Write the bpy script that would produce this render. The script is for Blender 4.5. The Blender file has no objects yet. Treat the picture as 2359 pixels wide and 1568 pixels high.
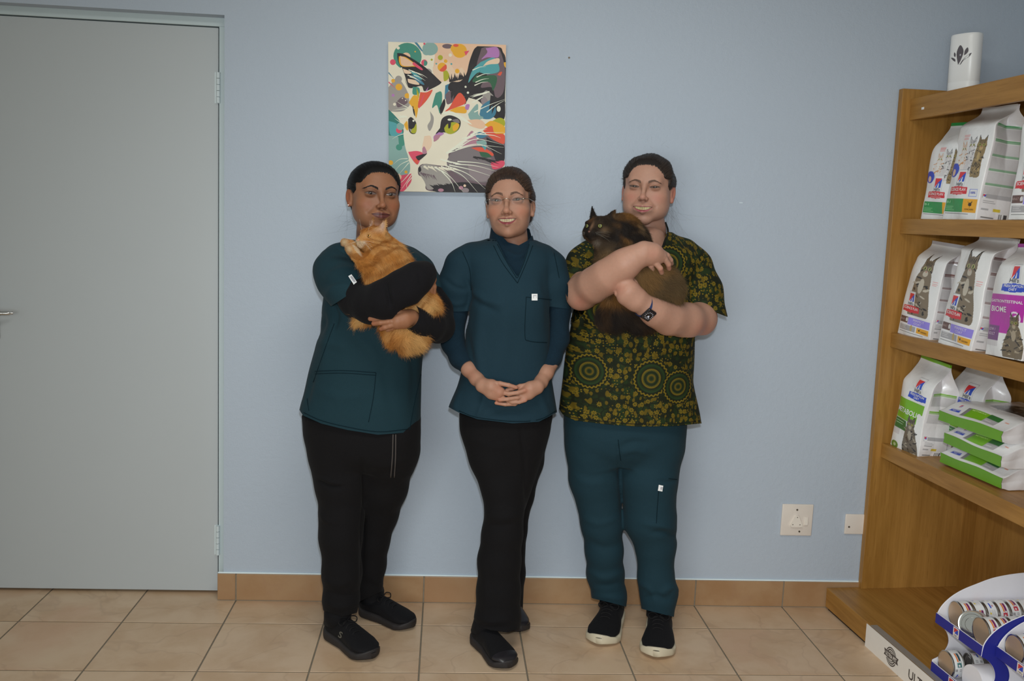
import bpy, bmesh, math, random
import numpy as np
from mathutils import Vector, Matrix
random.seed(7)
RNG = np.random.default_rng(7)
C = bpy.context.scene.collection
scene = bpy.context.scene

# ------------------------------------------------------------------ camera
W_PX, H_PX = 2359.0, 1568.0
FOC, YAW, PITCH, ROLL = 2130.2, 0.0750, 0.1306, 0.0428
CAM = np.array([0.0, -3.284, 1.42])
_cy, _sy, _cp, _sp, _cr, _sr = math.cos(YAW), math.sin(YAW), math.cos(PITCH), math.sin(PITCH), math.cos(ROLL), math.sin(ROLL)
FWD = np.array([_sy * _cp, _cy * _cp, -_sp])
_r0 = np.array([_cy, -_sy, 0.0]); _u0 = np.cross(_r0, FWD)
RGT = _cr * _r0 + _sr * _u0
UPV = -_sr * _r0 + _cr * _u0
cam_data = bpy.data.cameras.new('camera'); cam = bpy.data.objects.new('camera', cam_data); C.objects.link(cam)
cam.matrix_world = Matrix(((RGT[0], UPV[0], -FWD[0], CAM[0]), (RGT[1], UPV[1], -FWD[1], CAM[1]), (RGT[2], UPV[2], -FWD[2], CAM[2]), (0, 0, 0, 1)))
cam_data.sensor_fit = 'HORIZONTAL'; cam_data.sensor_width = 36.0
cam_data.lens = 36.0 * FOC / W_PX
cam_data.clip_start = 0.05
scene.camera = cam

# ------------------------------------------------------------------ light
world = bpy.data.worlds.new('room_light'); scene.world = world
world.use_nodes = True
world.node_tree.nodes['Background'].inputs[0].default_value = (0.93, 1.0, 0.95, 1)
world.node_tree.nodes['Background'].inputs[1].default_value = 0.44

def area_light(name, loc, target, size, power, color, size_y=None):
    d = bpy.data.lights.new(name, 'AREA'); d.energy = power; d.color = color
    d.size = size
    if size_y: d.shape = 'RECTANGLE'; d.size_y = size_y
    o = bpy.data.objects.new(name, d); C.objects.link(o)
    o.location = loc
    o.rotation_euler = (Vector(target) - Vector(loc)).to_track_quat('-Z', 'Y').to_euler()
    return o
_fl = bpy.data.lights.new('camera_flash', 'SPOT'); _fl.energy = 135.0; _fl.color = (0.90, 0.96, 1.0)
_fl.spot_size = math.radians(88); _fl.spot_blend = 1.0; _fl.shadow_soft_size = .03
_fo = bpy.data.objects.new('camera_flash', _fl); C.objects.link(_fo); _fo.location = (0.02, -3.30, 1.57)
_fo.rotation_euler = (Vector((0.50, 0.0, 0.55)) - Vector(_fo.location)).to_track_quat('-Z', 'Y').to_euler()
_w = area_light('added_front_fill', (-0.9, -4.6, 1.2), (0.95, 0.0, 0.75), 2.0, 13.0, (0.95, 1.0, 0.98), 1.2); _w.data.spread = math.radians(95)  # unseen soft fill added behind the camera to shape the wall light
area_light('ceiling_panel', (0.2, -1.9, 2.66), (0.2, -1.9, 0.0), 1.2, 24.0, (1.0, 1.0, 0.93), 0.6)

vs = scene.view_settings
scene.display_settings.display_device = 'sRGB'
vs.view_transform = 'Standard'; vs.look = 'None'; vs.gamma = 1.0; vs.use_curve_mapping = False
vs.exposure = -0.20

# ------------------------------------------------------------------ picking points from the photograph at a real depth
def _ray(px, py): return FWD + (px - 1179.5) / FOC * RGT + (784.0 - py) / FOC * UPV
def aty(px, py, Y):
    d = _ray(px, py); return CAM + d * (Y - CAM[1]) / d[1]
def atz(px, py, Z):
    d = _ray(px, py); return CAM + d * (Z - CAM[2]) / d[2]
def atx(px, py, X):
    d = _ray(px, py); return CAM + d * (X - CAM[0]) / d[0]
def proj(P):
    v = np.asarray(P, float) - CAM; z = v @ FWD
    return np.stack([1179.5 + FOC * (v @ RGT) / z, 784.0 - FOC * (v @ UPV) / z], -1)
def mpp(Y): return (Y - CAM[1]) / FOC        # metres per pixel (near the axis) on the plane y = Y

# ------------------------------------------------------------------ colour and material helpers
def lin(c):
    c = np.asarray(c, float) / 255.0
    return np.where(c <= 0.04045, c / 12.92, ((c + 0.055) / 1.055) ** 2.4)
KL = 0.55                                    # how bright the room's light is: albedo = photographed colour / KL
def A(r, g, b, k=None):
    v = np.clip(lin((r, g, b)) / (k or KL), 0.002, 0.92)
    return (float(v[0]), float(v[1]), float(v[2]), 1.0)

class T:
    """small node builder: every method returns an output socket"""
    def __init__(s, name):
        s.m = bpy.data.materials.new(name); s.m.use_nodes = True
        s.t = s.m.node_tree; s.n = s.t.nodes; s.p = s.n['Principled BSDF']
    def put(s, sock, v):
        if isinstance(v, bpy.types.NodeSocket): s.t.links.new(v, sock)
        elif v is not None: sock.default_value = v
    def node(s, typ, **kw):
        n = s.n.new(typ)
        for k, v in kw.items(): setattr(n, k, v)
        return n
    def coord(s, kind='Object'): return s.node('ShaderNodeTexCoord').outputs[kind]
    def attr(s, name, out='Color'): return s.node('ShaderNodeAttribute', attribute_name=name).outputs[out]
    def rand(s): return s.node('ShaderNodeObjectInfo').outputs['Random']
    def xyz(s, v):
        n = s.node('ShaderNodeSeparateXYZ'); s.put(n.inputs[0], v); return n.outputs
    def vec(s, x, y, z):
        n = s.node('ShaderNodeCombineXYZ')
        for i, q in enumerate((x, y, z)): s.put(n.inputs[i], q)
        return n.outputs[0]
    def math(s, op, a, b=None, c=None):
        n = s.node('ShaderNodeMath', operation=op)
        for i, q in enumerate((a, b, c)): s.put(n.inputs[i], q)
        return n.outputs[0]
    def vmath(s, op, a, b=None, out=0):
        n = s.node('ShaderNodeVectorMath', operation=op); s.put(n.inputs[0], a)
        if b is not None: s.put(n.inputs[1], b)
        return n.outputs[out]
    def scale(s, v, k): return s.vmath('MULTIPLY', v, k if not isinstance(k, (int, float)) else (k, k, k))
    def noise(s, v, scale, detail=3, rough=.5, dist=0.0, out=0):
        n = s.node('ShaderNodeTexNoise'); s.put(n.inputs['Vector'], v)
        n.inputs['Scale'].default_value = scale; n.inputs['Detail'].default_value = detail
        n.inputs['Roughness'].default_value = rough; n.inputs['Distortion'].default_value = dist
        return n.outputs[out]
    def vor(s, v, scale, feature='F1', out='Distance', rnd=1.0, d2=False):
        n = s.node('ShaderNodeTexVoronoi', feature=feature, voronoi_dimensions='2D' if d2 else '3D'); s.put(n.inputs['Vector'], v)
        n.inputs['Scale'].default_value = scale; n.inputs['Randomness'].default_value = rnd
        return n.outputs[out]
    def ramp(s, f, stops):
        n = s.node('ShaderNodeValToRGB'); e = n.color_ramp.elements
        while len(e) < len(stops): e.new(0.5)
        for q, (p, c) in zip(e, stops): q.position = p; q.color = c
        s.put(n.inputs[0], f); return n.outputs[0]
    def step(s, f, a, b):
        n = s.node('ShaderNodeMapRange', interpolation_type='SMOOTHSTEP')
        s.put(n.inputs[0], f); n.inputs[1].default_value = a; n.inputs[2].default_value = b
        return n.outputs[0]
    def mix(s, f, a, b, mode='MIX'):
        n = s.node('ShaderNodeMix', data_type='RGBA', blend_type=mode)
        s.put(n.inputs[0], f); s.put(n.inputs[6], a); s.put(n.inputs[7], b)
        return n.outputs[2]
    def bump(s, h, strength=.3, dist=.002, normal=None):
        n = s.node('ShaderNodeBump'); n.inputs['Strength'].default_value = strength; n.inputs['Distance'].default_value = dist
        s.put(n.inputs['Height'], h)
        if normal is not None: s.put(n.inputs['Normal'], normal)
        s.put(s.p.inputs['Normal'], n.outputs[0]); return n.outputs[0]
    def out(s, color=None, rough=.5, spec=.5, metal=0.0, sheen=None, sss=None, coat=None):
        s.put(s.p.inputs['Base Color'], color); s.put(s.p.inputs['Roughness'], rough)
        s.p.inputs['Specular IOR Level'].default_value = spec; s.p.inputs['Metallic'].default_value = metal
        if sheen: s.p.inputs['Sheen Weight'].default_value = sheen; s.p.inputs['Sheen Roughness'].default_value = .5
        if sss:
            s.p.inputs['Subsurface Weight'].default_value = sss[0]; s.p.inputs['Subsurface Radius'].default_value = sss[1]
            s.p.inputs['Subsurface Scale'].default_value = sss[2]
        if coat: s.p.inputs['Coat Weight'].default_value = coat; s.p.inputs['Coat Roughness'].default_value = .15
        return s.m

def plain(name, c, rough=.5, spec=.4, metal=0.0, var=.08, scale=30, sheen=None):
    t = T(name); v = t.coord()
    f = t.noise(v, scale, 3)
    d = tuple(x * (1 - var) for x in c[:3]) + (1,); l = tuple(min(1, x * (1 + var)) for x in c[:3]) + (1,)
    return t.out(t.mix(f, d, l), rough, spec, metal, sheen)
def vcol(name, rough=.6, spec=.3, sheen=None, coat=None, attr='col', grain=0.05):
    t = T(name); v = t.coord()
    c = t.attr(attr)
    if grain:
        f = t.noise(v, 260, 2)
        g = t.math('MULTIPLY_ADD', f, 2 * grain, 1 - grain)
        c = t.mix(1.0, c, t.vec(g, g, g), 'MULTIPLY')
    return t.out(c, rough, spec, sheen=sheen, coat=coat)

# ------------------------------------------------------------------ object helpers
def mesh_of(name, V, Fs, smooth=False):
    me = bpy.data.meshes.new(name)
    V = np.asarray(V, np.float32).reshape(-1, 3)
    if isinstance(Fs, np.ndarray) and Fs.ndim == 2:
        n, k = Fs.shape
        me.vertices.add(len(V)); me.vertices.foreach_set('co', V.ravel())
        me.loops.add(n * k); me.loops.foreach_set('vertex_index', Fs.astype(np.int32).ravel())
        me.polygons.add(n); me.polygons.foreach_set('loop_start', np.arange(0, n * k, k, dtype=np.int32))
        me.update(calc_edges=True)
    else:
        me.from_pydata([tuple(map(float, v)) for v in V], [], [tuple(int(i) for i in f) for f in Fs]); me.update()
    if smooth: me.polygons.foreach_set('use_smooth', np.ones(len(me.polygons), bool))
    return me
def set_col(me, col, name='col'):
    a = me.color_attributes.new(name, 'FLOAT_COLOR', 'POINT')
    c = np.ones((len(me.vertices), 4), np.float32); c[:, :3] = np.asarray(col)[:, :3]
    a.data.foreach_set('color', c.ravel())
def link(name, me, mat=None, parent=None, loc=None):
    o = bpy.data.objects.new(name, me); C.objects.link(o)
    if mat is not None:
        me.materials.clear(); me.materials.append(mat)
    if parent is not None: o.parent = parent
    if loc is not None: o.location = loc
    return o
def tag(o, label=None, cat=None, group=None, kind=None):
    if label: o['label'] = label
    if cat: o['category'] = cat
    if group: o['group'] = group
    if kind: o['kind'] = kind
    return o
def thing(name, label, cat, loc=(0, 0, 0), rot=(0, 0, 0), group=None):
    o = bpy.data.objects.new(name, None); C.objects.link(o)
    o.empty_display_size = .05; o.location = loc; o.rotation_euler = rot
    return tag(o, label, cat, group)
def copy_tree(o, parent=None):
    c = o.copy(); C.objects.link(c)
    if parent is not None: c.parent = parent
    for ch in list(o.children): copy_tree(ch, c)
    return c

class MB:
    """collects simple shapes, then becomes ONE mesh"""
    def __init__(s): s.b = bmesh.new()
    def box(s, x0, x1, y0, y1, z0, z1, bev=0.0, seg=2, M=None):
        r = bmesh.ops.create_cube(s.b, size=1.0); vs_ = r['verts']
        for v in vs_: v.co = Vector((x0 + (v.co.x + .5) * (x1 - x0), y0 + (v.co.y + .5) * (y1 - y0), z0 + (v.co.z + .5) * (z1 - z0)))
        if M is not None: bmesh.ops.transform(s.b, matrix=M, verts=vs_)
        if bev:
            ed = list({e for v in vs_ for e in v.link_edges})
            bmesh.ops.bevel(s.b, geom=ed, offset=bev, segments=seg, affect='EDGES', profile=.5)
        return s
    def cyl(s, p0, p1, r0, r1=None, n=24, caps=True):
        p0, p1 = Vector(p0), Vector(p1); d = p1 - p0
        r = bmesh.ops.create_cone(s.b, cap_ends=caps, segments=n, radius1=r0, radius2=r0 if r1 is None else r1, depth=d.length)
        M = Matrix.Translation((p0 + p1) / 2) @ d.to_track_quat('Z', 'Y').to_matrix().to_4x4()
        bmesh.ops.transform(s.b, matrix=M, verts=r['verts']); return s
    def lathe(s, prof, n=32, M=None):
        rings = []
        for (r, z) in prof:
            rings.append([s.b.verts.new((r * math.cos(2 * math.pi * i / n), r * math.sin(2 * math.pi * i / n), z)) for i in range(n)])
        for a, b in zip(rings, rings[1:]):
            for i in range(n): s.b.faces.new((a[i], a[(i + 1) % n], b[(i + 1) % n], b[i]))
        if prof[0][0] > 1e-6: s.b.faces.new(rings[0][::-1])
        if prof[-1][0] > 1e-6: s.b.faces.new(rings[-1])
        if M is not None: bmesh.ops.transform(s.b, matrix=M, verts=[v for r in rings for v in r])
        return s
    def prism(s, pts, depth, M=None):
        """polygon in the local XZ plane, extruded along +Y"""
        a = [s.b.verts.new((x, 0, z)) for x, z in pts]; b = [s.b.verts.new((x, depth, z)) for x, z in pts]
        n = len(pts)
        s.b.faces.new(a); s.b.faces.new(b[::-1])
        for i in range(n): s.b.faces.new((a[(i + 1) % n], a[i], b[i], b[(i + 1) % n]))
        if M is not None: bmesh.ops.transform(s.b, matrix=M, verts=a + b)
        return s
    def tube(s, pts, r, n=8):
        V, F = tube_arrays(pts, r, n); s.add(V, F); return s
    def add(s, V, F):
        vs_ = [s.b.verts.new(tuple(map(float, v))) for v in V]
        for f in F:
            try: s.b.faces.new([vs_[int(i)] for i in f])
            except ValueError: pass
        return s
    def make(s, name, mat=None, parent=None, loc=None, smooth=False, auto=None):
        bmesh.ops.recalc_face_normals(s.b, faces=s.b.faces[:])
        me = bpy.data.meshes.new(name)
        s.b.to_mesh(me); s.b.free()
        if smooth: me.polygons.foreach_set('use_smooth', np.ones(len(me.polygons), bool))
        if auto: me.polygons.foreach_set('use_smooth', np.ones(len(me.polygons), bool)); me.set_sharp_from_angle(angle=math.radians(auto))
        return link(name, me, mat, parent, loc)

def spline(pts, n):
    """Catmull-Rom through pts (any dimension), n samples per span"""
    P = np.asarray(pts, float)
    Q = np.vstack([2 * P[0] - P[1], P, 2 * P[-1] - P[-2]]); out = []
    for i in range(len(P) - 1):
        p0, p1, p2, p3 = Q[i:i + 4]
        for t in np.arange(n) / n:
            out.append(.5 * (2 * p1 + (p2 - p0) * t + (2 * p0 - 5 * p1 + 4 * p2 - p3) * t * t + (3 * p1 - p0 - 3 * p2 + p3) * t ** 3))
    out.append(P[-1]); return np.array(out)
def tube_arrays(pts, r, n=8, caps=True):
    P = np.asarray(pts, float); k = len(P)
    R = np.full(k, r) if np.isscalar(r) else np.asarray(r, float)
    tg = np.gradient(P, axis=0); tg /= np.linalg.norm(tg, axis=1, keepdims=True) + 1e-12
    up = np.array([0, 0, 1.0]) if abs(tg[0][2]) < .9 else np.array([1.0, 0, 0])
    a = np.cross(tg[0], up); a /= np.linalg.norm(a)
    V = []
    for i in range(k):
        a = a - tg[i] * (a @ tg[i]); a /= np.linalg.norm(a) + 1e-12
        b = np.cross(tg[i], a)
        th = np.arange(n) * 2 * math.pi / n
        V.append(P[i] + R[i] * (np.cos(th)[:, None] * a + np.sin(th)[:, None] * b))
    F = []
    for i in range(k - 1):
        for j in range(n): F.append((i * n + j, i * n + (j + 1) % n, (i + 1) * n + (j + 1) % n, (i + 1) * n + j))
    if caps: F += [tuple(range(n))[::-1], tuple((k - 1) * n + j for j in range(n))]
    return np.vstack(V), F
# ================================================================== the room
def m_wall():
    t = T('blue_wall_paint'); v = t.coord()
    c = t.mix(t.noise(v, 1.3, 3), A(137, 145.5, 156), A(141, 149, 159))
    h = t.math('ADD', t.noise(v, 55, 3), t.math('MULTIPLY', t.noise(v, 190, 2), .5))
    t.bump(h, .35, .0035)
    return t.out(c, .55, .35)
WALL = m_wall()
def m_tile(name, base, dark, rose, rnd=True):
    t = T(name); v = t.coord()
    if rnd:
        r = t.rand(); off = t.vec(t.math('MULTIPLY', r, 37.0), t.math('MULTIPLY', r, 91.0), t.math('MULTIPLY', r, 17.0))
        v = t.vmath('ADD', v, off)
    w = t.vmath('ADD', v, t.scale(t.noise(v, 5, 3, out=1), .14))
    f = t.noise(w, 6, 5, .6)
    c = t.mix(t.step(f, .35, .7), base, dark)
    c = t.mix(t.math('MULTIPLY', t.step(t.noise(w, 3.2, 3), .5, .75), .55), c, rose)
    vein = t.math('ABSOLUTE', t.math('SUBTRACT', t.noise(w, 3.1, 3, .5, .5), .5))
    c = t.mix(t.math('MULTIPLY', t.math('SUBTRACT', 1.0, t.step(vein, .0, .02)), .26), c, A(122, 94, 74))
    c = t.mix(t.math('MULTIPLY', t.noise(v, 220, 2), .25), c, base)
    if rnd: c = t.mix(t.math('MULTIPLY', t.rand(), .22), c, dark)
    t.bump(t.noise(w, 40, 3), .12, .001)
    return t.out(c, t.math('MULTIPLY_ADD', f, .2, .28), .45)
TILE = m_tile('beige_floor_tile', A(166, 144, 120), A(152, 126, 99), A(158, 122, 98))
SKTILE = m_tile('beige_skirting_tile', A(132, 106, 79), A(121, 91, 62), A(126, 91, 64))
GROUT = plain('grey_grout', A(104, 96, 84), .9, .1, var=.2, scale=80)
CAULK = plain('white_caulk', A(176, 186, 200), .6, .3, var=.04)
DOOR = plain('grey_white_door_paint', A(143, 147, 149), .42, .4, var=.02, scale=3)
FRAMEP = plain('grey_blue_frame_paint', A(152, 162, 164), .45, .4, var=.02)
HINGE = plain('painted_hinge', A(160, 168, 170), .4, .5)
GAP_SHADE = plain('gap_shade', (.01, .012, .014, 1), .9, .1)
STEEL = plain('brushed_steel', (.62, .62, .61, 1), .28, .5, 1.0, var=.05, scale=60)
SCREW = plain('dark_screw', A(84, 76, 66), .5, .5, .6)

TS, TX0, TY0 = 0.3402, -1.0616, -0.1977      # tile module, a joint in x, first joint in y
floor = MB().box(-4.2, 2.12, -5.2, 0.12, -0.06, -0.0025).make('floor', GROUT); tag(floor, kind='structure')
base = MB().box(.0025, TS - .0025, .0025, TS - .0025, -.0022, 0.0, .0012, 2).make('tile', TILE, floor)
tile_me = base.data; bpy.data.objects.remove(base)
cut = MB().box(.0025, TS - .0025, .0025, .1977 - .0045, -.0022, 0.0, .0012, 2).make('tile', TILE, floor)
cut_me = cut.data; bpy.data.objects.remove(cut)
doorcut = MB().box(.0025, TS - .0025, .0025, .1977 + .10, -.0022, 0.0, .0012, 2).make('tile', TILE, floor)
doorcut_me = doorcut.data; bpy.data.objects.remove(doorcut)
for i in range(-5, 11):
    x = TX0 + i * TS
    for j in range(0, 8):
        y = TY0 - j * TS
        o = link('tile', tile_me, None, floor, (x, y - TS, 0))
    o = link('tile', doorcut_me if x + TS < -.70 else cut_me, None, floor, (x, TY0, 0))

# back wall with the door opening
XO, ZO, XL = -0.768, 2.057, -1.66
wall = MB()
wall.box(XO, 2.30, 0.0, 0.20, 0.0, 2.75); wall.box(XL, XO, 0.0, 0.20, ZO, 2.75); wall.box(-4.2, XL, 0.0, 0.20, 0.0, 2.75)
wall = wall.make('wall_back', WALL); tag(wall, kind='structure')
tag(MB().box(2.12, 2.30, -5.2, 0.0, 0.0, 2.75).make('wall_right', WALL), kind='structure')
CEIL = plain('white_ceiling', (.75, .76, .75, 1), .8, .2)
tag(MB().box(-4.2, 2.30, -5.2, 0.20, 2.75, 2.85).make('ceiling', CEIL), kind='structure')
# nail hole and pencil mark on the wall
p = aty(1311, 133, 0.0)
MB().cyl((p[0], -.0015, p[2]), (p[0], .004, p[2]), .0035, n=12).make('nail', SCREW, wall)
p = aty(1707, 467, 0.0)
MB().box(p[0] - .006, p[0] + .006, -.0006, .001, p[2] - .001, p[2] + .001).make('wall_mark', plain('pale_mark', A(176, 184, 190)), wall)

# tiled skirting
sk = MB().box(-.787, 1.64, -.0075, .001, 0.0, .100).make('baseboard_back', GROUT); tag(sk, kind='structure')
skm = MB().box(.0022, TS - .0022, -.010, -.0015, .003, .1012, .0015, 2).make('tile', SKTILE, sk)
sk_me = skm.data; bpy.data.objects.remove(skm)
for i in range(1, 8):
    link('tile', sk_me, None, sk, (TX0 + i * TS, 0, 0))
MB().box(-.787, TX0 + TS - .0022, -.010, -.0015, .003, .1012, .0015, 2).make('tile', SKTILE, sk)
MB().box(-.787, 1.64, -.0065, .001, .1008, .1065, .0025, 2).make('caulk_line', CAULK, sk)

# door, its frame and hardware
YD = 0.055
fr = MB()
fx = aty(503, 64, YD)[0]; fz = aty(503, 64, YD)[2]
fr.box(fx + .0035, XO + .03, YD - .002, YD + .10, 0.0, fz + .004, .0005); fr.box(XL - .02, XO + .03, YD - .002, YD + .10, fz + .004, ZO + .02, .002)
fr.box(XL - .02, XL + .03, YD - .002, YD + .10, 0.0, fz + .004, .0005)
fr = fr.make('trim_1', FRAMEP); tag(fr, kind='structure')
MB().box(XL, XO, YD + .03, YD + .12, 0.0, ZO).make('gap_shade_block', GAP_SHADE, fr)  # near-black block behind the leaf stands in for shade in the gap
door = thing('door_1', 'plain pale grey painted door filling the left of the back wall, lever handle at its free edge', None, (fx, YD, 0))
tag(door, kind='structure')
MB().box(-.815, 0.0, 0.0, .04, .010, fz, .002, 2).make('door_leaf', DOOR, door)
for za, zb in ((1.772, 1.876), (.150, .262)):
    h = MB()
    k = (zb - za) / 5
    for q in range(5): h.cyl((.0015, -.006, za + q * k + .0008), (.0015, -.006, za + (q + 1) * k - .0008), .0068, n=16)
    h.box(-.012, .014, -.0015, .002, za, zb)
    h.make('hinge', HINGE, door, auto=40)
hd = MB()
hp = aty(2, 718, YD)
xr = hp[0] - fx
hd.box(xr - .046, xr - .004, -.006, 0, hp[2] - .095, hp[2] + .055, .004, 3)
hd.cyl((xr - .018, -.005, hp[2]), (xr - .018, -.046, hp[2]), .010)
hd.tube(spline([(xr - .018, -.045, hp[2]), (xr + .005, -.049, hp[2] + .001), (xr + .035, -.047, hp[2] + .001), (xr + .058, -.038, hp[2] + .002)], 6), [.009] * 4 + [.0085] * 6 + [.0075] * 6 + [.005] * 3, 16)
hd.cyl((xr - .025, -.0062, hp[2] - .055), (xr - .025, -.008, hp[2] - .055), .008, n=16)
hd.make('door_handle', STEEL, door, auto=40)

# ------------------------------------------------------------------ wall sockets
IVORY = plain('ivory_plastic', A(176, 168, 160), .35, .5, var=.03)
IVORY2 = plain('pale_ivory_plastic', A(184, 177, 168), .32, .5, var=.03)
def socket_plate(name, label, px, w, h, parts):
    c = aty(px[0], px[1], 0.0)
    r = thing(name, label, 'socket', (c[0], 0, c[2]))
    MB().box(-w / 2, w / 2, -.008, 0, -h / 2, h / 2, .003, 3).make('face_plate', IVORY, r, auto=40)
    parts(r)
    return r
def screw(r, x, z):
    MB().cyl((x, -.0095, z), (x, -.006, z), .0036, n=14).make('screw', SCREW, r)
def s1(r):
    screw(r, -.003, .040); screw(r, .012, -.044)
    tri = spline([(-.0245, -.018), (-.022, -.024), (.014, -.024), (.0185, -.018), (.003, .016), (-.003, .019), (-.009, .016), (-.0245, -.018)], 5)[:-1]
    o = MB().prism(tri, .0085).make('plug_cover', IVORY2, r, (0, -.0165, 0))
    for x, z in ((-.003, .013), (-.0185, -.015), (.009, -.015)): MB().cyl((x, -.0170, z), (x, -.0155, z), .0019, n=10).make('pin_hole', SCREW, r)
    MB().box(.0255, .0425, -.011, -.006, -.0205, .0145, .0012).make('switch_surround', IVORY, r)
    MB().box(.0275, .0405, -.0145, -.009, -.018, -.002, .0015).box(.0275, .0405, -.0115, -.009, -.002, .012, .0012).make('rocker_switch', IVORY2, r)
socket_plate('wall_socket', 'square ivory wall socket with triangular blank cover and rocker switch', (1834.5, 1196), .120, .122, s1)
def s2(r): screw(r, -.037, -.010)
socket_plate('blank_socket_plate', 'blank ivory socket plate half hidden behind the wooden shelf end', (1976, 1206), .105, .078, s2)
# ================================================================== cat painting on canvas
pc = np.mean([aty(894, 97, -.022), aty(1167, 101, -.022), aty(894, 442, -.022), aty(1163, 444, -.022)], 0)
painting = thing('cat_painting', 'colourful pop style cat portrait on an unframed canvas', 'painting', (pc[0], 0, pc[2]), (0, -.030, 0))
PW, PH = .400, .500
MB().box(-PW / 2, PW / 2, -.022, -.001, -PH / 2, PH / 2, .002).make('canvas', plain('canvas_edge', A(178, 168, 148), .8, .2), painting)
def _pal(h): return np.array(A(*h, .66)[:3])
P_ = dict(cr=(205, 196, 176), pe=(214, 168, 140), te=(60, 124, 108), gt=(120, 150, 144), gr=(140, 134, 128), or_=(222, 150, 44), rd=(196, 78, 58), pk=(196, 70, 92), bk=(38, 36, 40), pu=(98, 82, 88), li=(150, 150, 40),
          vi=(158, 108, 160), bl=(58, 110, 132), dt=(46, 108, 100), gn=(44, 86, 62), lp=(206, 178, 152), mv=(158, 112, 126), dg=(110, 102, 104), wh=(212, 204, 186), tq=(74, 142, 146), gp=(128, 116, 118))
SH = []
def S(c, *pts, sm=True): SH.append((c, [tuple(p) for p in (spline(list(pts) + [pts[0]], 5)[:-1] if sm and len(pts) > 3 else np.array(pts, float))]))
def O(c, x, y, a, b=None): SH.append((c, [(x + a * math.cos(q), y + (b or a) * math.sin(q)) for q in np.linspace(0, 6.2832, 29)[:-1]]))
def Wk(c, pts, w):
    P = spline(pts, 8); d = np.gradient(P, axis=0); nrm = np.stack([-d[:, 1], d[:, 0]], 1) / (np.linalg.norm(d, axis=1, keepdims=True) + 1e-9)
    k = np.linspace(1, .12, len(P))[:, None] * w / 2
    SH.append((c, [tuple(p) for p in np.vstack([P + nrm * k, (P - nrm * k)[::-1]])]))
def fur(c, a, b, n, L, w, ang, jit=.25, seed=1):
    r = np.random.default_rng(seed); a, b = np.array(a, float), np.array(b, float)
    for k in range(n):
        p = a + (b - a) * (k + r.uniform(0, 1)) / n; t = math.radians(ang) + r.uniform(-jit, jit); l = L * r.uniform(.6, 1.2)
        q = p + l * np.array([math.cos(t), math.sin(t)]); d = np.array([-math.sin(t), math.cos(t)]) * w / 2
        SH.append((c, [tuple(p + d), tuple(q), tuple(p - d)]))
# background
S('cr', (58, 70), (1190, 70), (1190, 1505), (58, 1505), sm=False)
S('pe', (490, 70), (1190, 70), (1190, 330), (930, 420), (760, 430), (560, 440), (480, 340), (500, 200), sm=False)
S('lp', (480, 300), (600, 230), (700, 330), (760, 300), (800, 420), (600, 440), (500, 400))
O('te', 240, 205, 134, 128); O('pe', 228, 205, 40, 36); O('cr', 152, 127, 15); O('or_', 313, 158, 7)
O('gt', 455, 128, 74, 62); O('gt', 420, 150, 40); S('bl', (305, 72), (330, 72), (380, 140), (372, 150)); O('pk', 400, 82, 10)
O('pu', 620, 100, 50, 22); O('or_', 735, 140, 70, 66); O('or_', 690, 120, 40); S('pk', (780, 145), (830, 135), (795, 185)); O('rd', 700, 90, 26, 14)
O('cr', 647, 182, 16); O('li', 552, 208, 24); O('li', 470, 230, 10); O('or_', 603, 241, 17); O('or_', 570, 298, 44, 43); S('rd', (570, 300), (605, 272), (613, 310), (580, 340), (545, 330)); O('tq', 514, 267, 8); O('tq', 658, 266, 9)
S('li', (580, 340), (615, 330), (640, 390), (590, 430)); O('or_', 714, 332, 22); O('pe', 750, 270, 18); O('pk', 400, 260, 30); S('te', (400, 232), (428, 255), (420, 285), (396, 284)); O('gr', 435, 345, 36, 30)
O('pk', 101, 262, 27); S('gr', (58, 500), (140, 400), (180, 440), (230, 520), (270, 640), (200, 720), (100, 730), (58, 700)); O('gr', 155, 420, 32); O('or_', 103, 438, 18); O('or_', 157, 496, 32); O('or_', 236, 577, 25)
O('vi', 102, 575, 14); O('cr', 115, 661, 14); Wk('pk', [(58, 450), (120, 505)], 12); Wk('bl', [(58, 360), (110, 420)], 12); S('pu', (130, 640), (190, 590), (240, 640), (150, 690)); O('cr', 190, 603, 6); O('cr', 221, 622, 6); O('cr', 262, 548, 9)
S('dt', (58, 710), (110, 760), (170, 830), (200, 900), (200, 1060), (130, 1110), (58, 1110)); S('tq', (58, 820), (140, 850), (190, 940), (80, 960)); S('gt', (58, 960), (170, 980), (230, 1080), (250, 1180), (200, 1260), (58, 1200)); S('te', (150, 970), (205, 960), (205, 1050), (160, 1050)); O('te', 157, 1072, 30); O('pk', 157, 908, 29); O('gt', 170, 870, 36)
S('gt', (58, 1180), (240, 1190), (250, 1330), (130, 1380), (58, 1330)); S('pk', (120, 1360), (190, 1340), (290, 1330), (270, 1410), (200, 1497), (140, 1497)); O('or_', 76, 1222, 23); O('or_', 223, 1310, 15); O('pe', 150, 1360, 30)
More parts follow.
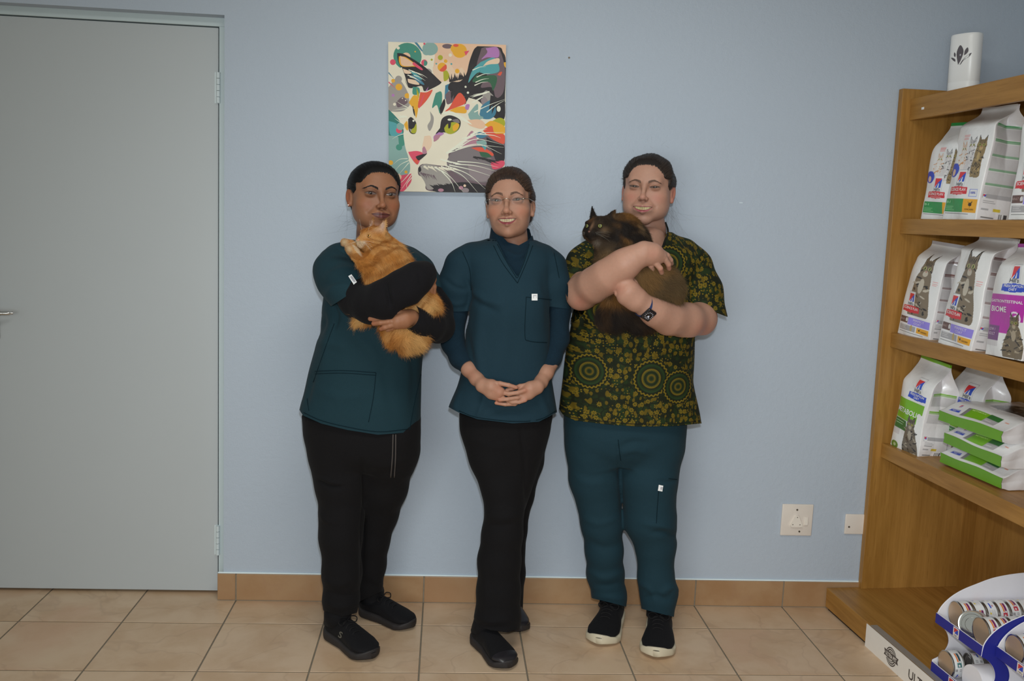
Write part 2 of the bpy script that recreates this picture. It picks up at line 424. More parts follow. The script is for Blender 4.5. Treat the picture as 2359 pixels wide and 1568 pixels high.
# head mass
S('cr', (250, 500), (360, 520), (560, 440), (660, 440), (880, 500), (960, 800), (960, 1100), (760, 1250), (360, 1497), (250, 1497), (280, 1360), (250, 1180), (215, 1060), (205, 900), (300, 800), (260, 660))
S('pu', (880, 1000), (1000, 940), (1170, 960), (1170, 1220), (1010, 1497), (600, 1497), (420, 1480), (420, 1380), (340, 1330), (380, 1230), (620, 1240), (640, 1110), (780, 1080))
S('dg', (690, 1060), (880, 1060), (1060, 1180), (1040, 1380), (840, 1380), (620, 1240)); S('gp', (820, 1220), (1040, 1260), (1010, 1380), (860, 1370))
S('gr', (350, 1260), (420, 1230), (600, 1280), (660, 1420), (560, 1440), (440, 1480), (400, 1400), (345, 1310)); S('bk', (500, 1450), (650, 1420), (800, 1400), (1010, 1440), (1010, 1500), (520, 1500)); fur('bk', (500, 1460), (760, 1430), 16, 60, 24, 215, .2, 3)
O('mv', 560, 1482, 28, 16); O('gp', 800, 1480, 34, 24); O('lp', 792, 1435, 13); O('mv', 756, 1456, 22, 18)
# left ear
S('bk', (142, 175), (210, 185), (330, 250), (430, 320), (540, 420), (560, 450), (480, 500), (400, 530), (370, 480), (250, 500), (200, 360), (150, 250))
S('or_', (158, 205), (230, 215), (330, 290), (280, 300), (190, 300), (160, 260)); S('pe', (170, 200), (230, 225), (310, 285), (190, 290)); S('pk', (300, 255), (380, 315), (370, 330), (290, 280)); S('lp', (195, 320), (265, 345), (275, 365), (215, 365)); S('tq', (260, 340), (330, 370), (380, 420), (320, 400)); S('lp', (240, 415), (320, 430), (350, 470), (255, 455)); S('bl', (270, 370), (360, 420), (400, 470), (330, 440))
for k, (x, y) in enumerate(((250, 330), (280, 345), (240, 380), (300, 380), (260, 395), (320, 355))): Wk('wh', [(x, y), (x + 60, y + 20), (x + 110, y + 50)], 9)
Wk('cr', [(180, 310), (215, 400), (245, 500)], 12); S('te', (290, 490), (350, 500), (350, 560), (290, 560)); S('li', (325, 500), (350, 560), (345, 600), (330, 570))
# brow and forehead
S('or_', (250, 640), (300, 570), (340, 600), (340, 700), (320, 790), (305, 720)); S('bk', (285, 670), (300, 690), (312, 770), (295, 740)); S('rd', (360, 540), (420, 540), (480, 515), (420, 620), (340, 690)); S('pk', (380, 590), (400, 560), (360, 680), (350, 690)); fur('or_', (300, 720), (340, 600), 6, 60, 22, 262, .2, 4); S('vi', (410, 530), (440, 485), (425, 530))
S('te', (510, 545), (560, 530), (570, 600), (550, 740), (520, 660), (475, 690), (490, 610)); S('bk', (545, 690), (590, 600), (600, 660), (560, 750)); S('bl', (600, 470), (645, 460), (620, 560), (595, 600)); S('pu', (600, 560), (650, 520), (760, 540), (800, 640), (700, 620), (620, 650))
S('gr', (455, 720), (490, 780), (480, 860), (450, 910), (430, 860), (460, 800)); S('lp', (400, 960), (460, 960), (470, 1050), (420, 1110), (380, 1080))
# right ear
S('bk', (905, 92), (1110, 95), (1150, 140), (1180, 230), (1175, 560), (1170, 780), (1060, 760), (930, 620), (820, 580), (640, 520), (650, 440), (740, 430), (800, 360), (830, 240), (870, 130))
S('pu', (945, 110), (1000, 95), (1100, 100), (1150, 200), (1175, 330), (1160, 520), (1090, 580), (1050, 480), (940, 480), (1000, 360), (900, 300)); S('vi', (985, 110), (1095, 98), (1110, 190), (1000, 195), (945, 215), (1000, 150)); S('tq', (940, 240), (1060, 195), (1110, 260), (1110, 330), (1000, 355), (920, 340), (870, 380), (820, 440), (860, 320)); S('lp', (960, 280), (1010, 230), (1110, 200), (1110, 250), (1030, 260)); S('gn', (900, 380), (1090, 370), (1060, 510), (1020, 430), (860, 430), (940, 320)); S('rd', (1100, 360), (1120, 335), (1145, 330), (1130, 365)); S('or_', (1160, 240), (1182, 240), (1182, 290), (1165, 270))
for x, y in ((890, 435), (880, 465), (900, 385), (860, 320)): Wk('wh', [(x, y), (x + 70, y - 30), (x + 130, y - 38)], 10)
S('gr', (960, 540), (1000, 510), (1070, 570), (1060, 640), (1000, 650), (960, 600)); S('gp', (940, 600), (980, 570), (1010, 620), (960, 650)); fur('wh', (900, 560), (1030, 520), 9, 90, 14, 165, .15, 5); fur('wh', (880, 620), (980, 560), 5, 70, 12, 150, .1, 6)
S('bl', (930, 740), (960, 650), (1080, 590), (1090, 720), (1040, 780), (960, 780)); fur('bk', (1060, 560), (1170, 620), 7, 200, 60, 95, .2, 8); O('wh', 1116, 684, 19, 28); O('wh', 795, 480, 10); O('wh', 818, 535, 11)
fur('bk', (640, 440), (800, 400), 14, 70, 22, 262, .3, 9); fur('bk', (650, 530), (820, 580), 14, 80, 22, 100, .3, 10)
# right cheek colours
S('rd', (640, 680), (730, 540), (790, 590), (790, 640), (700, 680), (600, 720)); S('or_', (600, 740), (700, 680), (790, 670), (800, 730), (700, 730)); S('vi', (790, 690), (800, 650), (835, 650), (820, 700)); S('gt', (820, 740), (910, 640), (920, 740), (970, 770), (900, 800), (840, 790)); S('pe', (800, 800), (930, 790), (990, 840), (950, 880), (840, 850)); S('wh', (560, 740), (640, 715), (740, 750), (860, 840), (760, 800), (640, 760))
S('li', (1040, 810), (1120, 770), (1172, 790), (1172, 850), (1100, 850)); S('or_', (980, 840), (1050, 800), (1172, 850), (1172, 920), (1080, 920), (1040, 880)); S('rd', (960, 890), (1050, 850), (1080, 920), (1172, 930), (1172, 1020), (1080, 990), (1000, 930)); S('bl', (880, 930), (940, 910), (1000, 940), (960, 970), (900, 960)); S('mv', (800, 970), (860, 900), (910, 980), (900, 1040), (800, 1060), (740, 1080)); S('gt', (900, 1000), (980, 990), (1000, 1030), (920, 1040)); S('bk', (1000, 960), (1080, 1000), (1172, 1040), (1172, 1180), (1100, 1190), (1060, 1100), (1010, 1040)); S('rd', (850, 1065), (960, 1060), (1060, 1110), (1060, 1140), (960, 1110)); S('gn', (930, 1100), (1010, 1110), (1050, 1150), (960, 1150)); S('pk', (1040, 1200), (1168, 1185), (1168, 1240), (1070, 1270)); S('tq', (950, 1040), (1000, 1050), (990, 1090))
fur('bk', (870, 1150), (1060, 1190), 12, 90, 20, 15, .3, 12); fur('wh', (600, 1130), (900, 900), 22, 110, 18, 340, .12, 13); fur('wh', (540, 1180), (700, 1220), 8, 90, 16, 8, .1, 14); fur('cr', (380, 1250), (700, 1270), 16, 80, 20, 30, .25, 15)
# eyes, nose
S('bk', (245, 800), (275, 780), (320, 830), (325, 900), (310, 938), (270, 935), (248, 890)); S('li', (262, 905), (300, 880), (322, 840), (325, 910), (305, 935), (275, 928)); S('gr', (255, 890), (280, 900), (270, 925)); O('wh', 296, 815, 10); S('or_', (205, 850), (235, 820), (245, 900), (225, 900)); fur('wh', (170, 790), (240, 780), 8, 60, 14, 200, .3, 16)
S('bk', (550, 880), (570, 790), (640, 755), (720, 780), (750, 820), (730, 890), (660, 935), (590, 920), (510, 940)); S('dg', (660, 800), (720, 790), (740, 825), (700, 825)); S('li', (590, 880), (620, 840), (680, 820), (735, 840), (720, 895), (660, 935), (605, 920)); S('or_', (670, 860), (710, 830), (735, 845), (715, 890), (680, 905)); S('bk', (628, 820), (655, 820), (650, 870), (632, 880)); O('wh', 643, 797, 20, 10); S('vi', (540, 920), (590, 930), (550, 960), (500, 1000), (490, 960)); S('mv', (500, 950), (555, 945), (530, 990), (490, 1010))
S('pk', (245, 1115), (330, 1105), (390, 1130), (360, 1190), (335, 1235), (300, 1210), (260, 1150)); S('rd', (290, 1190), (340, 1180), (335, 1240)); S('bk', (315, 1160), (350, 1145), (425, 1125), (390, 1165), (350, 1195), (330, 1185)); S('mv', (380, 1080), (400, 1060), (425, 1120), (385, 1130)); S('bk', (340, 1270), (360, 1255), (370, 1290), (350, 1310)); fur('pu', (350, 1310), (500, 1340), 10, 60, 12, 60, .3, 17)
# whiskers
for pts in ([(500, 1260), (640, 1340), (780, 1500)], [(560, 1250), (760, 1330), (920, 1500)], [(600, 1240), (820, 1320), (1000, 1470)], [(640, 1235), (860, 1280), (1060, 1340)], [(700, 1225), (900, 1240), (1100, 1290)], [(720, 1200), (920, 1210), (1120, 1250)], [(560, 1290), (660, 1400), (700, 1500)], [(700, 1090), (900, 1040), (1170, 1055)], [(740, 1060), (900, 980), (1170, 1030)], [(760, 980), (960, 920), (1170, 910)], [(720, 1070), (930, 1030), (1150, 1120)], [(880, 720), (1020, 650), (1175, 590)], [(1000, 720), (1090, 650), (1175, 600)], [(900, 930), (1060, 940), (1140, 965)]): Wk('wh', pts, 11)
for pts in ([(240, 1180), (160, 1190), (100, 1240)], [(245, 1200), (170, 1240), (110, 1310)], [(250, 1220), (200, 1280), (140, 1350)], [(270, 1310), (190, 1400), (150, 1420)], [(280, 1330), (220, 1420), (170, 1490)], [(240, 930), (150, 960), (90, 995)], [(200, 850), (150, 820), (115, 795)], [(240, 690), (180, 660), (130, 630)], [(230, 700), (160, 710), (90, 720)], [(290, 1350), (230, 1430), (240, 1490)]): Wk('wh', pts, 8)
V, Fc, Cl = [], [], []
for k, (c, pts) in enumerate(SH):
    P = [( (x - 58) / 1122.0, (y - 72) / 1428.0) for x, y in pts]
    P = [(min(1, max(0, u)), min(1, max(0, v))) for u, v in P]
    b = len(V); d = -.0222 - k * .0000045
    V += [((u - .5) * PW, d, (.5 - v) * PH) for u, v in P]; Fc.append(tuple(range(b, b + len(P)))); Cl += [_pal(P_[c])] * len(P)
me = bpy.data.meshes.new('cat_print'); me.from_pydata(V, [], Fc); me.update()
_b = bmesh.new(); _b.from_mesh(me); bmesh.ops.triangulate(_b, faces=_b.faces[:], ngon_method='EAR_CLIP'); _b.to_mesh(me); _b.free()
set_col(me, np.array(Cl))
def m_canvas():
    t = T('printed_canvas'); v = t.coord()
    w = t.math('ADD', t.math('SINE', t.math('MULTIPLY', t.xyz(v)[0], 3000)), t.math('SINE', t.math('MULTIPLY', t.xyz(v)[2], 3000)))
    c = t.mix(t.math('MULTIPLY', t.noise(v, 25, 4), .12), t.attr('col'), A(120, 112, 104))
    return t.out(c, .7, .25)
link('cat_print', me, m_canvas(), painting)
# ================================================================== wooden display shelf
def m_wood(name, axis, base=(154, 112, 54), dark=(134, 94, 40), k=.76):
    t = T(name); v = t.coord(); x, y, z = t.xyz(v)[:3]
    s = {'x': (3, 45, 45), 'y': (45, 3, 45), 'z': (45, 45, 3)}[axis]
    w = t.vec(t.math('MULTIPLY', x, s[0]), t.math('MULTIPLY', y, s[1]), t.math('MULTIPLY', z, s[2]))
    f = t.noise(w, 1.0, 5, .6, .6)
    big = t.noise(w, .22, 3, .5, 1.2)
    c = t.mix(t.step(f, .3, .72), A(*base, k), A(*dark, k))
    c = t.mix(t.math('MULTIPLY', t.step(big, .45, .7), .5), c, A(168, 124, 64, k))
    fine = t.noise(t.scale(w, 5.0), 1.0, 2)
    c = t.mix(t.math('MULTIPLY', t.step(fine, .58, .72), .35), c, A(118, 80, 32, k))
    t.bump(f, .06, .001)
    return t.out(c, .42, .45)
OAKZ, OAKY, OAKX = m_wood('oak_grain_upright', 'z'), m_wood('oak_grain_lengthwise', 'y'), m_wood('oak_grain_deep', 'x')
SH_TH, SH_RY = math.radians(3.6), -0.0125
SHELF_M = Matrix.Translation((1.613, 0, 0)) @ Matrix.Rotation(SH_TH, 4, 'Z') @ Matrix.Rotation(SH_RY, 4, 'Y')
shelf = thing('display_shelf', 'tall oak laminate shelf unit with pet food along the right wall', 'shelf')
shelf.matrix_world = SHELF_M
SD = 0.40
MB().box(0, SD + .03, -.030, -.004, .085, 1.935, .0012).make('end_panel', OAKZ, shelf)
def board(name, z, lip, xf=.033, x1=SD):
    b = MB().box(xf + .018, x1, -1.45, -.030, z - .022, z, .001).make(name, OAKY, shelf)
    MB().box(xf, xf + .018, -1.45, -.0305, z - lip, z + .0004, .0015).make('lipping', OAKY, b)
    return b
top = board('top_board', 1.900, .074)
MB().box(.0322, .0330, -.118, -.103, 1.855, 1.863).make('price_sticker', plain('white_sticker', A(200, 198, 190), .5), top)
for z in (1.479, 1.066, .652): board('shelf_board', z, .053)
MB().box(SD - .012, SD, -1.45, -.030, .085, 1.90).make('back_panel', OAKZ, shelf)
MB().box(.05, SD - .012, -1.45, -1.425, .085, 1.90).make('end_panel', OAKZ, shelf)
pl = MB().box(-.130, SD, -1.45, -.012, .012, .085, .0012).make('plinth', OAKY, shelf)
MB().box(-.122, SD, -1.44, -.02, 0.0, .0135).make('plinth_base', plain('black_plinth_strip', A(38, 32, 28), .8, .2), pl)
# sign strip in its acrylic holder on the front of the plinth
ACRY = T('clear_acrylic'); ACRY.p.inputs['Transmission Weight'].default_value = 1.0; ACRY.p.inputs['IOR'].default_value = 1.3
ACRY = ACRY.out((.98, .98, .98, 1), .03, .5)
rail = thing('sign_strip', 'long white printed sign strip on the front edge of the shelf plinth', 'sign'); rail.matrix_world = SHELF_M @ Matrix.Translation((-.131, -.318, 0.0))
MB().box(-.0032, -.0008, -1.10, 0.0, .0015, .083).make('paper_strip', plain('white_sign_paper', A(190, 184, 178), .45, .4, var=.02), rail)
MB().box(-.0008, .024, -1.10, -.02, .0852, .0864).make('grey_backing', plain('grey_rail', A(112, 106, 100), .4), rail)
INK = plain('dark_ink', A(64, 58, 56), .5)

_tc = {}
def text2d(body, bold=False):
    """outline text as flat triangles: verts (n,2) with cap height 1, x from 0"""
    if (body, bold) in _tc: return _tc[(body, bold)]
    cu = bpy.data.curves.new('t', 'FONT'); cu.body = body; cu.resolution_u = 3
    if bold: cu.offset = .018
    o = bpy.data.objects.new('t', cu); C.objects.link(o)
    me = bpy.data.meshes.new_from_object(o.evaluated_get(bpy.context.evaluated_depsgraph_get()))
    V = np.array([v.co[:2] for v in me.vertices]).reshape(-1, 2); F = [tuple(p.vertices) for p in me.polygons]
    bpy.data.objects.remove(o); bpy.data.curves.remove(cu); bpy.data.meshes.remove(me)
    V[:, 0] -= V[:, 0].min(); V /= .70
    _tc[(body, bold)] = (V, F); return V, F
def text_on(mb, body, place, height, center=None, width=None, bold=False):
    """place(x, z) -> 3D; text of the given cap height (optionally squeezed to width)"""
    V, F = text2d(body, bold); W = V[:, 0].max()
    sx = height if width is None else width / W
    P = V * (sx, height)
    x0, z0 = center if center else (0, 0)
    if center: P = P + (x0 - sx * W / 2, z0 - height / 2)
    mb.add([place(x, z) for x, z in P], F)
f0 = lambda x, z: (-.0034, -x, z)      # strip face, reading towards the camera
m = MB()
text_on(m, 'ULTRA', f0, .030, (.335, .040), None, True)
text_on(m, 'PET', f0, .030, (.525, .040), None, True)
cx, cz = .165, .043
def arc(r0, r1, a0, a1, n=20):
    a = np.radians(np.linspace(a0, a1, n))
    o = [f0(cx + r1 * math.cos(q), cz + r1 * math.sin(q)) for q in a]; i = [f0(cx + r0 * math.cos(q), cz + r0 * math.sin(q)) for q in a]
    m.add(o + i, [(k, k + 1, n + k + 1, n + k) for k in range(n - 1)])
for r0, r1 in ((.0275, .0315), (.0205, .0250), (.0145, .0175)): arc(r0, r1, 25, 155); arc(r0, r1, 205, 335)
m.add([f0(cx + x, cz + z) for x, z in ((-.044, -.010), (.044, -.010), (.038, 0), (.044, .012), (-.044, .012), (-.038, 0))], [(0, 1, 2, 3, 4, 5)])
m.make('lettering', INK, rail)['kind'] = 'stuff'
m = MB(); text_on(m, 'ULTRA PET', lambda x, z: (-.0037, -x, z), .013, (cx, cz + .001), .066, True)
m.make('lettering', plain('pale_ink', A(190, 184, 178), .5), rail)['kind'] = 'stuff'

# ------------------------------------------------------------------ air freshener on the top board
WHITEP = plain('white_plastic', A(196, 190, 188), .3, .5, var=.02)
fresh = thing('air_freshener', 'white oval air freshener dispenser with dark flower cut-out on the top shelf', 'air freshener')
fresh.matrix_world = SHELF_M @ Matrix.Translation((.138, -.170, 1.900)) @ Matrix.Rotation(math.radians(-62), 4, 'Z') @ Matrix.Rotation(math.radians(1.5), 4, 'X')
def oval(w, d, n=40, p=2.6):
    a = np.linspace(0, 2 * math.pi, n, endpoint=False)
    return np.stack([w * np.sign(np.cos(a)) * abs(np.cos(a)) ** (2 / p), d * np.sign(np.sin(a)) * abs(np.sin(a)) ** (2 / p)], 1)
def oval_body(mb, w, d, zs, p=2.6):
    V, F = [], []
    for z, k in zs: V += [(x * k, y * k, z) for x, y in oval(w, d, 40, p)]
    for i in range(len(zs) - 1):
        for j in range(40): F.append((i * 40 + j, i * 40 + (j + 1) % 40, (i + 1) * 40 + (j + 1) % 40, (i + 1) * 40 + j))
    F += [tuple(range(40))[::-1], tuple((len(zs) - 1) * 40 + j for j in range(40))]
    return mb.add(V, F)
oval_body(MB(), .050, .036, [(.0, .97), (.003, 1.0), (.042, 1.0), (.0425, .994), (.0435, .994), (.044, 1.0), (.192, 1.0), (.197, .985), (.2, .95)]).make('housing', WHITEP, fresh, smooth=True, auto=40)
def fr_pt(x, z):
    y = -.036 * max(0, 1 - abs(x / .050) ** 2.6) ** (1 / 2.6); return (x, y - .0006, z)
cut = MB()
for pts in ([(-.004, .098), (-.0115, .130), (-.010, .148), (-.001, .162), (.009, .150), (.0115, .135), (.004, .112)],
            [(.001, .097), (.010, .112), (.022, .124), (.036, .134), (.031, .122), (.015, .112), (.006, .100)],
            [(.014, .127), (.016, .143), (.024, .152), (.027, .140), (.021, .131)],
            [(-.014, .110), (-.021, .113), (-.033, .124), (-.026, .124), (-.016, .118)],
            [(-.016, .124), (-.022, .131), (-.021, .141), (-.015, .134)]):
    P = spline(pts + [pts[0]], 4)[:-1]; c = P.mean(0)
    cut.add([fr_pt(x, z) for x, z in P], [tuple(range(len(P)))])
cut.make('flower_shade_patch', plain('cutout_shade', A(74, 70, 74), .4), fresh)  # flat dark patches carry the shade of the flower openings
MB().add([fr_pt(.002 + .0026 * math.cos(a), .130 + .0032 * math.sin(a) ) for a in np.linspace(0, 6.2, 14)], [tuple(range(14))]).make('sensor_lens', plain('grey_lens', A(150, 150, 155), .2), fresh, (0, -.0006, 0))

# ================================================================== pet food bags
def m_bag():
    t = T('printed_bag_film'); v = t.coord()
    t.bump(t.math('ADD', t.noise(v, 14, 3), t.math('MULTIPLY', t.noise(v, 60, 2), .3)), .5, .007)
    return t.out(t.attr('col'), .30, .5, coat=.25)
BAG = m_bag()
PRINT = vcol('bag_print', .4, .4, grain=0)
WHITE, GREY, LGREY = [np.array(A(*c)[:3]) for c in ((196, 192, 194), (140, 138, 140), (172, 169, 170))]
def c3(*a): return np.array(A(*a)[:3])
class Cv:
    """paints flat print on the vertices of a panel whose metric coordinates are X, Z (mm)"""
    def __init__(s, X, Z, base): s.X, s.Z = X, Z; s.c = np.tile(np.array(base), (X.size, 1)).reshape(X.shape + (3,))
    def put(s, m, c): s.c[m] = c
    def rect(s, x0, x1, z0, z1, c): s.put((s.X >= x0) & (s.X <= x1) & (s.Z >= z0) & (s.Z <= z1), c)
    def ell(s, x, z, a, b, c, rot=0.0):
        dx, dz = s.X - x, s.Z - z; k, q = math.cos(rot), math.sin(rot)
        s.put(((dx * k + dz * q) / a) ** 2 + ((-dx * q + dz * k) / b) ** 2 <= 1, c)
    def poly(s, pts, c):
        m = np.zeros(s.X.shape, bool); n = len(pts)
        for i in range(n):
            (x0, z0), (x1, z1) = pts[i], pts[(i + 1) % n]
            if z0 == z1: continue
            m ^= ((z0 > s.Z) != (z1 > s.Z)) & (s.X < (x1 - x0) * (s.Z - z0) / (z1 - z0) + x0)
        s.put(m, c)
def draw_cat(cv, cx, z0, h, w, lean=0.0, fur=(98, 84, 66), dark=(46, 40, 34), light=(150, 138, 118), seed=1, eye=(150, 150, 70)):
    r = np.random.default_rng(seed)
    L = lambda z: cx + lean * (z - z0)
    hz = z0 + h * .70; hr = h * .135; hx = L(hz)
    fur, dark, light = c3(*fur), c3(*dark), c3(*light)
    body = [(L(z0) - w * .42, z0), (L(z0) + w * .5, z0), (L(z0) + w * .55, z0 + h * .18), (L(z0 + h * .35) + w * .42, z0 + h * .38), (L(hz) + hr * .9, hz - hr * .3),
            (L(hz) - hr * .9, hz - hr * .3), (L(z0 + h * .4) - w * .42, z0 + h * .40), (L(z0) - w * .48, z0 + h * .15)]
    cv.poly([tuple(p) for p in spline(body + [body[0]], 5)[:-1]], fur)
    for k in range(34):
        a, z = r.uniform(-.5, .5), r.uniform(.02, .58)
        cv.ell(L(z0 + h * z) + a * w * .85, z0 + h * z, w * r.uniform(.04, .16), h * r.uniform(.008, .02), dark if k % 3 else light, r.uniform(-.7, .7))
    cv.ell(L(z0 + h * .42), z0 + h * .45, w * .12, h * .11, light)
    for s in (-1, 1):
        cv.poly([(hx + s * hr * .15, hz + hr * .7), (hx + s * hr * .95, hz + hr * .35), (hx + s * hr * .85, hz + hr * 1.75)], dark)
        cv.poly([(hx + s * hr * .35, hz + hr * .75), (hx + s * hr * .8, hz + hr * .55), (hx + s * hr * .78, hz + hr * 1.4)], fur)
    cv.ell(hx, hz, hr * 1.05, hr, fur)
    for k in range(5): cv.ell(hx + (k - 2) * hr * .26, hz + hr * .62, hr * .07, hr * .32, dark, (k - 2) * -.12)
    for s in (-1, 1):
        cv.ell(hx + s * hr * .75, hz - hr * .15, hr * .3, hr * .08, dark, -s * .5)
        cv.ell(hx + s * hr * .42, hz + hr * .08, hr * .25, hr * .2, c3(*eye)); cv.ell(hx + s * hr * .42, hz + hr * .08, hr * .1, hr * .17, c3(20, 20, 18))
    cv.ell(hx, hz - hr * .48, hr * .42, hr * .32, light); cv.poly([(hx - hr * .13, hz - hr * .2), (hx + hr * .13, hz - hr * .2), (hx, hz - hr * .38)], c3(150, 84, 70))
def flag(cv, x, z, s):
    cv.rect(x - s * .62, x + s * .62, z - s * 1.15, z + s * .65, c3(150, 150, 154)); cv.rect(x - s * .58, x + s * .58, z - s * 1.11, z + s * .61, c3(200, 196, 196))
    cv.poly([(x - s * .45, z - s * .42), (x - s * .45, z + s * .45), (x + s * .45, z + s * .45), (x + s * .1, z + s * .1)], c3(176, 44, 48))
    cv.poly([(x - s * .30, z - s * .42), (x + s * .02, z + s * .08), (x + s * .45, z + s * .42), (x + s * .45, z - s * .42)], c3(36, 66, 160))
    cv.poly([(x - s * .05, z - s * .42), (x + s * .08, z - .0 * s), (x + s * .16, z - .0 * s), (x + s * .14, z - s * .42)], c3(196, 192, 194))
def banner(cv, x0, x1, z0, z1, c):
    xm = (x0 + x1) / 2; b = (z1 - z0) * .14
    cv.poly([(x0, z0 + b), (x0 + 2, z1 - b), (xm, z1), (x1 - 2, z1 - b), (x1, z0 + b), (xm, z0)], c)
def lines(cv, x0, x1, z0, z1, n, c, seed=0):
    r = np.random.default_rng(seed)
    for k in range(n):
        z = z1 - (k + .5) * (z1 - z0) / n
        cv.rect(x0, x1 - r.uniform(0, .25) * (x1 - x0), z - .9, z + .9, c)
def barcode(cv, x0, x1, z0, z1):
    cv.rect(x0 - 2, x1 + 2, z0 - 2, z1 + 2, c3(190, 188, 188)); x = x0
    r = np.random.default_rng(5)
    while x < x1: w = r.choice((1.4, 2.4)); cv.rect(x, x + w, z0, z1, c3(60, 58, 60)); x += w + r.choice((1.6, 2.8))
RED, BLUE, MAG, LIME, DGRN, GRN, ORG, LAV = c3(172, 40, 46), c3(38, 62, 160), c3(150, 44, 136), c3(96, 146, 28), c3(40, 92, 44), c3(38, 120, 60), c3(206, 136, 30), c3(122, 110, 184)
def design(kind, cv, g, W, H, D, txt):
    """front canvas, gusset canvas; txt collects (string, x, z, cap height, width, colour)"""
    stripe = {'kitten': GRN, 'coat': c3(92, 54, 50), 'gi': MAG, 'metabolic': LIME, 'lying': LGREY}[kind]
    for k, z in enumerate({'metabolic': (.48, .66), 'gi': (.5, .7)}.get(kind, (.31, .43, .55, .67, .80))):
        g.rect(8, D - 6, H * z - H * .10, H * z - 2, LGREY * .86)
        g.rect(8, D - 6, H * z, H * z + 7, stripe * .6 + LGREY * .35); g.rect(8, D - 6, H * z + 7, H * z + 10, stripe)
    g.rect(8, D - 6, H * .205, H * .24, GREY); flag(g, 16, H * .225, 9)
    barcode(g, D * .60, D - 12, 10, H * .085)
    g.rect(D * .42, D * .62, H * .10, H * .125, c3(170, 150, 50)); g.rect(12, D * .3, H * .105, H * .12, GREY); g.rect(14, D * .45, 14, 18, c3(90, 88, 88)); lines(g, 14, D * .5, H * .14, H * .19, 3, GREY * .8, 4)
    if kind == 'lying':
        g.rect(0, D, 0, H, LGREY * 1.03); g.rect(4, D - 4, H * .28, H, LGREY * .84)
        flag(cv, W * .16, H * 0.150, W * .045); banner(cv, W * .08, W * .24, H * 0.055, H * 0.100, BLUE); txt.append(('PRESCRIPTION', W * .16, H * 0.084, H * 0.010, W * .12, (190, 196, 214))); txt.append(('DIET', W * .16, H * 0.069, H * 0.009, W * .05, (190, 196, 214)))
        cv.rect(W * .29, W * .34, H * 0.030, H * 0.150, GREY * .55); cv.rect(W * .34, W * .62, H * 0.035, H * 0.150, LIME); txt.append(('METABOLIC', W * .48, H * 0.128, H * 0.015, W * .22, (170, 200, 120)))
        cv.rect(W * .62, W * .80, H * 0.095, H * 0.160, DGRN); cv.rect(W * .62, W * .80, H * 0.035, H * 0.095, GREY * 1.05); lines(cv, W * .64, W * .76, H * 0.045, H * 0.085, 3, LGREY, 1); lines(cv, W * .86, W * .92, H * 0.110, H * 0.135, 2, c3(190, 110, 80), 2)
        draw_cat(cv, W * .62, H * .34, H * .5, W * .6, .0, (62, 56, 50), (34, 32, 30), (110, 104, 96), 33)
    elif kind == 'kitten':
        lines(cv, W * .26, W * .46, H * .685, H * .735, 4, c3(196, 120, 120), 3)
        draw_cat(cv, W * .30, H * .40, H * .30, W * .30, .06, (186, 180, 176), (170, 120, 70), (190, 186, 182), 4)
        draw_cat(cv, W * .52, H * .40, H * .34, W * .26, .10, (176, 172, 172), (60, 58, 60), (186, 184, 182), 6)
        draw_cat(cv, W * .74, H * .37, H * .38, W * .26, .10, (116, 98, 66), (54, 46, 36), (150, 130, 90), 8)
        cv.ell(W * .13, H * .43, W * .15, H * .062, BLUE); cv.ell(W * .12, H * .41, W * .06, H * .03, c3(190, 160, 140))
        flag(cv, W * .42, H * .37, W * .2); txt.append(("Hill's", W * .42, H * .308, H * .028, W * .18, (60, 60, 66)))
        banner(cv, W * .12, W * .66, H * .215, H * .292, RED); txt.append(('SCIENCE PLAN', W * .39, H * .262, H * .026, W * .46, (205, 200, 200)))
        lines(cv, W * .2, W * .58, H * .222, H * .240, 1, c3(196, 150, 150), 2)
        cv.rect(W * .72, W * .93, H * .205, H * .27, c3(110, 120, 180)); cv.rect(W * .735, W * .915, H * .211, H * .264, c3(194, 190, 196)); txt.append(('100%', W * .825, H * .238, H * .018, W * .13, (60, 70, 150)))
        cv.rect(W * .03, W * .62, H * .068, H * .185, GRN); cv.rect(W * .62, W * .97, H * .068, H * .185, ORG)
        lines(cv, W * .06, W * .34, H * .08, H * .12, 3, c3(110, 160, 110), 1); txt.append(('0-1', W * .13, H * .155, H * .02, W * .13, (150, 190, 150)))
        hen(cv, W * .80, H * .137, W * .10, c3(48, 34, 20)); txt.append(('CHICKEN', W * .80, H * .095, H * .012, W * .22, (80, 60, 30)))
        lines(cv, W * .06, W * .9, H * .05, H * .058, 1, c3(80, 78, 78), 1)
    elif kind == 'coat':
        draw_cat(cv, W * .50, H * .22, H * .70, W * .62, .03, (104, 92, 76), (40, 36, 32), (158, 150, 136), 11, (150, 152, 96))
        lines(cv, W * .80, W * .95, H * .56, H * .61, 3, c3(190, 120, 120), 3)
        flag(cv, W * .30, H * .40, W * .19); txt.append(("Hill's", W * .30, H * .338, H * .028, W * .17, (60, 60, 66)))
        banner(cv, W * .06, W * .60, H * .245, H * .322, RED); txt.append(('SCIENCE PLAN', W * .33, H * .292, H * .026, W * .46, (205, 200, 200)))
        cv.rect(W * .04, W * .97, H * .05, H * .225, c3(190, 187, 188))
        cv.rect(W * .03, W * .30, H * .135, H * .20, c3(84, 60, 54)); txt.append(('ADULT', W * .13, H * .168, H * .018, W * .16, (150, 130, 126)))
        cv.ell(W * .26, H * .168, W * .03, H * .022, LGREY)
        cv.rect(W * .31, W * .95, H * .125, H * .20, LAV); txt.append(('PERFECT', W * .63, H * .178, H * .021, W * .34, (178, 170, 214))); txt.append(('COAT', W * .60, H * .147, H * .021, W * .22, (178, 170, 214)))
        cv.rect(W * .05, W * .55, H * .06, H * .115, GREY * .95); lines(cv, W * .08, W * .3, H * .07, H * .11, 3, LGREY, 1)
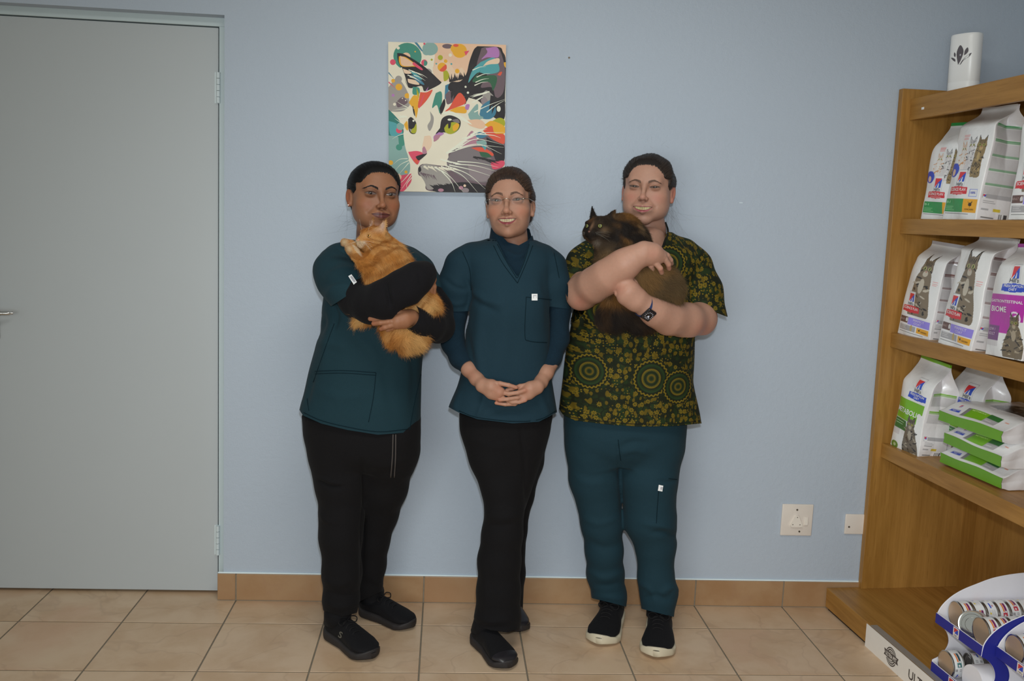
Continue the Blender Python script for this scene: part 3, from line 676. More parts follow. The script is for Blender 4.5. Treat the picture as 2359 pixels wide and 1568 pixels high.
        cv.ell(W * .43, H * .09, W * .035, H * .032, c3(150, 130, 84)); cv.rect(W * .58, W * .94, H * .058, H * .112, ORG); hen(cv, W * .66, H * .088, W * .055, c3(48, 34, 20)); txt.append(('CHICKEN', W * .80, H * .082, H * .014, W * .18, (90, 66, 34)))
        lines(cv, W * .06, W * .9, H * .038, H * .046, 1, c3(80, 78, 78), 1)
    else:
        col, word, w2 = (MAG, 'GASTROINTESTINAL', 'BIOME') if kind == 'gi' else (LIME, 'METABOLIC', None)
        flag(cv, W * .62, H * .735, W * .22); txt.append(("Hill's", W * .62, H * .67, H * .036, W * .22, (60, 60, 66)))
        banner(cv, W * .34, W * .92, H * .565, H * .645, BLUE); txt.append(('PRESCRIPTION', W * .63, H * .620, H * .022, W * .46, (196, 200, 216))); txt.append(('DIET', W * .63, H * .591, H * .020, W * .18, (196, 200, 216)))
        z0 = .21 if kind == 'gi' else .33
        cv.rect(W * .02, W * .93, H * z0, H * .545, col); cv.rect(W * .80, W * .93, H * z0, H * (z0 + .11), WHITE)
        cv.rect(W * .02, W * .93, H * .545, H * .552, c3(190, 188, 190))
        if w2:
            txt.append((word, W * .47, H * .485, H * .024, W * .84, (206, 190, 206))); txt.append((w2, W * .32, H * .415, H * .046, W * .46, (210, 196, 210)))
            cv.ell(W * .76, H * .35, W * .12, H * .052, c3(196, 180, 196), -.5); cv.ell(W * .76, H * .35, W * .09, H * .038, MAG, -.5); cv.ell(W * .76, H * .35, W * .035, H * .03, c3(196, 180, 196), -.7)
            cv.rect(W * .02, W * .36, H * .14, H * .27, c3(100, 62, 104)); cv.rect(W * .02, W * .36, H * .09, H * .14, LGREY); txt.append(('LOW /', W * .17, H * .235, H * .024, W * .2, (170, 150, 170))); txt.append(('ADULT', W * .17, H * .195, H * .024, W * .2, (170, 150, 170)))
            draw_cat(cv, W * .73, H * .01, H * .42, W * .50, .02, (96, 84, 66), (44, 38, 32), (140, 128, 108), 21)
        else:
            txt.append((word, W * .47, H * .425, H * .052, W * .84, (206, 214, 190)))
            cv.rect(W * .02, W * .50, H * .215, H * .325, DGRN); lines(cv, W * .06, W * .44, H * .26, H * .31, 2, c3(150, 180, 150), 1); cv.rect(W * .02, W * .26, H * .15, H * .215, LGREY)
            cv.ell(W * .16, H * .03, W * .13, H * .04, c3(80, 110, 40)); cv.ell(W * .16, H * .03, W * .05, H * .016, c3(150, 160, 120))
            draw_cat(cv, W * .66, H * .0, H * .44, W * .52, .0, (92, 84, 72), (40, 36, 34), (140, 132, 118), 31)
def hen(cv, x, z, s, c):
    cv.ell(x, z, s * .42, s * .3, c); cv.poly([(x + s * .15, z), (x + s * .5, z + s * .42), (x + s * .38, z + s * .6), (x + s * .1, z + s * .2)], c)
    cv.poly([(x - s * .3, z), (x - s * .62, z + s * .5), (x - s * .1, z + s * .15)], c); cv.rect(x - s * .05, x + s * .05, z - s * .55, z, c)

def make_bag(name, label, kind, W, H, D, group, M, strip=None, seed=0, top=.72, waist=0.0, bottom=None, twist=0.0, ns=116, ng=40, nt=200):
    """flat-bottomed gusseted bag: front in the local XZ plane (facing -Y), depth towards +Y"""
    r = np.random.default_rng(seed)
    root = thing(name, label, 'pet food bag', group=group); root.matrix_world = M
    t = np.linspace(0, 1, nt)
    nb, nl = 8, 14
    s_all = [np.linspace(0, 1, ns, endpoint=False), np.linspace(0, 1, ng, endpoint=False), np.linspace(0, 1, nb, endpoint=False), np.linspace(0, 1, nl, endpoint=False)]
    def sm(x, a, b): q = np.clip((x - a) / (b - a), 0, 1); return q * q * (3 - 2 * q)
    ph = r.uniform(0, 6, 6)
    def shape(side, s, tt):
        d = D * (1 - .94 * sm(tt, top, .965)); yf = (D - d) * .5 - .004; yb = yf + d
        if kind == 'lying': yf = D * .42 * (1 - sm(tt, -.02, .26)) ; yb = D * (1 - .5 * sm(tt, top, .965)) - .10 * D * (1 - sm(tt, 0, .1))
        w0 = W * waist * np.exp(-((tt - .80) / .07) ** 2) + .006 * np.sin(7 * tt + ph[0]) * sm(tt, .1, .5)
        x0, x1 = w0, W - w0 * .8 + .003 * np.sin(9 * tt + ph[1])
        bul = .012 * np.sin(np.pi * np.clip(tt, 0, 1)) ** .7 * (1 - sm(tt, .75, .97))
        fold = (.30 * D * sm(tt, .35, .9) + .004) * (1 - .5 * sm(tt, .93, 1))
        if side == 0: x = x0 + (x1 - x0) * s; y = yf - bul * np.sin(np.pi * s) ** .6 + .003 * np.sin(6 * s + 12 * tt + ph[2]) * np.sin(np.pi * s)
        elif side == 1: y = yf + (yb - yf) * s; x = x1 - fold * (1 - abs(2 * s - 1)) ** 1.2 + .004 * np.sin(20 * tt + ph[3]) * np.sin(np.pi * s) + .006 * np.sin(np.pi * s) * np.sin(np.pi * np.clip(tt / .7, 0, 1))
        elif side == 2: x = x1 - (x1 - x0) * s; y = yb + bul * .6 * np.sin(np.pi * s) ** .6
        else: y = yb - (yb - yf) * s; x = x0 + fold * (1 - abs(2 * s - 1)) ** 1.2
        y = y + twist * sm(tt, .6, 1) * D
        z = H * tt * (1 - .0 * s)
        return np.stack([x, y, z + 0 * x], -1)
    V, Cc = [], []; txt = []
    grids = []
    for side, s in enumerate(s_all):
        S, Tt = np.meshgrid(s, t); P = shape(side, S, Tt); grids.append(P)
    Sf, Tf = np.meshgrid(s_all[0], t); Sg, Tg = np.meshgrid(s_all[1], t)
    cf = Cv(Sf * W * 1000, Tf * H * 1000, WHITE); cg = Cv(Sg * D * 1000, Tg * H * 1000, c3(184, 181, 182))
    design(kind, cf, cg, W * 1000, H * 1000, D * 1000, txt)
    cols = [cf.c, cg.c, np.tile(np.array(c3(186, 183, 184)), (nt, nb, 1)), np.tile(np.array(c3(186, 183, 184)), (nt, nl, 1))]
    P = np.concatenate(grids, 1); Q = np.concatenate(cols, 1); n = P.shape[1]
    if strip is not None: Q[t > .965] = strip
    V = P.reshape(-1, 3); Cc = Q.reshape(-1, 3)
    i, j = np.meshgrid(np.arange(nt - 1), np.arange(n), indexing='ij'); j2 = (j + 1) % n
    F = np.stack([i * n + j, i * n + j2, (i + 1) * n + j2, (i + 1) * n + j], -1).reshape(-1, 4)
    # bottom
    bc = len(V); V = np.vstack([V, V[:n].mean(0)[None]]); Cc = np.vstack([Cc, Cc[0][None]])
    Fb = [(bc, (k + 1) % n, k, k) for k in range(n)]
    me = mesh_of('pouch', V, F); set_col(me, Cc); me.polygons.foreach_set('use_smooth', np.ones(len(me.polygons), bool))
    link('pouch', me, BAG, root)
    if bottom is not None:
        m = MB()
        a = [tuple(p) for p in V[:n]]
        m.add([(p[0], p[1], -.001) for p in a], [tuple(range(n))])
        m.make('bottom_panel', plain('bag_bottom_' + str(seed), bottom, .35, .5), root)
    else:
        MB().add([tuple(p) for p in V[:n]], [tuple(range(n))[::-1]]).make('bottom_panel', WHITEP, root)
    # lettering follows the film, a hair in front of it
    m = MB(); cl = []
    for (s, x, z, hh, ww, col) in txt:
        V2, F2 = text2d(s, True); k = ww / V2[:, 0].max()
        X = (V2[:, 0] * k + x - ww / 2) / 1000 / W; Z = (V2[:, 1] * hh + z - hh / 2) / 1000 / H
        p = shape(0, np.clip(X, 0, 1), Z); p[:, 1] -= .0012
        m.add(p, F2); cl += [c3(*col)] * len(p)
    o = m.make('lettering', PRINT, root); o['kind'] = 'stuff'; set_col(o.data, np.array(cl))
    return root
def bag_at(x, y, z, turn=0.0, tip=0.0, lean=0.0):
    return SHELF_M @ Matrix.Translation((x, y, z)) @ Matrix.Rotation(-math.pi / 2 + turn, 4, 'Z') @ Matrix.Rotation(tip, 4, 'X') @ Matrix.Rotation(lean, 4, 'Y')
R_ = math.radians
make_bag('pet_food_bag', 'white kitten food bag with green top strip beside the shelf end, top shelf', 'kitten', .185, .335, .10, 'pet food bags on the top shelf', bag_at(.060, -.118, 1.4805, R_(4), R_(-4), R_(3)), GRN, 3, .74, .10)
make_bag('pet_food_bag', 'tall white kitten food bag with green striped side on the top shelf', 'kitten', .190, .375, .125, 'pet food bags on the top shelf', bag_at(.058, -.250, 1.4805, R_(-2), R_(-6), R_(2)), None, 4, .80, .02)
make_bag('pet_food_bag', 'white food bag at the picture edge on the top shelf, red banner showing', 'coat', .190, .36, .12, 'pet food bags on the top shelf', bag_at(.050, -.598, 1.4805, R_(2), R_(-4), 0), None, 5, .76)
make_bag('pet_food_bag', 'white tabby cat food bag against the shelf end, middle shelf', 'coat', .185, .345, .095, 'pet food bags on the middle shelf', bag_at(.056, -.040, 1.0675, R_(3), R_(-5), R_(4)), c3(150, 148, 152), 6, .80, .03, None, .2)
make_bag('pet_food_bag', 'white tabby cat food bag with glossy brown striped side, taller, middle shelf', 'coat', .190, .375, .125, 'pet food bags on the middle shelf', bag_at(.050, -.302, 1.0675, R_(-2), R_(-7), R_(3)), None, 7, .84, .05)
make_bag('pet_food_bag', 'white and magenta digestive food bag at the picture edge, middle shelf', 'gi', .190, .345, .12, 'pet food bags on the middle shelf', bag_at(.046, -.560, 1.0675, R_(-5), R_(-3), R_(-2)), MAG, 8, .78, .06)
make_bag('pet_food_bag', 'white and green weight food bag with lime top strip standing on the lowest shelf', 'metabolic', .170, .345, .105, 'pet food bags on the lowest shelf', bag_at(.058, -.052, .6535, R_(2), R_(-5), R_(4)), LIME, 9, .70, .05)
make_bag('pet_food_bag', 'white and green weight food bag standing behind the lying bags, lowest shelf', 'metabolic', .170, .345, .105, 'pet food bags on the lowest shelf', bag_at(.175, -.165, .6535, R_(2), R_(-5), R_(3)), None, 10, .70, .03)
LB = c3(84, 128, 30); LB4 = (float(LB[0]), float(LB[1]), float(LB[2]), 1)
def lying(x, y, z, turn=0.0, tip=0.0):
    # on its back: the bag's bottom faces the room, its front looks up
    return SHELF_M @ Matrix.Translation((x, y, z)) @ Matrix.Rotation(-math.pi / 2 + turn, 4, 'Z') @ Matrix.Rotation(R_(-90) + tip, 4, 'X') @ Matrix.Translation((0, -.0, 0))
for k, (x, y, z, tn, lab) in enumerate((
        (.075, -.330, .655, R_(1), 'green bottomed food bag lying flat, lowest of the pile of three'),
        (.072, -.345, .727, R_(-2), 'green bottomed food bag lying flat, middle of the pile of three'),
        (.062, -.320, .799, R_(2), 'green bottomed food bag lying flat, topmost of the pile of three'))):
    make_bag('lying_pet_food_bag', lab, 'lying', .315, .30, .068, 'lying pet food bags', SHELF_M @ Matrix.Translation((x, y, z + .068)) @ Matrix.Rotation(-math.pi / 2 + tn, 4, 'Z') @ Matrix.Rotation(R_(-90), 4, 'X'), None, 20 + k, .62, 0, LB4, 0, 110, 24, 110)

# ================================================================== cans and their cardboard displays
TIN = plain('tin_plate', (.62, .61, .58, 1), .22, .5, 1.0, var=.06, scale=40)
TINB = plain('beige_tin_end', A(150, 128, 106), .30, .5, .35, var=.05)
CANL = vcol('can_label', .3, .5, grain=0)
def can_meshes(pal):
    R, Lh, n, k = .0415, .038, 96, 26
    prof = [(R - .004, 0.0), (R - .0015, -.0006), (R, .0006), (R, .0024), (R - .0016, .0036), (R - .0016, .0046)]
    a = MB(); a.lathe(prof + [(R - .0016, Lh - .0046), (R - .0016, Lh - .0036), (R, Lh - .0024), (R, Lh - .0006), (R - .0015, Lh + .0006), (R - .004, Lh), (R - .0045, Lh - .003), (R - .010, Lh - .0030), (R - .011, Lh - .002), (R - .020, Lh - .002), (R - .021, Lh - .003), (.004, Lh - .003)], 48)
    body = a.make('can_body', TIN, auto=40); e = MB().lathe([(0.0001, .0008), (R - .006, .0008), (R - .0055, .0002), (R - .004, -.0001)], 48).make('can_end', TINB, auto=40)
    th = np.linspace(0, 2 * math.pi, n, endpoint=False); z = np.linspace(.0048, Lh - .0048, k)
    TH, Z = np.meshgrid(th, z)
    V = np.stack([(R - .0010) * np.cos(TH), (R - .0010) * np.sin(TH), Z], -1).reshape(-1, 3)
    cv = Cv(TH * R * 1000, Z * 1000, WHITE); Cir = 2 * math.pi * R * 1000
    P, O, Rd = pal
    for o in (0, Cir / 2):
        cv.rect(o + 4, o + 50, 20, 27, P); cv.rect(o + 4, o + 34, 14.5, 19.0, O); cv.rect(o + 38, o + 50, 13, 27, Rd)
        cv.ell(o + 34, 23.5, 3.2, 3.0, c3(200, 190, 196)); cv.rect(o + 41, o + 47, 17, 22, c3(200, 180, 182))
        cv.rect(o + 76, o + 94, 15, 19, BLUE); cv.rect(o + 82, o + 88, 22, 26, c3(176, 44, 48)); cv.rect(o + 84, o + 89, 22, 24, BLUE); cv.rect(o + 79, o + 91, 20, 21, GREY * .8)
        cv.rect(o + 57, o + 64, 20, 27, GREY); cv.rect(o + 58.5, o + 62, 21.5, 25.5, WHITE)
        for q in range(5): cv.rect(o + 56 + q * 3.2, o + 57.6 + q * 3.2, 7, 14, GREY * .85)
        lines(cv, o + 98, o + 122, 8, 28, 5, LGREY * .9, q)
        cv.rect(o + 108, o + 113, 9, 14, c3(180, 160, 60))
    F = np.array([(i * n + j, i * n + (j + 1) % n, (i + 1) * n + (j + 1) % n, (i + 1) * n + j) for i in range(k - 1) for j in range(n)])
    me = mesh_of('can_label', V, F, True); set_col(me, cv.c.reshape(-1, 3))
    lab = link('can_label', me, CANL)
    return body, e, lab
def can_proto(pal):
    r = thing('food_can', 'x', 'can', group='pet food cans in the cardboard display')
    for o in can_meshes(pal): o.parent = r
    return r
PUR = (c3(100, 30, 76), c3(212, 104, 44), c3(160, 34, 52)); TEAL = (c3(40, 64, 72), c3(212, 104, 50), c3(44, 92, 92))
canP, canT = can_proto(PUR), can_proto(TEAL)
_used = set()
def place_can(proto, M, label):
    c = proto if proto not in _used else copy_tree(proto)
    _used.add(proto); c.matrix_world = M; c['label'] = label; return c
def can_mat(x, y, z, spin, turn=0.0):
    # axis along the shelf's depth (local +x), can resting on its side
    return SHELF_M @ Matrix.Translation((x, y, z)) @ Matrix.Rotation(turn, 4, 'Z') @ Matrix.Rotation(math.pi / 2, 4, 'Y') @ Matrix.Rotation(spin, 4, 'Z')
CARDW = plain('white_card', A(186, 184, 196), .4, .4, var=.02)
CARDB = plain('navy_card', A(30, 34, 112), .4, .4, var=.04)
def display(name, label, y0, x0=0.0):
    """two-tier tray, 0.222 wide; local: x depth, y towards the back wall, z up; y0 = far side"""
    r = thing(name, label, 'display box', group='cardboard can displays'); r.matrix_world = SHELF_M @ Matrix.Translation((x0, y0, .0855))
    w = .222
    side = spline([(-.107, .158), (-.100, .196), (-.075, .229), (-.036, .256), (.015, .277), (.08, .298), (.17, .310), (.26, .310)], 6).tolist() + [(.26, 0), (-.107, 0), (-.107, .035)]
    side += spline([(-.107, .036), (-.080, .050), (-.062, .075), (-.058, .097), (-.066, .122), (-.084, .143), (-.107, .157)], 4).tolist()
    for yy, nm in ((0.0, 'far_side'), (-w, 'near_side')):
        M = Matrix.Translation((0, yy - .0012, 0))
        s = MB().prism(side, .0024, M).make(nm, CARDW, r)
        MB().prism(side, .0006, Matrix.Translation((0, yy - .0019 if yy else yy + .0013, 0))).make('blue_face', CARDB, s)
        MB().tube([(x, yy, z) for x, z in side[:43]], .0016, 6).make('card_edge', CARDW, s)
    MB().box(-.105, .258, -w, 0, .0, .002).box(-.105, .258, -w, 0, .157, .1595).box(.257, .26, -w, 0, 0, .31).make('trays', CARDW, r)
    for zz, nm in ((.0, 'lower_lip'), (.158, 'upper_lip')):
        l = MB().box(-.1088, -.1062, -w - .001, .001, zz, zz + .031, .0008).make(nm, CARDB, r)
        MB().box(-.1078, -.1052, -w, 0, zz + .0295, zz + .0318).make('lip_edge', CARDW, l)
        m = MB(); f = lambda y, z: (-.1091, y, z); g = lambda y, z: (-.1093, y, z)
        yc = -w * .47
        m.add([f(yc + .014, zz + .001), f(yc - .014, zz + .001), f(yc - .014, zz + .030), f(yc + .014, zz + .030)], [(0, 1, 2, 3)])
        m.make('logo_tag', plain('logo_white', A(186, 180, 176), .5), l)
        MB().add([g(yc + .010, zz + .012), g(yc + .010, zz + .027), g(yc - .010, zz + .027), g(yc - .002, zz + .021)], [(0, 1, 2, 3)]).make('logo_flag', plain('logo_red', A(160, 50, 52), .5), l)
        MB().add([g(yc + .007, zz + .011), g(yc - .000, zz + .020), g(yc - .010, zz + .026), g(yc - .010, zz + .011)], [(0, 1, 2, 3)]).make('logo_flag', plain('logo_blue', A(44, 62, 150), .5), l)
        m = MB(); text_on(m, "Hill's", lambda x, z: (-.1093, yc - x, zz + z), .0055, (0, .0055), .019, True); m.make('lettering', INK, l)['kind'] = 'stuff'
    return r
d1 = display('can_display', 'white and navy two tier cardboard can display holding purple labelled cans', -.662)
MB().cyl((-.086, -.167, .050), (.20, -.167, .050), .049, n=40).make('card_tube', CARDW, d1, auto=40)
d2 = display('can_display', 'second cardboard can display nearer the camera, cut by the picture corner', -.890, .042)
zt = .0855 + .1600 + .0417
for k in range(7):
    place_can(canP, can_mat(-.074 + k * .0386, -.662 - .046, zt, (.1, .75, 1.6, .2, -.25, .35, .05)[k], .0),
              'purple labelled tin, can %s from the front in the far upper row' % ('one', 'two', 'three', 'four', 'five', 'six', 'seven')[k])
for k in range(6):
    place_can(canP, can_mat(-.070 + k * .0386, -.662 - .160, zt, (.12, -.02, .1, .22, .06, .15)[k]),
              'purple labelled tin, can %s from the front in the near upper row' % ('one', 'two', 'three', 'four', 'five', 'six')[k])
place_can(canP, SHELF_M @ Matrix.Translation((-.052, -.7655, zt - .006)) @ Matrix.Rotation(R_(-142), 4, 'Z') @ Matrix.Rotation(R_(72), 4, 'Y') @ Matrix.Rotation(2.2, 4, 'Z') @ Matrix.Translation((0, 0, -.02)), 'purple labelled tin turned lid outwards between the two upper rows')
place_can(canT, can_mat(-.092, -.662 - .046, .0855 + .0022 + .0417, .15), 'teal labelled tin at the front of the lower tray')
place_can(canT, SHELF_M @ Matrix.Translation((.005, -.735, .0855 + .0022 + .0417)) @ Matrix.Rotation(R_(180 - 12), 4, 'Z') @ Matrix.Rotation(math.pi / 2, 4, 'Y') @ Matrix.Rotation(1.0, 4, 'Z'), 'teal labelled tin further inside the lower tray, ribbed lid showing')
place_can(canT, can_mat(-.046, -.890 - .046, zt, .1), 'orange labelled tin in the second display at the picture corner')
# ================================================================== organic modelling: smooth unions of simple solids, polygonised
class SDF:
    def __init__(s): s.p = []
    def add(s, lo, hi, f, k=.01, op='u'):
        s.p.append((np.asarray(lo, float), np.asarray(hi, float), f, k, op)); return s
    def rc(s, a, b, ra, rb=None, k=.01, op='u', flat=None):
        """round cone; flat = (axis, factor) squeezes the section along an axis"""
        a, b = np.asarray(a, float), np.asarray(b, float); rb = ra if rb is None else rb; ab = b - a; L = max(ab @ ab, 1e-12)
        if flat is not None: n = np.asarray(flat[0], float); n = n / np.linalg.norm(n); q = flat[1]
        def f(P):
            t = np.clip(((P - a) @ ab) / L, 0, 1); d = P - a - t[:, None] * ab
            if flat is not None: d = d + np.outer((d @ n) * (1 / q - 1), n)
            return (np.sqrt((d * d).sum(1)) - (ra + (rb - ra) * t)) * (1 if flat is None else min(1, q) ** .5)
        R = max(ra, rb) * (1 if flat is None else max(1, flat[1]))
        return s.add(np.minimum(a, b) - R, np.maximum(a, b) + R, f, k, op)
    def chain(s, pts, rad, k=.01, flat=None, op='u'):
        for i in range(len(pts) - 1): s.rc(pts[i], pts[i + 1], rad[i], rad[i + 1], k, op, flat)
        return s
    def el(s, c, r, k=.01, op='u', R=None):
        c, r = np.asarray(c, float), np.asarray(r, float)
        def f(P):
            d = P - c
            if R is not None: d = d @ R
            k0 = np.sqrt(((d / r) ** 2).sum(1)); k1 = np.sqrt(((d / (r * r)) ** 2).sum(1)) + 1e-9
            return k0 * (k0 - 1) / k1
        m = r.max() if R is not None else r
        return s.add(c - m, c + m, f, k, op)
    def vt(s, rows, k=.01, op='u', p=2.3, tilt=0.0):
        """upright tube: rows of (z, cx, cy, rx, ry)"""
        A_ = np.array(sorted(rows)); zs = A_[:, 0]
        zz = np.linspace(zs[0], zs[-1], 80)
        def pch(v):      # monotone-ish cubic through the rows
            h = np.diff(zs); d = np.diff(v) / h; m = np.concatenate([[d[0]], (d[1:] + d[:-1]) / 2, [d[-1]]])
            i = np.clip(np.searchsorted(zs, zz) - 1, 0, len(zs) - 2); t = (zz - zs[i]) / h[i]
            return (2 * t**3 - 3 * t**2 + 1) * v[i] + (t**3 - 2 * t**2 + t) * h[i] * m[i] + (-2 * t**3 + 3 * t**2) * v[i + 1] + (t**3 - t**2) * h[i] * m[i + 1]
        c = [pch(A_[:, j]) for j in range(1, 5)]
        def f(P):
            z = P[:, 2]; cx, cy, rx, ry = [np.interp(z, zz, q) for q in c]
            n = (np.abs((P[:, 0] - cx) / rx) ** p + np.abs((P[:, 1] - cy) / ry) ** p) ** (1 / p)
            return np.maximum((n - 1) * np.minimum(rx, ry) * .9, np.maximum(zs[0] - z, z - zs[-1]))
        lo = [(c[0] - c[2]).min(), (c[1] - c[3]).min(), zs[0]]; hi = [(c[0] + c[2]).max(), (c[1] + c[3]).max(), zs[-1]]
        return s.add(lo, hi, f, k, op)
    def ev(s, P):
        F = np.full(len(P), .25)
        for lo, hi, f, k, op in s.p:
            m = k + .05
            I = np.nonzero(((P > lo - m) & (P < hi + m)).all(1))[0]
            if not len(I): continue
            d = f(P[I]); a = F[I]
            if op == 'u':
                h = np.maximum(k - np.abs(a - d), 0) / k; F[I] = np.minimum(a, d) - h * h * k * .25
            else:
                d = -d; h = np.maximum(k - np.abs(a - d), 0) / k; F[I] = np.maximum(a, d) + h * h * k * .25
        return F
    def bounds(s):
        U = [q for q in s.p if q[4] == 'u']
        return np.min([q[0] for q in U], 0), np.max([q[1] for q in U], 0)
    def mesh(s, h, smooth=2, box=None, levels=3):
        lo, hi = s.bounds() if box is None else (np.asarray(box[0], float), np.asarray(box[1], float))
        lo = lo - 2 * h; S = h * 2 ** levels
        n = np.ceil((hi + 2 * h - lo) / S).astype(int)
        I = np.stack(np.meshgrid(*[np.arange(q) for q in n], indexing='ij'), -1).reshape(-1, 3)
        for L in range(levels, -1, -1):
            w = h * 2 ** L
            f = s.ev(lo + (I + .5) * w)
            I = I[np.abs(f) < w * (1.6 if L else 1.3)]
            if L: I = (I[:, None] * 2 + np.array([(a, b, c) for a in (0, 1) for b in (0, 1) for c in (0, 1)])[None]).reshape(-1, 3)
        N = (n * 2 ** levels + 3).astype(np.int64)
        key = lambda A_: (A_[:, 0] * N[1] + A_[:, 1]) * N[2] + A_[:, 2]
        off = np.array([(a, b, c) for a in (0, 1) for b in (0, 1) for c in (0, 1)])
        cor = (I[:, None] + off[None]).reshape(-1, 3); ck = key(cor)
        uk, first, inv = np.unique(ck, return_index=True, return_inverse=True)
        fv = s.ev(lo + cor[first] * h)[inv].reshape(-1, 8)
        act = (fv.min(1) < 0) & (fv.max(1) >= 0); I = I[act]; fv = fv[act]
        E = [(0, 1), (2, 3), (4, 5), (6, 7), (0, 2), (1, 3), (4, 6), (5, 7), (0, 4), (1, 5), (2, 6), (3, 7)]
        acc = np.zeros((len(I), 3)); cnt = np.zeros(len(I))
        for a, b in E:
            fa, fb = fv[:, a], fv[:, b]; m = (fa < 0) != (fb < 0); t = np.where(m, fa / np.where(m, fa - fb, 1), 0)
            acc += np.where(m[:, None], off[a] + t[:, None] * (off[b] - off[a]), 0); cnt += m
        V = lo + (I + acc / cnt[:, None]) * h
        kk = key(I); o = np.argsort(kk); ks = kk[o]
        st = np.array([N[1] * N[2], N[2], 1])
        Q = []
        for ax, c1 in ((0, 4), (1, 2), (2, 1)):
            m = (fv[:, 0] < 0) != (fv[:, c1] < 0); J = np.nonzero(m)[0]
            u, v = [(1, 2), (2, 0), (0, 1)][ax]
            q = []; ok = np.ones(len(J), bool)
            for d in ((0, 0), (1, 0), (1, 1), (0, 1)):
                k2 = kk[J] - d[0] * st[u] - d[1] * st[v]
                p = np.searchsorted(ks, k2); p = np.minimum(p, len(ks) - 1); ok &= ks[p] == k2; q.append(o[p])
            q = np.stack(q, 1); fl = fv[J, 0] >= 0; q[fl] = q[fl][:, ::-1]
            Q.append(q[ok])
        Q = np.vstack(Q)
        return relax(V, Q, smooth), Q
def relax(V, Q, n, lam=.5):
    e = np.vstack([Q[:, [i, (i + 1) % Q.shape[1]]] for i in range(Q.shape[1])])
    a = np.concatenate([e[:, 0], e[:, 1]]); b = np.concatenate([e[:, 1], e[:, 0]]); N = len(V)
    c = np.maximum(np.bincount(a, minlength=N), 1)[:, None]
    for it in range(n):
        m = np.stack([np.bincount(a, V[b, i], N) for i in range(3)], 1) / c
        V = V + (lam if it % 2 == 0 else -lam * .9) * (m - V) if n > 3 else V + lam * (m - V)
    return V
def normals(V, Q):
    fn = np.cross(V[Q[:, 2]] - V[Q[:, 0]], V[Q[:, 3]] - V[Q[:, 1]])
    N = np.zeros_like(V)
    for i in range(4):
        for j in range(3): N[:, j] += np.bincount(Q[:, i], fn[:, j], len(V))
    return N / (np.linalg.norm(N, axis=1, keepdims=True) + 1e-12)
def drop(V, Q, bad):
    """remove the vertices flagged bad (and every face that uses one)"""
    Q = Q[~bad[Q].any(1)]; use = np.unique(Q); m = np.full(len(V), -1); m[use] = np.arange(len(use))
    return V[use], m[Q], use
def clip(V, Q, d):
    """cut a mesh along d = 0, keeping d < 0, with a clean edge"""
    ins = d < 0; keep = ins[Q].any(1); Q = Q[keep]; V = V.copy(); N = len(V)
    acc = np.zeros((N, 3)); cnt = np.zeros(N)
    for i in range(4):
        a, b = Q[:, i], Q[:, (i + 1) % 4]
        for p, q in ((a, b), (b, a)):
            m = ~ins[p] & ins[q]; t = (d[q[m]] / (d[q[m]] - d[p[m]] - 1e-12))[:, None]; X = V[q[m]] + t * (V[p[m]] - V[q[m]])
            np.add.at(acc, p[m], X); np.add.at(cnt, p[m], 1)
    mv = cnt > 0; V[mv] = acc[mv] / cnt[mv, None]
    far = np.zeros(N, bool); far[Q.ravel()] = True; far &= ~ins & ~mv
    acc2 = np.zeros((N, 3)); c2 = np.zeros(N)
    for i in range(4):
        a, b = Q[:, i], Q[:, (i + 1) % 4]
        for p, q in ((a, b), (b, a)):
            m = far[p] & ~far[q]; np.add.at(acc2, p[m], V[q[m]]); np.add.at(c2, p[m], 1)
    m = far & (c2 > 0); V[m] = acc2[m] / c2[m, None]
    use = np.unique(Q); mp = np.full(N, -1); mp[use] = np.arange(len(use)); return V[use], mp[Q]
def seg_dist(P, pts):
    """pixel distance to a polyline, and the fraction along it"""
    best = np.full(len(P), 1e9); tt = np.zeros(len(P)); pts = np.asarray(pts, float)
    for i in range(len(pts) - 1):
        a, b = pts[i], pts[i + 1]; ab = b - a; t = np.clip(((P - a) @ ab) / (ab @ ab + 1e-9), 0, 1)
        d = np.linalg.norm(P - a - t[:, None] * ab, axis=1); m = d < best; best[m] = d[m]; tt[m] = (i + t[m]) / (len(pts) - 1)
    return best, tt
def folds(V, Q, strokes, noise=0.0, seed=0, scale=9.0, stretch=(1, 1, .35)):
    """press soft folds into cloth: strokes of (polyline as seen from the front, width, depth); depth > 0 is a ridge"""
    N = normals(V, Q); P = proj(V); D = np.zeros(len(V)); facing = np.clip(-(N @ FWD) * 2.0 + .3, 0, 1)
    for pts, w, d in strokes:
        dist, t = seg_dist(P, spline(pts, 6)); D += d * np.exp(-(dist / w) ** 2) * np.sin(np.pi * np.clip(t * .96 + .02, 0, 1)) ** .5 * facing
    if noise:
        r = np.random.default_rng(seed); S = V * np.array(stretch) * scale; n = np.zeros(len(V))
        for k in range(7):
            w = r.normal(size=3); w /= np.linalg.norm(w); n += np.sin(S @ w * (1.5 + k * .8) + r.uniform(0, 6) + 1.6 * np.sin(S @ r.normal(size=3) * .9 + k)) / (1 + .5 * k)
        D += noise * n / 2.2
    return V + N * D[:, None]
def put_mesh(name, V, Q, mat, parent=None, col=None, org=None, smooth=True):
    V = np.asarray(V, float)
    if org is not None: V = V - np.asarray(org)
    me = mesh_of(name, V, np.asarray(Q), smooth)
    if col is not None: set_col(me, col)
    return link(name, me, mat, parent)
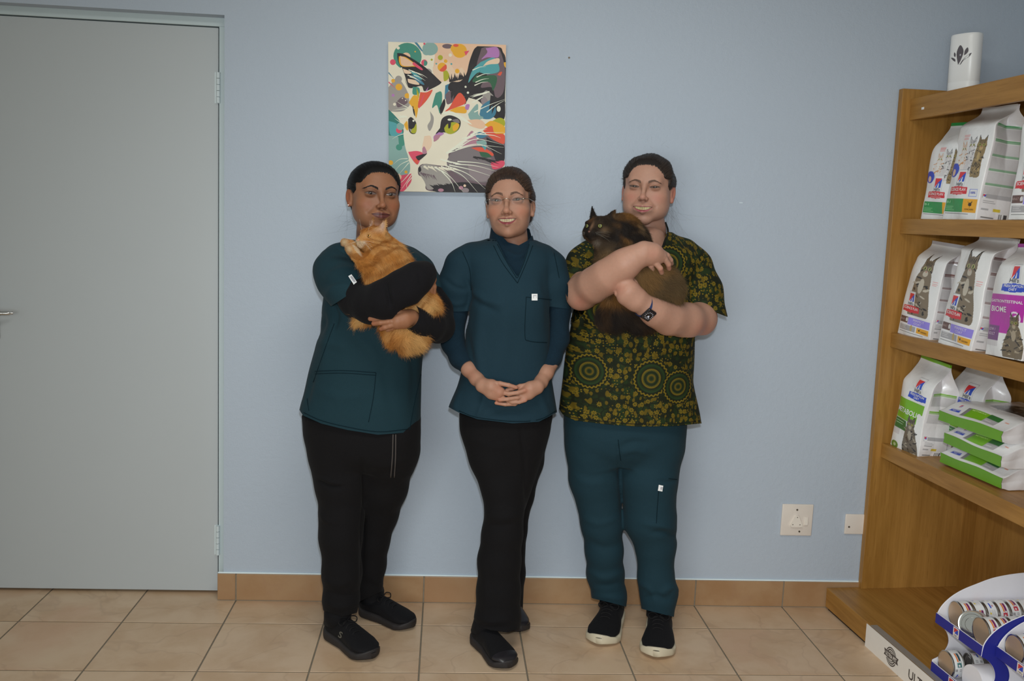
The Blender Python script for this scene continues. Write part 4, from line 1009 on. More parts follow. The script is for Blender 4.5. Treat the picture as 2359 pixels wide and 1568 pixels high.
def strands(curves, r0, r1, n=3):
    """thin tapered hairs: list of polylines -> verts, quads (flat ribbons with a fold, cheap)"""
    V, F = [], []
    for c in curves:
        c = np.asarray(c, float); t = np.gradient(c, axis=0); t /= np.linalg.norm(t, axis=1, keepdims=True) + 1e-9
        s = np.cross(t, FWD); s /= np.linalg.norm(s, axis=1, keepdims=True) + 1e-9
        w = np.linspace(r0, r1, len(c))[:, None]; b = len(V)
        for i in range(len(c)): V += [c[i] + s[i] * w[i], c[i] - s[i] * w[i]]
        F += [(b + 2 * i, b + 2 * i + 1, b + 2 * i + 3, b + 2 * i + 2) for i in range(len(c) - 1)]
    return np.array(V), np.array(F)
def strands_np(R, T_, L, w0, droop, seg=3, bend=None):
    """vectorised fur: roots R, directions T_, lengths L -> ribbons"""
    n = len(R); ts = np.linspace(0, 1, seg + 1)
    C_ = R[:, None] + T_[:, None] * (L[:, None] * ts)[..., None] + (droop * (L[:, None] * ts ** 2))[..., None] * np.array([0, 0, -1.0])
    if bend is not None: C_ = C_ + bend[:, None] * (L[:, None] * ts ** 2)[..., None]
    s = np.cross(T_, FWD) + 1e-6; s /= np.linalg.norm(s, axis=1, keepdims=True)
    w = (w0 * (1 - ts * .92))[None, :, None]
    V = np.stack([C_ + s[:, None] * w, C_ - s[:, None] * w], 2).reshape(-1, 3)
    b = np.arange(n)[:, None] * 2 * (seg + 1) + 2 * np.arange(seg)[None]
    F = np.stack([b, b + 1, b + 3, b + 2], -1).reshape(-1, 4)
    return V, F

# ================================================================== heads
KP = 1.00                                    # people stand nearer the flash than the wall
def m_skin():
    t = T('skin'); v = t.coord(); c = t.attr('col')
    f = t.noise(v, 120, 3); c = t.mix(1.0, c, t.vec(*[t.math('MULTIPLY_ADD', f, .14, .93)] * 3), 'MULTIPLY')
    t.bump(t.noise(v, 420, 2), .10, .0006)
    return t.out(c, .50, .30, sss=(.18, (1.0, .35, .2), .008))
SKIN = m_skin()
EYEM = vcol('eye', .12, .6, grain=0); MOUTHM = vcol('lips_and_teeth', .45, .3, grain=0)
def m_hair():
    t = T('hair'); return t.out(t.attr('col'), .52, .20)
HAIR = m_hair()
def head_sdf(o):
    """local metres: +x image right, +y out of the face, +z up; eyes at z = 0. o: option dict"""
    w, jw, chin, full, smile = o.get('w', 1), o.get('jaw', 1), o.get('chin', .113), o.get('full', 0), o.get('smile', 0)
    s = SDF()
    s.el((0, -.014, .026), (.0735 * w, .094, .080 + o.get('crown', 0)), .02)
    s.el((0, .030, .040), (.062 * w, .052, .050), .03)
    s.el((0, .018, -.030), (.0640 * w, .068, .070), .03)
    s.el((0, .038, -.068), (.043 * jw, .046, .036), .03)
    s.el((0, .066, -chin + .017), (.024 * jw, .020, .0165), .022)
    for q in (-1, 1):
        s.el((q * .044 * w, .050, -.032 + .004 * smile), (.024, .026, .022 + .002 * full), .022)
        s.el((q * (.0395 + .005 * full) * jw, .006, -.054), (.022, .036, .034), .028)
        s.el((q * .034 * jw, .042, -.066), (.019 + .006 * full, .030, .026), .025)
    # brow ridge, sockets, eyeballs
    s.rc((-.038, .075, .019), (.038, .075, .019), .009, .009, .025)
    for q in (-1, 1):
        s.el((q * .0325, .104, .000), (.0205, .0150, .0125), .016, 'd')
        s.el((q * .0325, .0775, -.0005), (.0150, .0125, .0118), .006)
    # nose
    s.rc((0, .087, .006), (0, .1065, -.034), .0058, .0080, .012)
    s.el((0, .1075, -.0360), (.0100, .0098, .0090), .008)
    for q in (-1, 1):
        s.el((q * .0122, .0980, -.0400), (.0074, .0095, .0070), .006)
        s.el((q * .0070, .1055, -.0475), (.0038, .0050, .0030), .004, 'd')
    # mouth
    mz, mw = o.get('mz', -.066), o.get('mw', .027)
    s.el((0, .080, mz), (.030, .017, .018), .014)
    if smile:
        s.rc((-mw * .9, .0865, mz + .0055), (0, .0965, mz + .0045), .0036, .0046, .006); s.rc((mw * .9, .0865, mz + .0055), (0, .0965, mz + .0045), .0036, .0046, .006)
        s.rc((-mw * .75, .0865, mz - .0045), (0, .0950, mz - .0125), .0040, .0050, .006); s.rc((mw * .75, .0865, mz - .0045), (0, .0950, mz - .0125), .0040, .0050, .006)
    else:
        s.rc((-mw * .85, .0865, mz + .003), (0, .0965, mz + .0042), .0034, .0046, .006); s.rc((mw * .85, .0865, mz + .003), (0, .0965, mz + .0042), .0034, .0046, .006)
        s.rc((-mw * .7, .087, mz - .0040), (0, .0955, mz - .0075), .0040, .0058, .006); s.rc((mw * .7, .087, mz - .0040), (0, .0955, mz - .0075), .0040, .0058, .006)
    for q in (-1, 1):            # smile lines, mouth corners
        s.rc((q * .0190, .0985, -.041), (q * (mw + .0110), .0850, mz + .006), .0012, .0018, .012, 'd')
    # ears
    for q in (-1, 1):
        R = np.array(Matrix.Rotation(q * R_(24), 3, 'Z') @ Matrix.Rotation(R_(12), 3, 'X'))
        c = np.array((q * .0770 * w, -.010, -.012))
        s.el(c, (.0060, .0145, .0265), .006, R=R)
        s.el(c + (q * .006, .004, .004), (.0052, .0075, .0150), .005, 'd', R=R)
        s.el(c + np.array((0, .005, -.0225)), (.0052, .0068, .0075), .006)
    return s
def depth_grid(V, N):
    """front-most depth of the head on a 1.5 mm grid (start value for surf_y)"""
    m = (V[:, 1] > .0) & (N[:, 1] > .05); G = np.full((160, 220), -1.0)
    a = np.clip(((V[m, 0] + .12) / .0015).astype(int), 0, 159); b = np.clip(((V[m, 2] + .17) / .0015).astype(int), 0, 219)
    np.maximum.at(G, (a, b), V[m, 1])
    for k in range(12):
        e = G < 0
        if not e.any(): break
        P = np.pad(G, 1, constant_values=-1); S = np.max([P[1 + i:161 + i, 1 + j:221 + j] for i in (-1, 0, 1) for j in (-1, 0, 1)], 0); G[e] = S[e]
    return np.maximum(G, .0)
def surf_y(s, X, Z):
    a = np.clip(((X + .12) / .0015).astype(int), 0, 159); b = np.clip(((Z + .17) / .0015).astype(int), 0, 219)
    P = np.stack([X, s.G[a, b], Z], 1)
    for k in range(7): P[:, 1] -= np.clip(s.ev(P) * .9, -.003, .003)
    return P[:, 1]
def sm(x, a, b):
    q = np.clip((x - a) / (b - a), 0, 1); return q * q * (3 - 2 * q)
def make_head(root, org, M, o, neck):
    """M: 4x4 local->world. neck: list of (world point, radius). Returns the body mesh pieces (V, Q, col); links hair, eyes, mouth as children of root"""
    M = np.array(M); Mi = np.linalg.inv(M)
    tw = lambda V: np.asarray(V) @ M[:3, :3].T + M[:3, 3]
    tl = lambda V: np.asarray(V) @ Mi[:3, :3].T + Mi[:3, 3]
    s = head_sdf(o); hd = SDF(); hd.p = list(s.p)
    nk = [tl(p) for p, r in neck]; sc = np.linalg.norm(M[:3, 0])
    n0 = np.array((0, -.036, -.045)); pts = [n0] + nk; rad = [.046 * o.get('nw', 1)] + [r / sc for p, r in neck]
    hd.chain(pts, rad, .014)
    V, Q = hd.mesh(.00135, 2)
    s.G = depth_grid(V, normals(V, Q))
    X, Y, Z = V.T
    base, dark, blush, lip = [np.array(A(*o[k], KP)[:3]) for k in ('skin', 'skin_dark', 'blush', 'lip')]
    c = np.tile(base, (len(V), 1))
    def tint(m, col): nonlocal c; c = c + np.clip(m, 0, 1)[:, None] * (np.asarray(col) - c)
    fr = sm(Y, .02, .06)
    for q in (-1, 1):
        tint(.60 * fr * np.exp(-((X - q * .042) / .020) ** 2 - ((Z + .034) / .017) ** 2), blush)
        tint(.42 * fr * np.exp(-((X - q * .032) / .019) ** 2 - ((Z + .0085) / .006) ** 2), dark)
        tint(.55 * fr * np.exp(-((X - q * .032) / .021) ** 2 - ((Z - .0085) / .0055) ** 2), dark)
        tint(.65 * fr * np.exp(-((X - q * .015) / .007) ** 2 - ((Z - .002) / .010) ** 2), dark)
        d, _ = seg_dist(np.stack([X, Z], 1), [(q * .0175, -.037), (q * .029, -.052), (q * .037, -.060)]); tint(.30 * fr * np.exp(-(d / .0035) ** 2), dark)
        tint(.8 * np.exp(-((X - q * .0070) / .0035) ** 2 - ((Z + .0475) / .0030) ** 2) * fr, dark * .5)
        tint(.6 * sm(np.abs(X), .074, .080) * sm(Y, .03, -.01), blush)
    tint(.35 * np.exp(-(X / .014) ** 2 - ((Z + .038) / .012) ** 2) * fr, blush)
    tint(.35 * np.exp(-(X / .02) ** 2 - ((Z + .088) / .006) ** 2) * fr, dark)
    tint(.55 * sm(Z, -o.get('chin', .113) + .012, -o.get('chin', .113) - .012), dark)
    piece = (tw(V), Q, c)
    # ---- eyes: conforming almond patches
    for q in (-1, 1):
        ew, eu, el_ = o.get('ew', .0148), o.get('eu', .0052), o.get('el', .0040)
        u, v = np.meshgrid(np.linspace(-1, 1, 61), np.linspace(-1, 1, 33)); u, v = u.ravel(), v.ravel()
        up = eu * (1 - np.abs(u) ** 2.1) ** .75; dn = el_ * (1 - np.abs(u) ** 2.4) ** .8
        x = q * .0325 + u * ew; z = np.where(v > 0, v * up, v * dn) + .0012 * q * u + o.get('ez', 0)
        y = surf_y(s, x, z) + .0005 + .0008 * (1 - v * v) * (1 - u * u)
        gx, gz = o.get('gaze', (0, 0)); dx, dz = x - q * .0325 - gx, z - gz - .0004 - o.get('ez', 0)
        r = np.hypot(dx, dz); col = np.tile(np.array(A(*o.get('sclera', (168, 150, 142)), KP)[:3]), (len(x), 1))
        iris, pup = np.array(A(*o['iris'])[:3]), np.array((.004, .004, .004))
        col = np.where((r < .0058)[:, None], pup * 1.5, col); col = np.where((r < .0053)[:, None], iris, col); col = np.where((r < .0024)[:, None], pup, col)
        edge = np.maximum(sm(v, .62, .80), sm(v, -.86, -1.0) * .45); edge = np.maximum(edge, sm(np.abs(u), .86, 1.0) * .7)
        col = col + edge[:, None] * (np.array(A(*o.get('lash', (34, 24, 22)))[:3]) - col)
        i, j = np.meshgrid(np.arange(32), np.arange(60), indexing='ij'); F = np.stack([i * 61 + j, i * 61 + j + 1, (i + 1) * 61 + j + 1, (i + 1) * 61 + j], -1).reshape(-1, 4)
        e = put_mesh('eye', tw(np.stack([x, y, z], 1)), F, EYEM, root, col, org)
        # catchlights come from the flash; lashes and brows are hairs
        cur = []
        rr = np.random.default_rng(3)
        for a in np.linspace(-.95, 1.0, 26):
            xx = q * .0325 + a * ew * q; zz = eu * max(0, 1 - abs(a) ** 2.1) ** .75 + .0012 * a + o.get('ez', 0)
            yy = surf_y(s, np.array([xx]), np.array([zz]))[0] + .0006
            cur.append([(xx, yy, zz), (xx + q * a * .0012, yy + .0025, zz + .0012), (xx + q * a * .0022, yy + .0030, zz + .0030 * o.get('lashlen', .4))])
        Vl, Fl = strands([tw(k) for k in cur], .00034, .0001)
        put_mesh('eyelashes', Vl, Fl, HAIR, root, np.tile(np.array((.006, .005, .005)), (len(Vl), 1)), org, False)['kind'] = 'stuff'
        b0, b1, b2, bh, nb, bw = o.get('brow', (.0135, .034, .050, (.0150, .0205, .0125), 150, .00055))
        cur = []
        bp = spline([(b0, bh[0]), ((b0 + b1) / 2, (bh[0] + bh[1]) / 2 + .0015), (b1, bh[1]), (b2, bh[2])], 20)
        for k in range(nb):
            t = rr.uniform(0, 1); p = bp[int(t * (len(bp) - 1))]; th = (.0033 * (1 - t) ** .6 + .0006) * o.get('browthick', 1)
            xx = q * p[0] + rr.normal() * .0006; zz = p[1] + rr.uniform(-1, 1) * th; a = R_(48 - 70 * t) + rr.normal() * .15; L = .0042
            x2, z2 = xx + q * L * math.cos(a), zz + L * math.sin(a) * .6
            yy = surf_y(s, np.array([xx, x2]), np.array([zz, z2])); cur.append([(xx, yy[0] + .0002, zz), ((xx + x2) / 2, yy.mean() + .0009, (zz + z2) / 2), (x2, yy[1] + .0007, z2)])
        Vl, Fl = strands([tw(k) for k in cur], bw, .00012)
        put_mesh('eyebrow', Vl, Fl, HAIR, root, np.tile(np.array(A(*o['browcol'], KP)[:3]), (len(Vl), 1)), org, False)['kind'] = 'stuff'
    # ---- mouth: conforming patch, lips with teeth between them when smiling
    mz, mw, smile = o.get('mz', -.066), o.get('mw', .027), o.get('smile', 0)
    u, v = np.meshgrid(np.linspace(-1, 1, 121), np.linspace(-1, 1, 61)); u, v = u.ravel(), v.ravel()
    a = np.abs(u); lift = .0045 * a ** 2 * (1 if smile else .45)
    cup = 1 - .16 * np.exp(-(u / .10) ** 2)
    if smile: ti, bi, to, bo = .0030 - .0012 * a**2, -.0095 * (1 - a ** 2.3), .0058 * cup * (1 - .55 * a ** 2), -.0146 * (1 - a ** 2.6)
    else: ti, bi, to, bo = .0002 + 0 * a, -.0002 + 0 * a, .0074 * cup * (1 - a ** 1.9), -.0118 * (1 - a ** 2.2)
    k = (1 - a ** 6)
    ti, to = ti * k, np.maximum(to * k, ti * k)
    z = mz + lift + np.where(v > 0, v * to, v * -bo); x = u * (mw + .0012)
    zz = z - mz - lift
    y = surf_y(s, x, z) + .0004
    col = np.tile(lip, (len(x), 1)); inside = (zz < ti) & (zz > bi)
    if smile:
        tooth = np.array(A(*o.get('teeth', (196, 176, 140)), KP)[:3]); tw_ = .0072
        ph = np.abs(((x / tw_) % 1.0) - .5); tc = tooth * (1 - .55 * sm(ph, .38, .5)[:, None]) * (1 - .80 * sm(a, .55, .95)[:, None])
        bot = zz < bi + .0026 * (1 - a) + .0006; tc = np.where(bot[:, None], np.array(A(90, 40, 40)[:3]), tc)
        col = np.where(inside[:, None], tc, col)
        y = np.where(inside, y + .0003, y + .0006)
        col = np.where((np.abs(zz - ti) < .0007)[:, None] , lip * .45, col)
    else:
        col = col + np.exp(-(zz / .0011) ** 2)[:, None] * (lip * .22 - col)
    col = col + (np.maximum(sm(a, .88, 1.0) * .5, sm(np.abs(v), .80, 1.0) * .35))[:, None] * (base * .8 - col)
    i, j = np.meshgrid(np.arange(60), np.arange(120), indexing='ij'); F = np.stack([i * 121 + j, i * 121 + j + 1, (i + 1) * 121 + j + 1, (i + 1) * 121 + j], -1).reshape(-1, 4)
    put_mesh('mouth', tw(np.stack([x, y, z], 1)), F, MOUTHM, root, col, org)
    # ---- hair: a shell over the skull, drawn back, cut by the hairline
    hs = SDF()
    ht = o.get('hair_th', .008)
    hs.el((0, -.014, .026), (.0735 * o.get('w', 1) + ht, .094 + ht, .080 + ht + o.get('crown', 0)), .01)
    hs.el((0, .022, .042), (.064 * o.get('w', 1) + ht * .9, .055 + ht * .7, .050 + ht), .02)
    hs.el((0, -.050, -.020), (.058 + ht, .052 + ht, .058), .02)
    for p, r in o.get('bun', []): hs.el(p, (r, r, r), .012)
    hx, hz0, ty = o.get('hairx', .062), o.get('hairz', .080), o.get('templey', .040)
    def hl(P):      # > 0 in front of the hairline
        x, y, z = P.T; a = np.abs(x + o.get('part', 0))
        zz = hz0 - .052 * np.clip(a / hx, 0, 1.25) ** 3.2 + .002 * np.sin(x * 260)
        f1 = np.minimum(y - .0, zz - z)                       # forehead window
        f2 = np.minimum(y - (ty - .25 * np.clip(-.005 - z, 0, 1) - .02 * sm(z, .03, .06)), .012 - z + .02)    # cheek/side window
        f3 = np.minimum(y + .028, -.022 - z)                   # below the ears
        f4 = (-.055 - z)
        win = np.maximum(np.maximum(np.minimum(f1, .07 - .0 * a), f2), np.maximum(f3, f4))
        ear = .026 - np.sqrt(((a - .078) * .5) ** 2 + (y + .006) ** 2 + (z + .012) ** 2)
        return np.maximum(win, ear)
    lo, hi = hs.bounds()
    hs.add(lo, hi, lambda P: -np.minimum(.08, -hl(P)) * .8, .006, 'd') if False else hs.add(lo, hi, lambda P: -hl(P) * .8, .004, 'd')
    V, Q = hs.mesh(.0018, 2)
    fl = np.arctan2(V[:, 0], V[:, 2] + .03) * 34 + V[:, 1] * 8
    rr = np.random.default_rng(11)
    st = .5 + .5 * np.sin(fl * 3.1 + 2 * np.sin(fl * .9)); st2 = .5 + .5 * np.sin(fl * 8.3 + 1.3)
    N = normals(V, Q); V = V + N * (o.get('lump', 0) * (np.sin(V[:, 0] * 95 + 1) * np.sin(V[:, 2] * 80) + np.sin(V[:, 1] * 70 + V[:, 2] * 60 + 2)) * .5)[:, None]; V = V + N * ((st - .5) * .0009 + (st2 - .5) * .0005)[:, None] * o.get('strand', 1)
    hc, hcl = np.array(A(*o['hair'], KP)[:3]), np.array(A(*o['hair_light'], KP)[:3])
    m = (.55 * st + .45 * st2)[:, None] * (.35 + .65 * np.clip(.5 + .5 * np.sin(V[:, 0] * 70 + V[:, 2] * 50), 0, 1))[:, None]
    put_mesh('hair', tw(V), Q, HAIR, root, hc + m * (hcl - hc), org)
    # combed strands over the shell, all drawn back towards the knot
    Nh = normals(V, Q); tri = np.vstack([Q[:, [0, 1, 2]], Q[:, [0, 2, 3]]]); nn = o.get('nhair', 9000)
    tk = rr.choice(len(tri), nn); bw3 = rr.dirichlet((1, 1, 1), nn); Rr = (V[tri[tk]] * bw3[..., None]).sum(1); Nn = (Nh[tri[tk]] * bw3[..., None]).sum(1)
    dv = np.array((0, -.125, .005)) - Rr; dv[:, 2] += .25 * np.abs(dv[:, 1]); dv -= Nn * (dv * Nn).sum(1)[:, None]; dv /= np.linalg.norm(dv, axis=1, keepdims=True) + 1e-9
    dv = dv + Nn * .02 + rr.normal(size=(nn, 3)) * o.get('mess', .07); dv /= np.linalg.norm(dv, axis=1, keepdims=True)
    ll = rr.uniform(.012, .028, nn)
    Vf, Ff = strands_np(tw(Rr + Nn * .0004), (tw(Rr + dv) - tw(Rr)) / sc, ll * sc, .00042, .0, 3, (np.asarray(Nn) @ (M[:3, :3] / sc).T) * -(ll / .15)[:, None])
    hcol = hc + rr.uniform(0, 1.15, nn)[:, None] ** 1.5 * (hcl - hc); put_mesh('hair_strands', Vf, Ff, HAIR, root, np.repeat(hcol, 8, axis=0), org, False)['kind'] = 'stuff'
    # hairs along the hairline and flyaways
    cur = []
    for a in np.linspace(-.80, .80, o.get('nfringe', 150)):
        x = a * hx - o.get('part', 0); z = hz0 - .052 * min(1.25, abs(a)) ** 3.2 + rr.normal() * .0016 - .002
        yy = surf_y(s, np.array([x]), np.array([z]), )[0]
        if yy < .0: continue
        p0 = np.array((x, yy + .0003, z)); g = np.array((x * .25, -.5, .85)); cur.append([p0, p0 + g * .010 + (0, .0035, 0), p0 + g * .022 + (0, .0015, .001)])
    if cur:
        Vl, Fl = strands([tw(k) for k in cur], .0005, .0004); put_mesh('hairline_strands', Vl, Fl, HAIR, root, np.tile(hc, (len(Vl), 1)), org, False)['kind'] = 'stuff'
    cur = []
    for (p, d, L, n, sp) in o.get('fly', []):
        for k in range(int(n * .7)):
            q = np.array(p) + rr.normal(size=3) * sp; dd = np.array(d) + rr.normal(size=3) * .35; dd /= np.linalg.norm(dd); c1 = rr.normal(size=3) * .9; l = L * rr.uniform(.5, 1.2)
            cur.append([q + dd * l * t + c1 * l * .6 * t * t + np.array((0, 0, -.25)) * l * t * t for t in np.linspace(0, 1, 7)])
    if cur:
        Vl, Fl = strands([tw(k) for k in cur], .00012, .00006); put_mesh('stray_hairs', Vl, Fl, HAIR, root, np.tile(hcl, (len(Vl), 1)), org, False)['kind'] = 'stuff'
    return piece, s, tw, tl
def head_matrix(px, py, Y, yaw, pitch, roll, scale=1.0, off=(0, 0, 0)):
    """head whose eye midpoint shows at (px, py); yaw > 0 turns to the image right; roll > 0 leans the crown to the image right"""
    R = Matrix.Rotation(R_(roll), 4, 'Y') @ Matrix.Rotation(R_(yaw), 4, 'Z') @ Matrix.Rotation(R_(-pitch), 4, 'X') @ Matrix.Rotation(math.pi, 4, 'Z') @ Matrix.Scale(-1, 4, (1, 0, 0))
    S = R @ Matrix.Scale(scale, 4)
    eye = np.array(S)[:3, :3] @ np.array((0, .088, 0))
    c = aty(px, py, Y)
    t = c - eye
    M = np.array(S); M[:3, 3] = t
    return M
# ------------------------------------------------------------------ the three faces
P1Y, P2Y, P3Y = -.36, -.345, -.285          # depth of the three faces (eye plane)
HEADS = [
 (dict(skin=(150, 103, 75), skin_dark=(84, 50, 34), blush=(152, 88, 62), lip=(104, 58, 52), iris=(26, 17, 14), browcol=(30, 22, 20), hair=(10, 9, 10), hair_light=(24, 21, 22), w=1.02, jaw=1.02, chin=.114, full=.5, crown=-.009, gaze=(-.0028, 0),
       smile=0, mz=-.0640, mw=.0300, hairz=.070, hairx=.064, nfringe=260, ew=.0165, eu=.0058, el=.0040, brow=(.0120, .034, .053, (.0150, .0225, .0140), 260, .0006), browthick=.85, hair_th=.007, sclera=(116, 98, 92), lashlen=.7, bun=[((0, -.112, -.01), .034), ((-.022, -.085, -.075), .030), ((-.012, -.08, -.11), .024)], strand=.5,
       fly=[((-.074, -.03, -.045), (-.4, 0, -1), .05, 14, .006), ((.068, .02, -.01), (.2, .1, -1), .05, 5, .004), ((-.05, -.06, -.09), (-1, 0, -.4), .05, 18, .008)]),
  head_matrix(878.5, 446.5, P1Y, 19, 2, 1.0, 1.0), [(aty(858, 540, -.245), .048), (aty(855, 590, -.24), .054)]),
 (dict(skin=(174, 130, 108), skin_dark=(126, 82, 60), blush=(176, 112, 88), lip=(140, 66, 72), iris=(44, 37, 28), browcol=(92, 66, 52), hair=(44, 33, 28), hair_light=(84, 62, 48), w=.92, jaw=.79, chin=.111, crown=.004, lump=.003, mess=.12, gaze=(.001, 0), full=0,
       smile=1, mz=-.0620, mw=.0282, hairz=.068, hairx=.060, nfringe=240, ew=.0156, eu=.0050, el=.0036, brow=(.0120, .031, .047, (.0165, .0215, .0135), 230, .0004), hair_th=.009, bun=[((0, -.112, .0), .034)], lash=(60, 42, 36), sclera=(116, 98, 90), teeth=(192, 174, 142),
       fly=[((.074, -.03, .0), (.6, 0, -.3), .05, 26, .012), ((.066, -.03, -.06), (.6, 0, -.8), .07, 34, .010), ((-.07, -.02, -.03), (-.4, 0, -.8), .06, 20, .010), ((.03, -.03, .105), (.2, 0, 1), .022, 26, .02), ((.06, -.04, .07), (.9, 0, .5), .03, 22, .012)]),
  head_matrix(1167.5, 460.5, P2Y, -10, 8, -4.5, 1.03), [(aty(1182, 545, -.235), .044), (aty(1185, 590, -.235), .056)]),
 (dict(skin=(180, 137, 117), skin_dark=(130, 86, 64), blush=(184, 116, 98), lip=(172, 96, 100), iris=(46, 34, 28), browcol=(98, 72, 58), hair=(36, 30, 28), hair_light=(66, 54, 46), lump=.004, mess=.10, gaze=(.0014, 0), w=1.04, jaw=1.10, chin=.120, full=1.0,
       smile=1, mz=-.0675, mw=.0308, hairz=.073, hairx=.064, nfringe=240, ew=.0158, eu=.0040, el=.0028, ez=-.001, brow=(.0120, .032, .050, (.0130, .0190, .0120), 260, .0004), hair_th=.009, bun=[((0, -.112, -.01), .032)], lash=(48, 34, 30), teeth=(190, 172, 128), sclera=(100, 84, 76),
       fly=[((.070, -.03, -.06), (.5, 0, -.9), .07, 44, .010), ((.078, -.02, .03), (.7, 0, .2), .022, 18, .012), ((-.074, -.01, .0), (-.6, 0, -.6), .03, 14, .01), ((.0, -.03, .108), (0, 0, 1), .012, 26, .03), ((.076, -.04, -.02), (.5, 0, -.9), .05, 10, .008)]),
  head_matrix(1484.5, 429.5, P3Y, -20, 3, .6, 1.02), [(aty(1492, 530, -.165), .059), (aty(1488, 590, -.165), .072)]),
]
# ================================================================== clothing materials
def m_cloth(name, base, dark, weave=900, rough=.85, k=1.05, crease=.25):
    t = T(name); v = t.coord()
    f = t.noise(v, 4, 3); c = t.mix(f, A(*dark, k), A(*base, k))
    g = t.noise(v, weave, 1); c = t.mix(t.math('MULTIPLY', t.step(g, .45, .7), .18), c, A(*[min(255, x * 1.35) for x in base], k))
    h = t.math('ADD', t.math('MULTIPLY', t.noise(v, 26, 3, .55, .6), .9), t.math('MULTIPLY', g, .10))
    t.bump(h, crease, .006)
    return t.out(c, rough, .22, sheen=.02)
TEAL1 = m_cloth('teal_scrub_cloth', (26, 54, 63), (22, 47, 55)); TEAL2 = m_cloth('teal_scrub_cloth_darker', (27, 53, 65), (23, 46, 57)); TEAL3 = m_cloth('blue_teal_trouser_cloth', (28, 56, 67), (24, 49, 59))
KNIT = m_cloth('navy_teal_knit', (20, 42, 56), (16, 36, 48), 300, .95); BLACKC = m_cloth('black_trouser_cloth', (17, 15, 17), (13, 12, 14), 900, .9); BLACKS = m_cloth('black_sleeve_knit', (19, 17, 20), (14, 13, 16), 500, .95)
SHOEB = m_cloth('black_shoe_mesh', (20, 19, 22), (15, 14, 17), 700, .8); RUBBER = plain('black_shoe_sole', A(33, 30, 30), .6, .3, var=.1); SOLEW = plain('off_white_shoe_sole', A(190, 180, 158, .85), .55, .3, var=.08)
LACE = plain('black_lace', A(18, 17, 18), .8, .2); TAGW = plain('white_cloth_tag', A(200, 198, 196), .7, .2, var=.03); TAGI = plain('tag_ink', A(140, 138, 142), .7, .2)
SEAM1 = plain('teal_seam', A(16, 34, 41, 1.0), .9, .1); CORD = plain('dark_grey_cord', A(58, 54, 52), .9, .1)
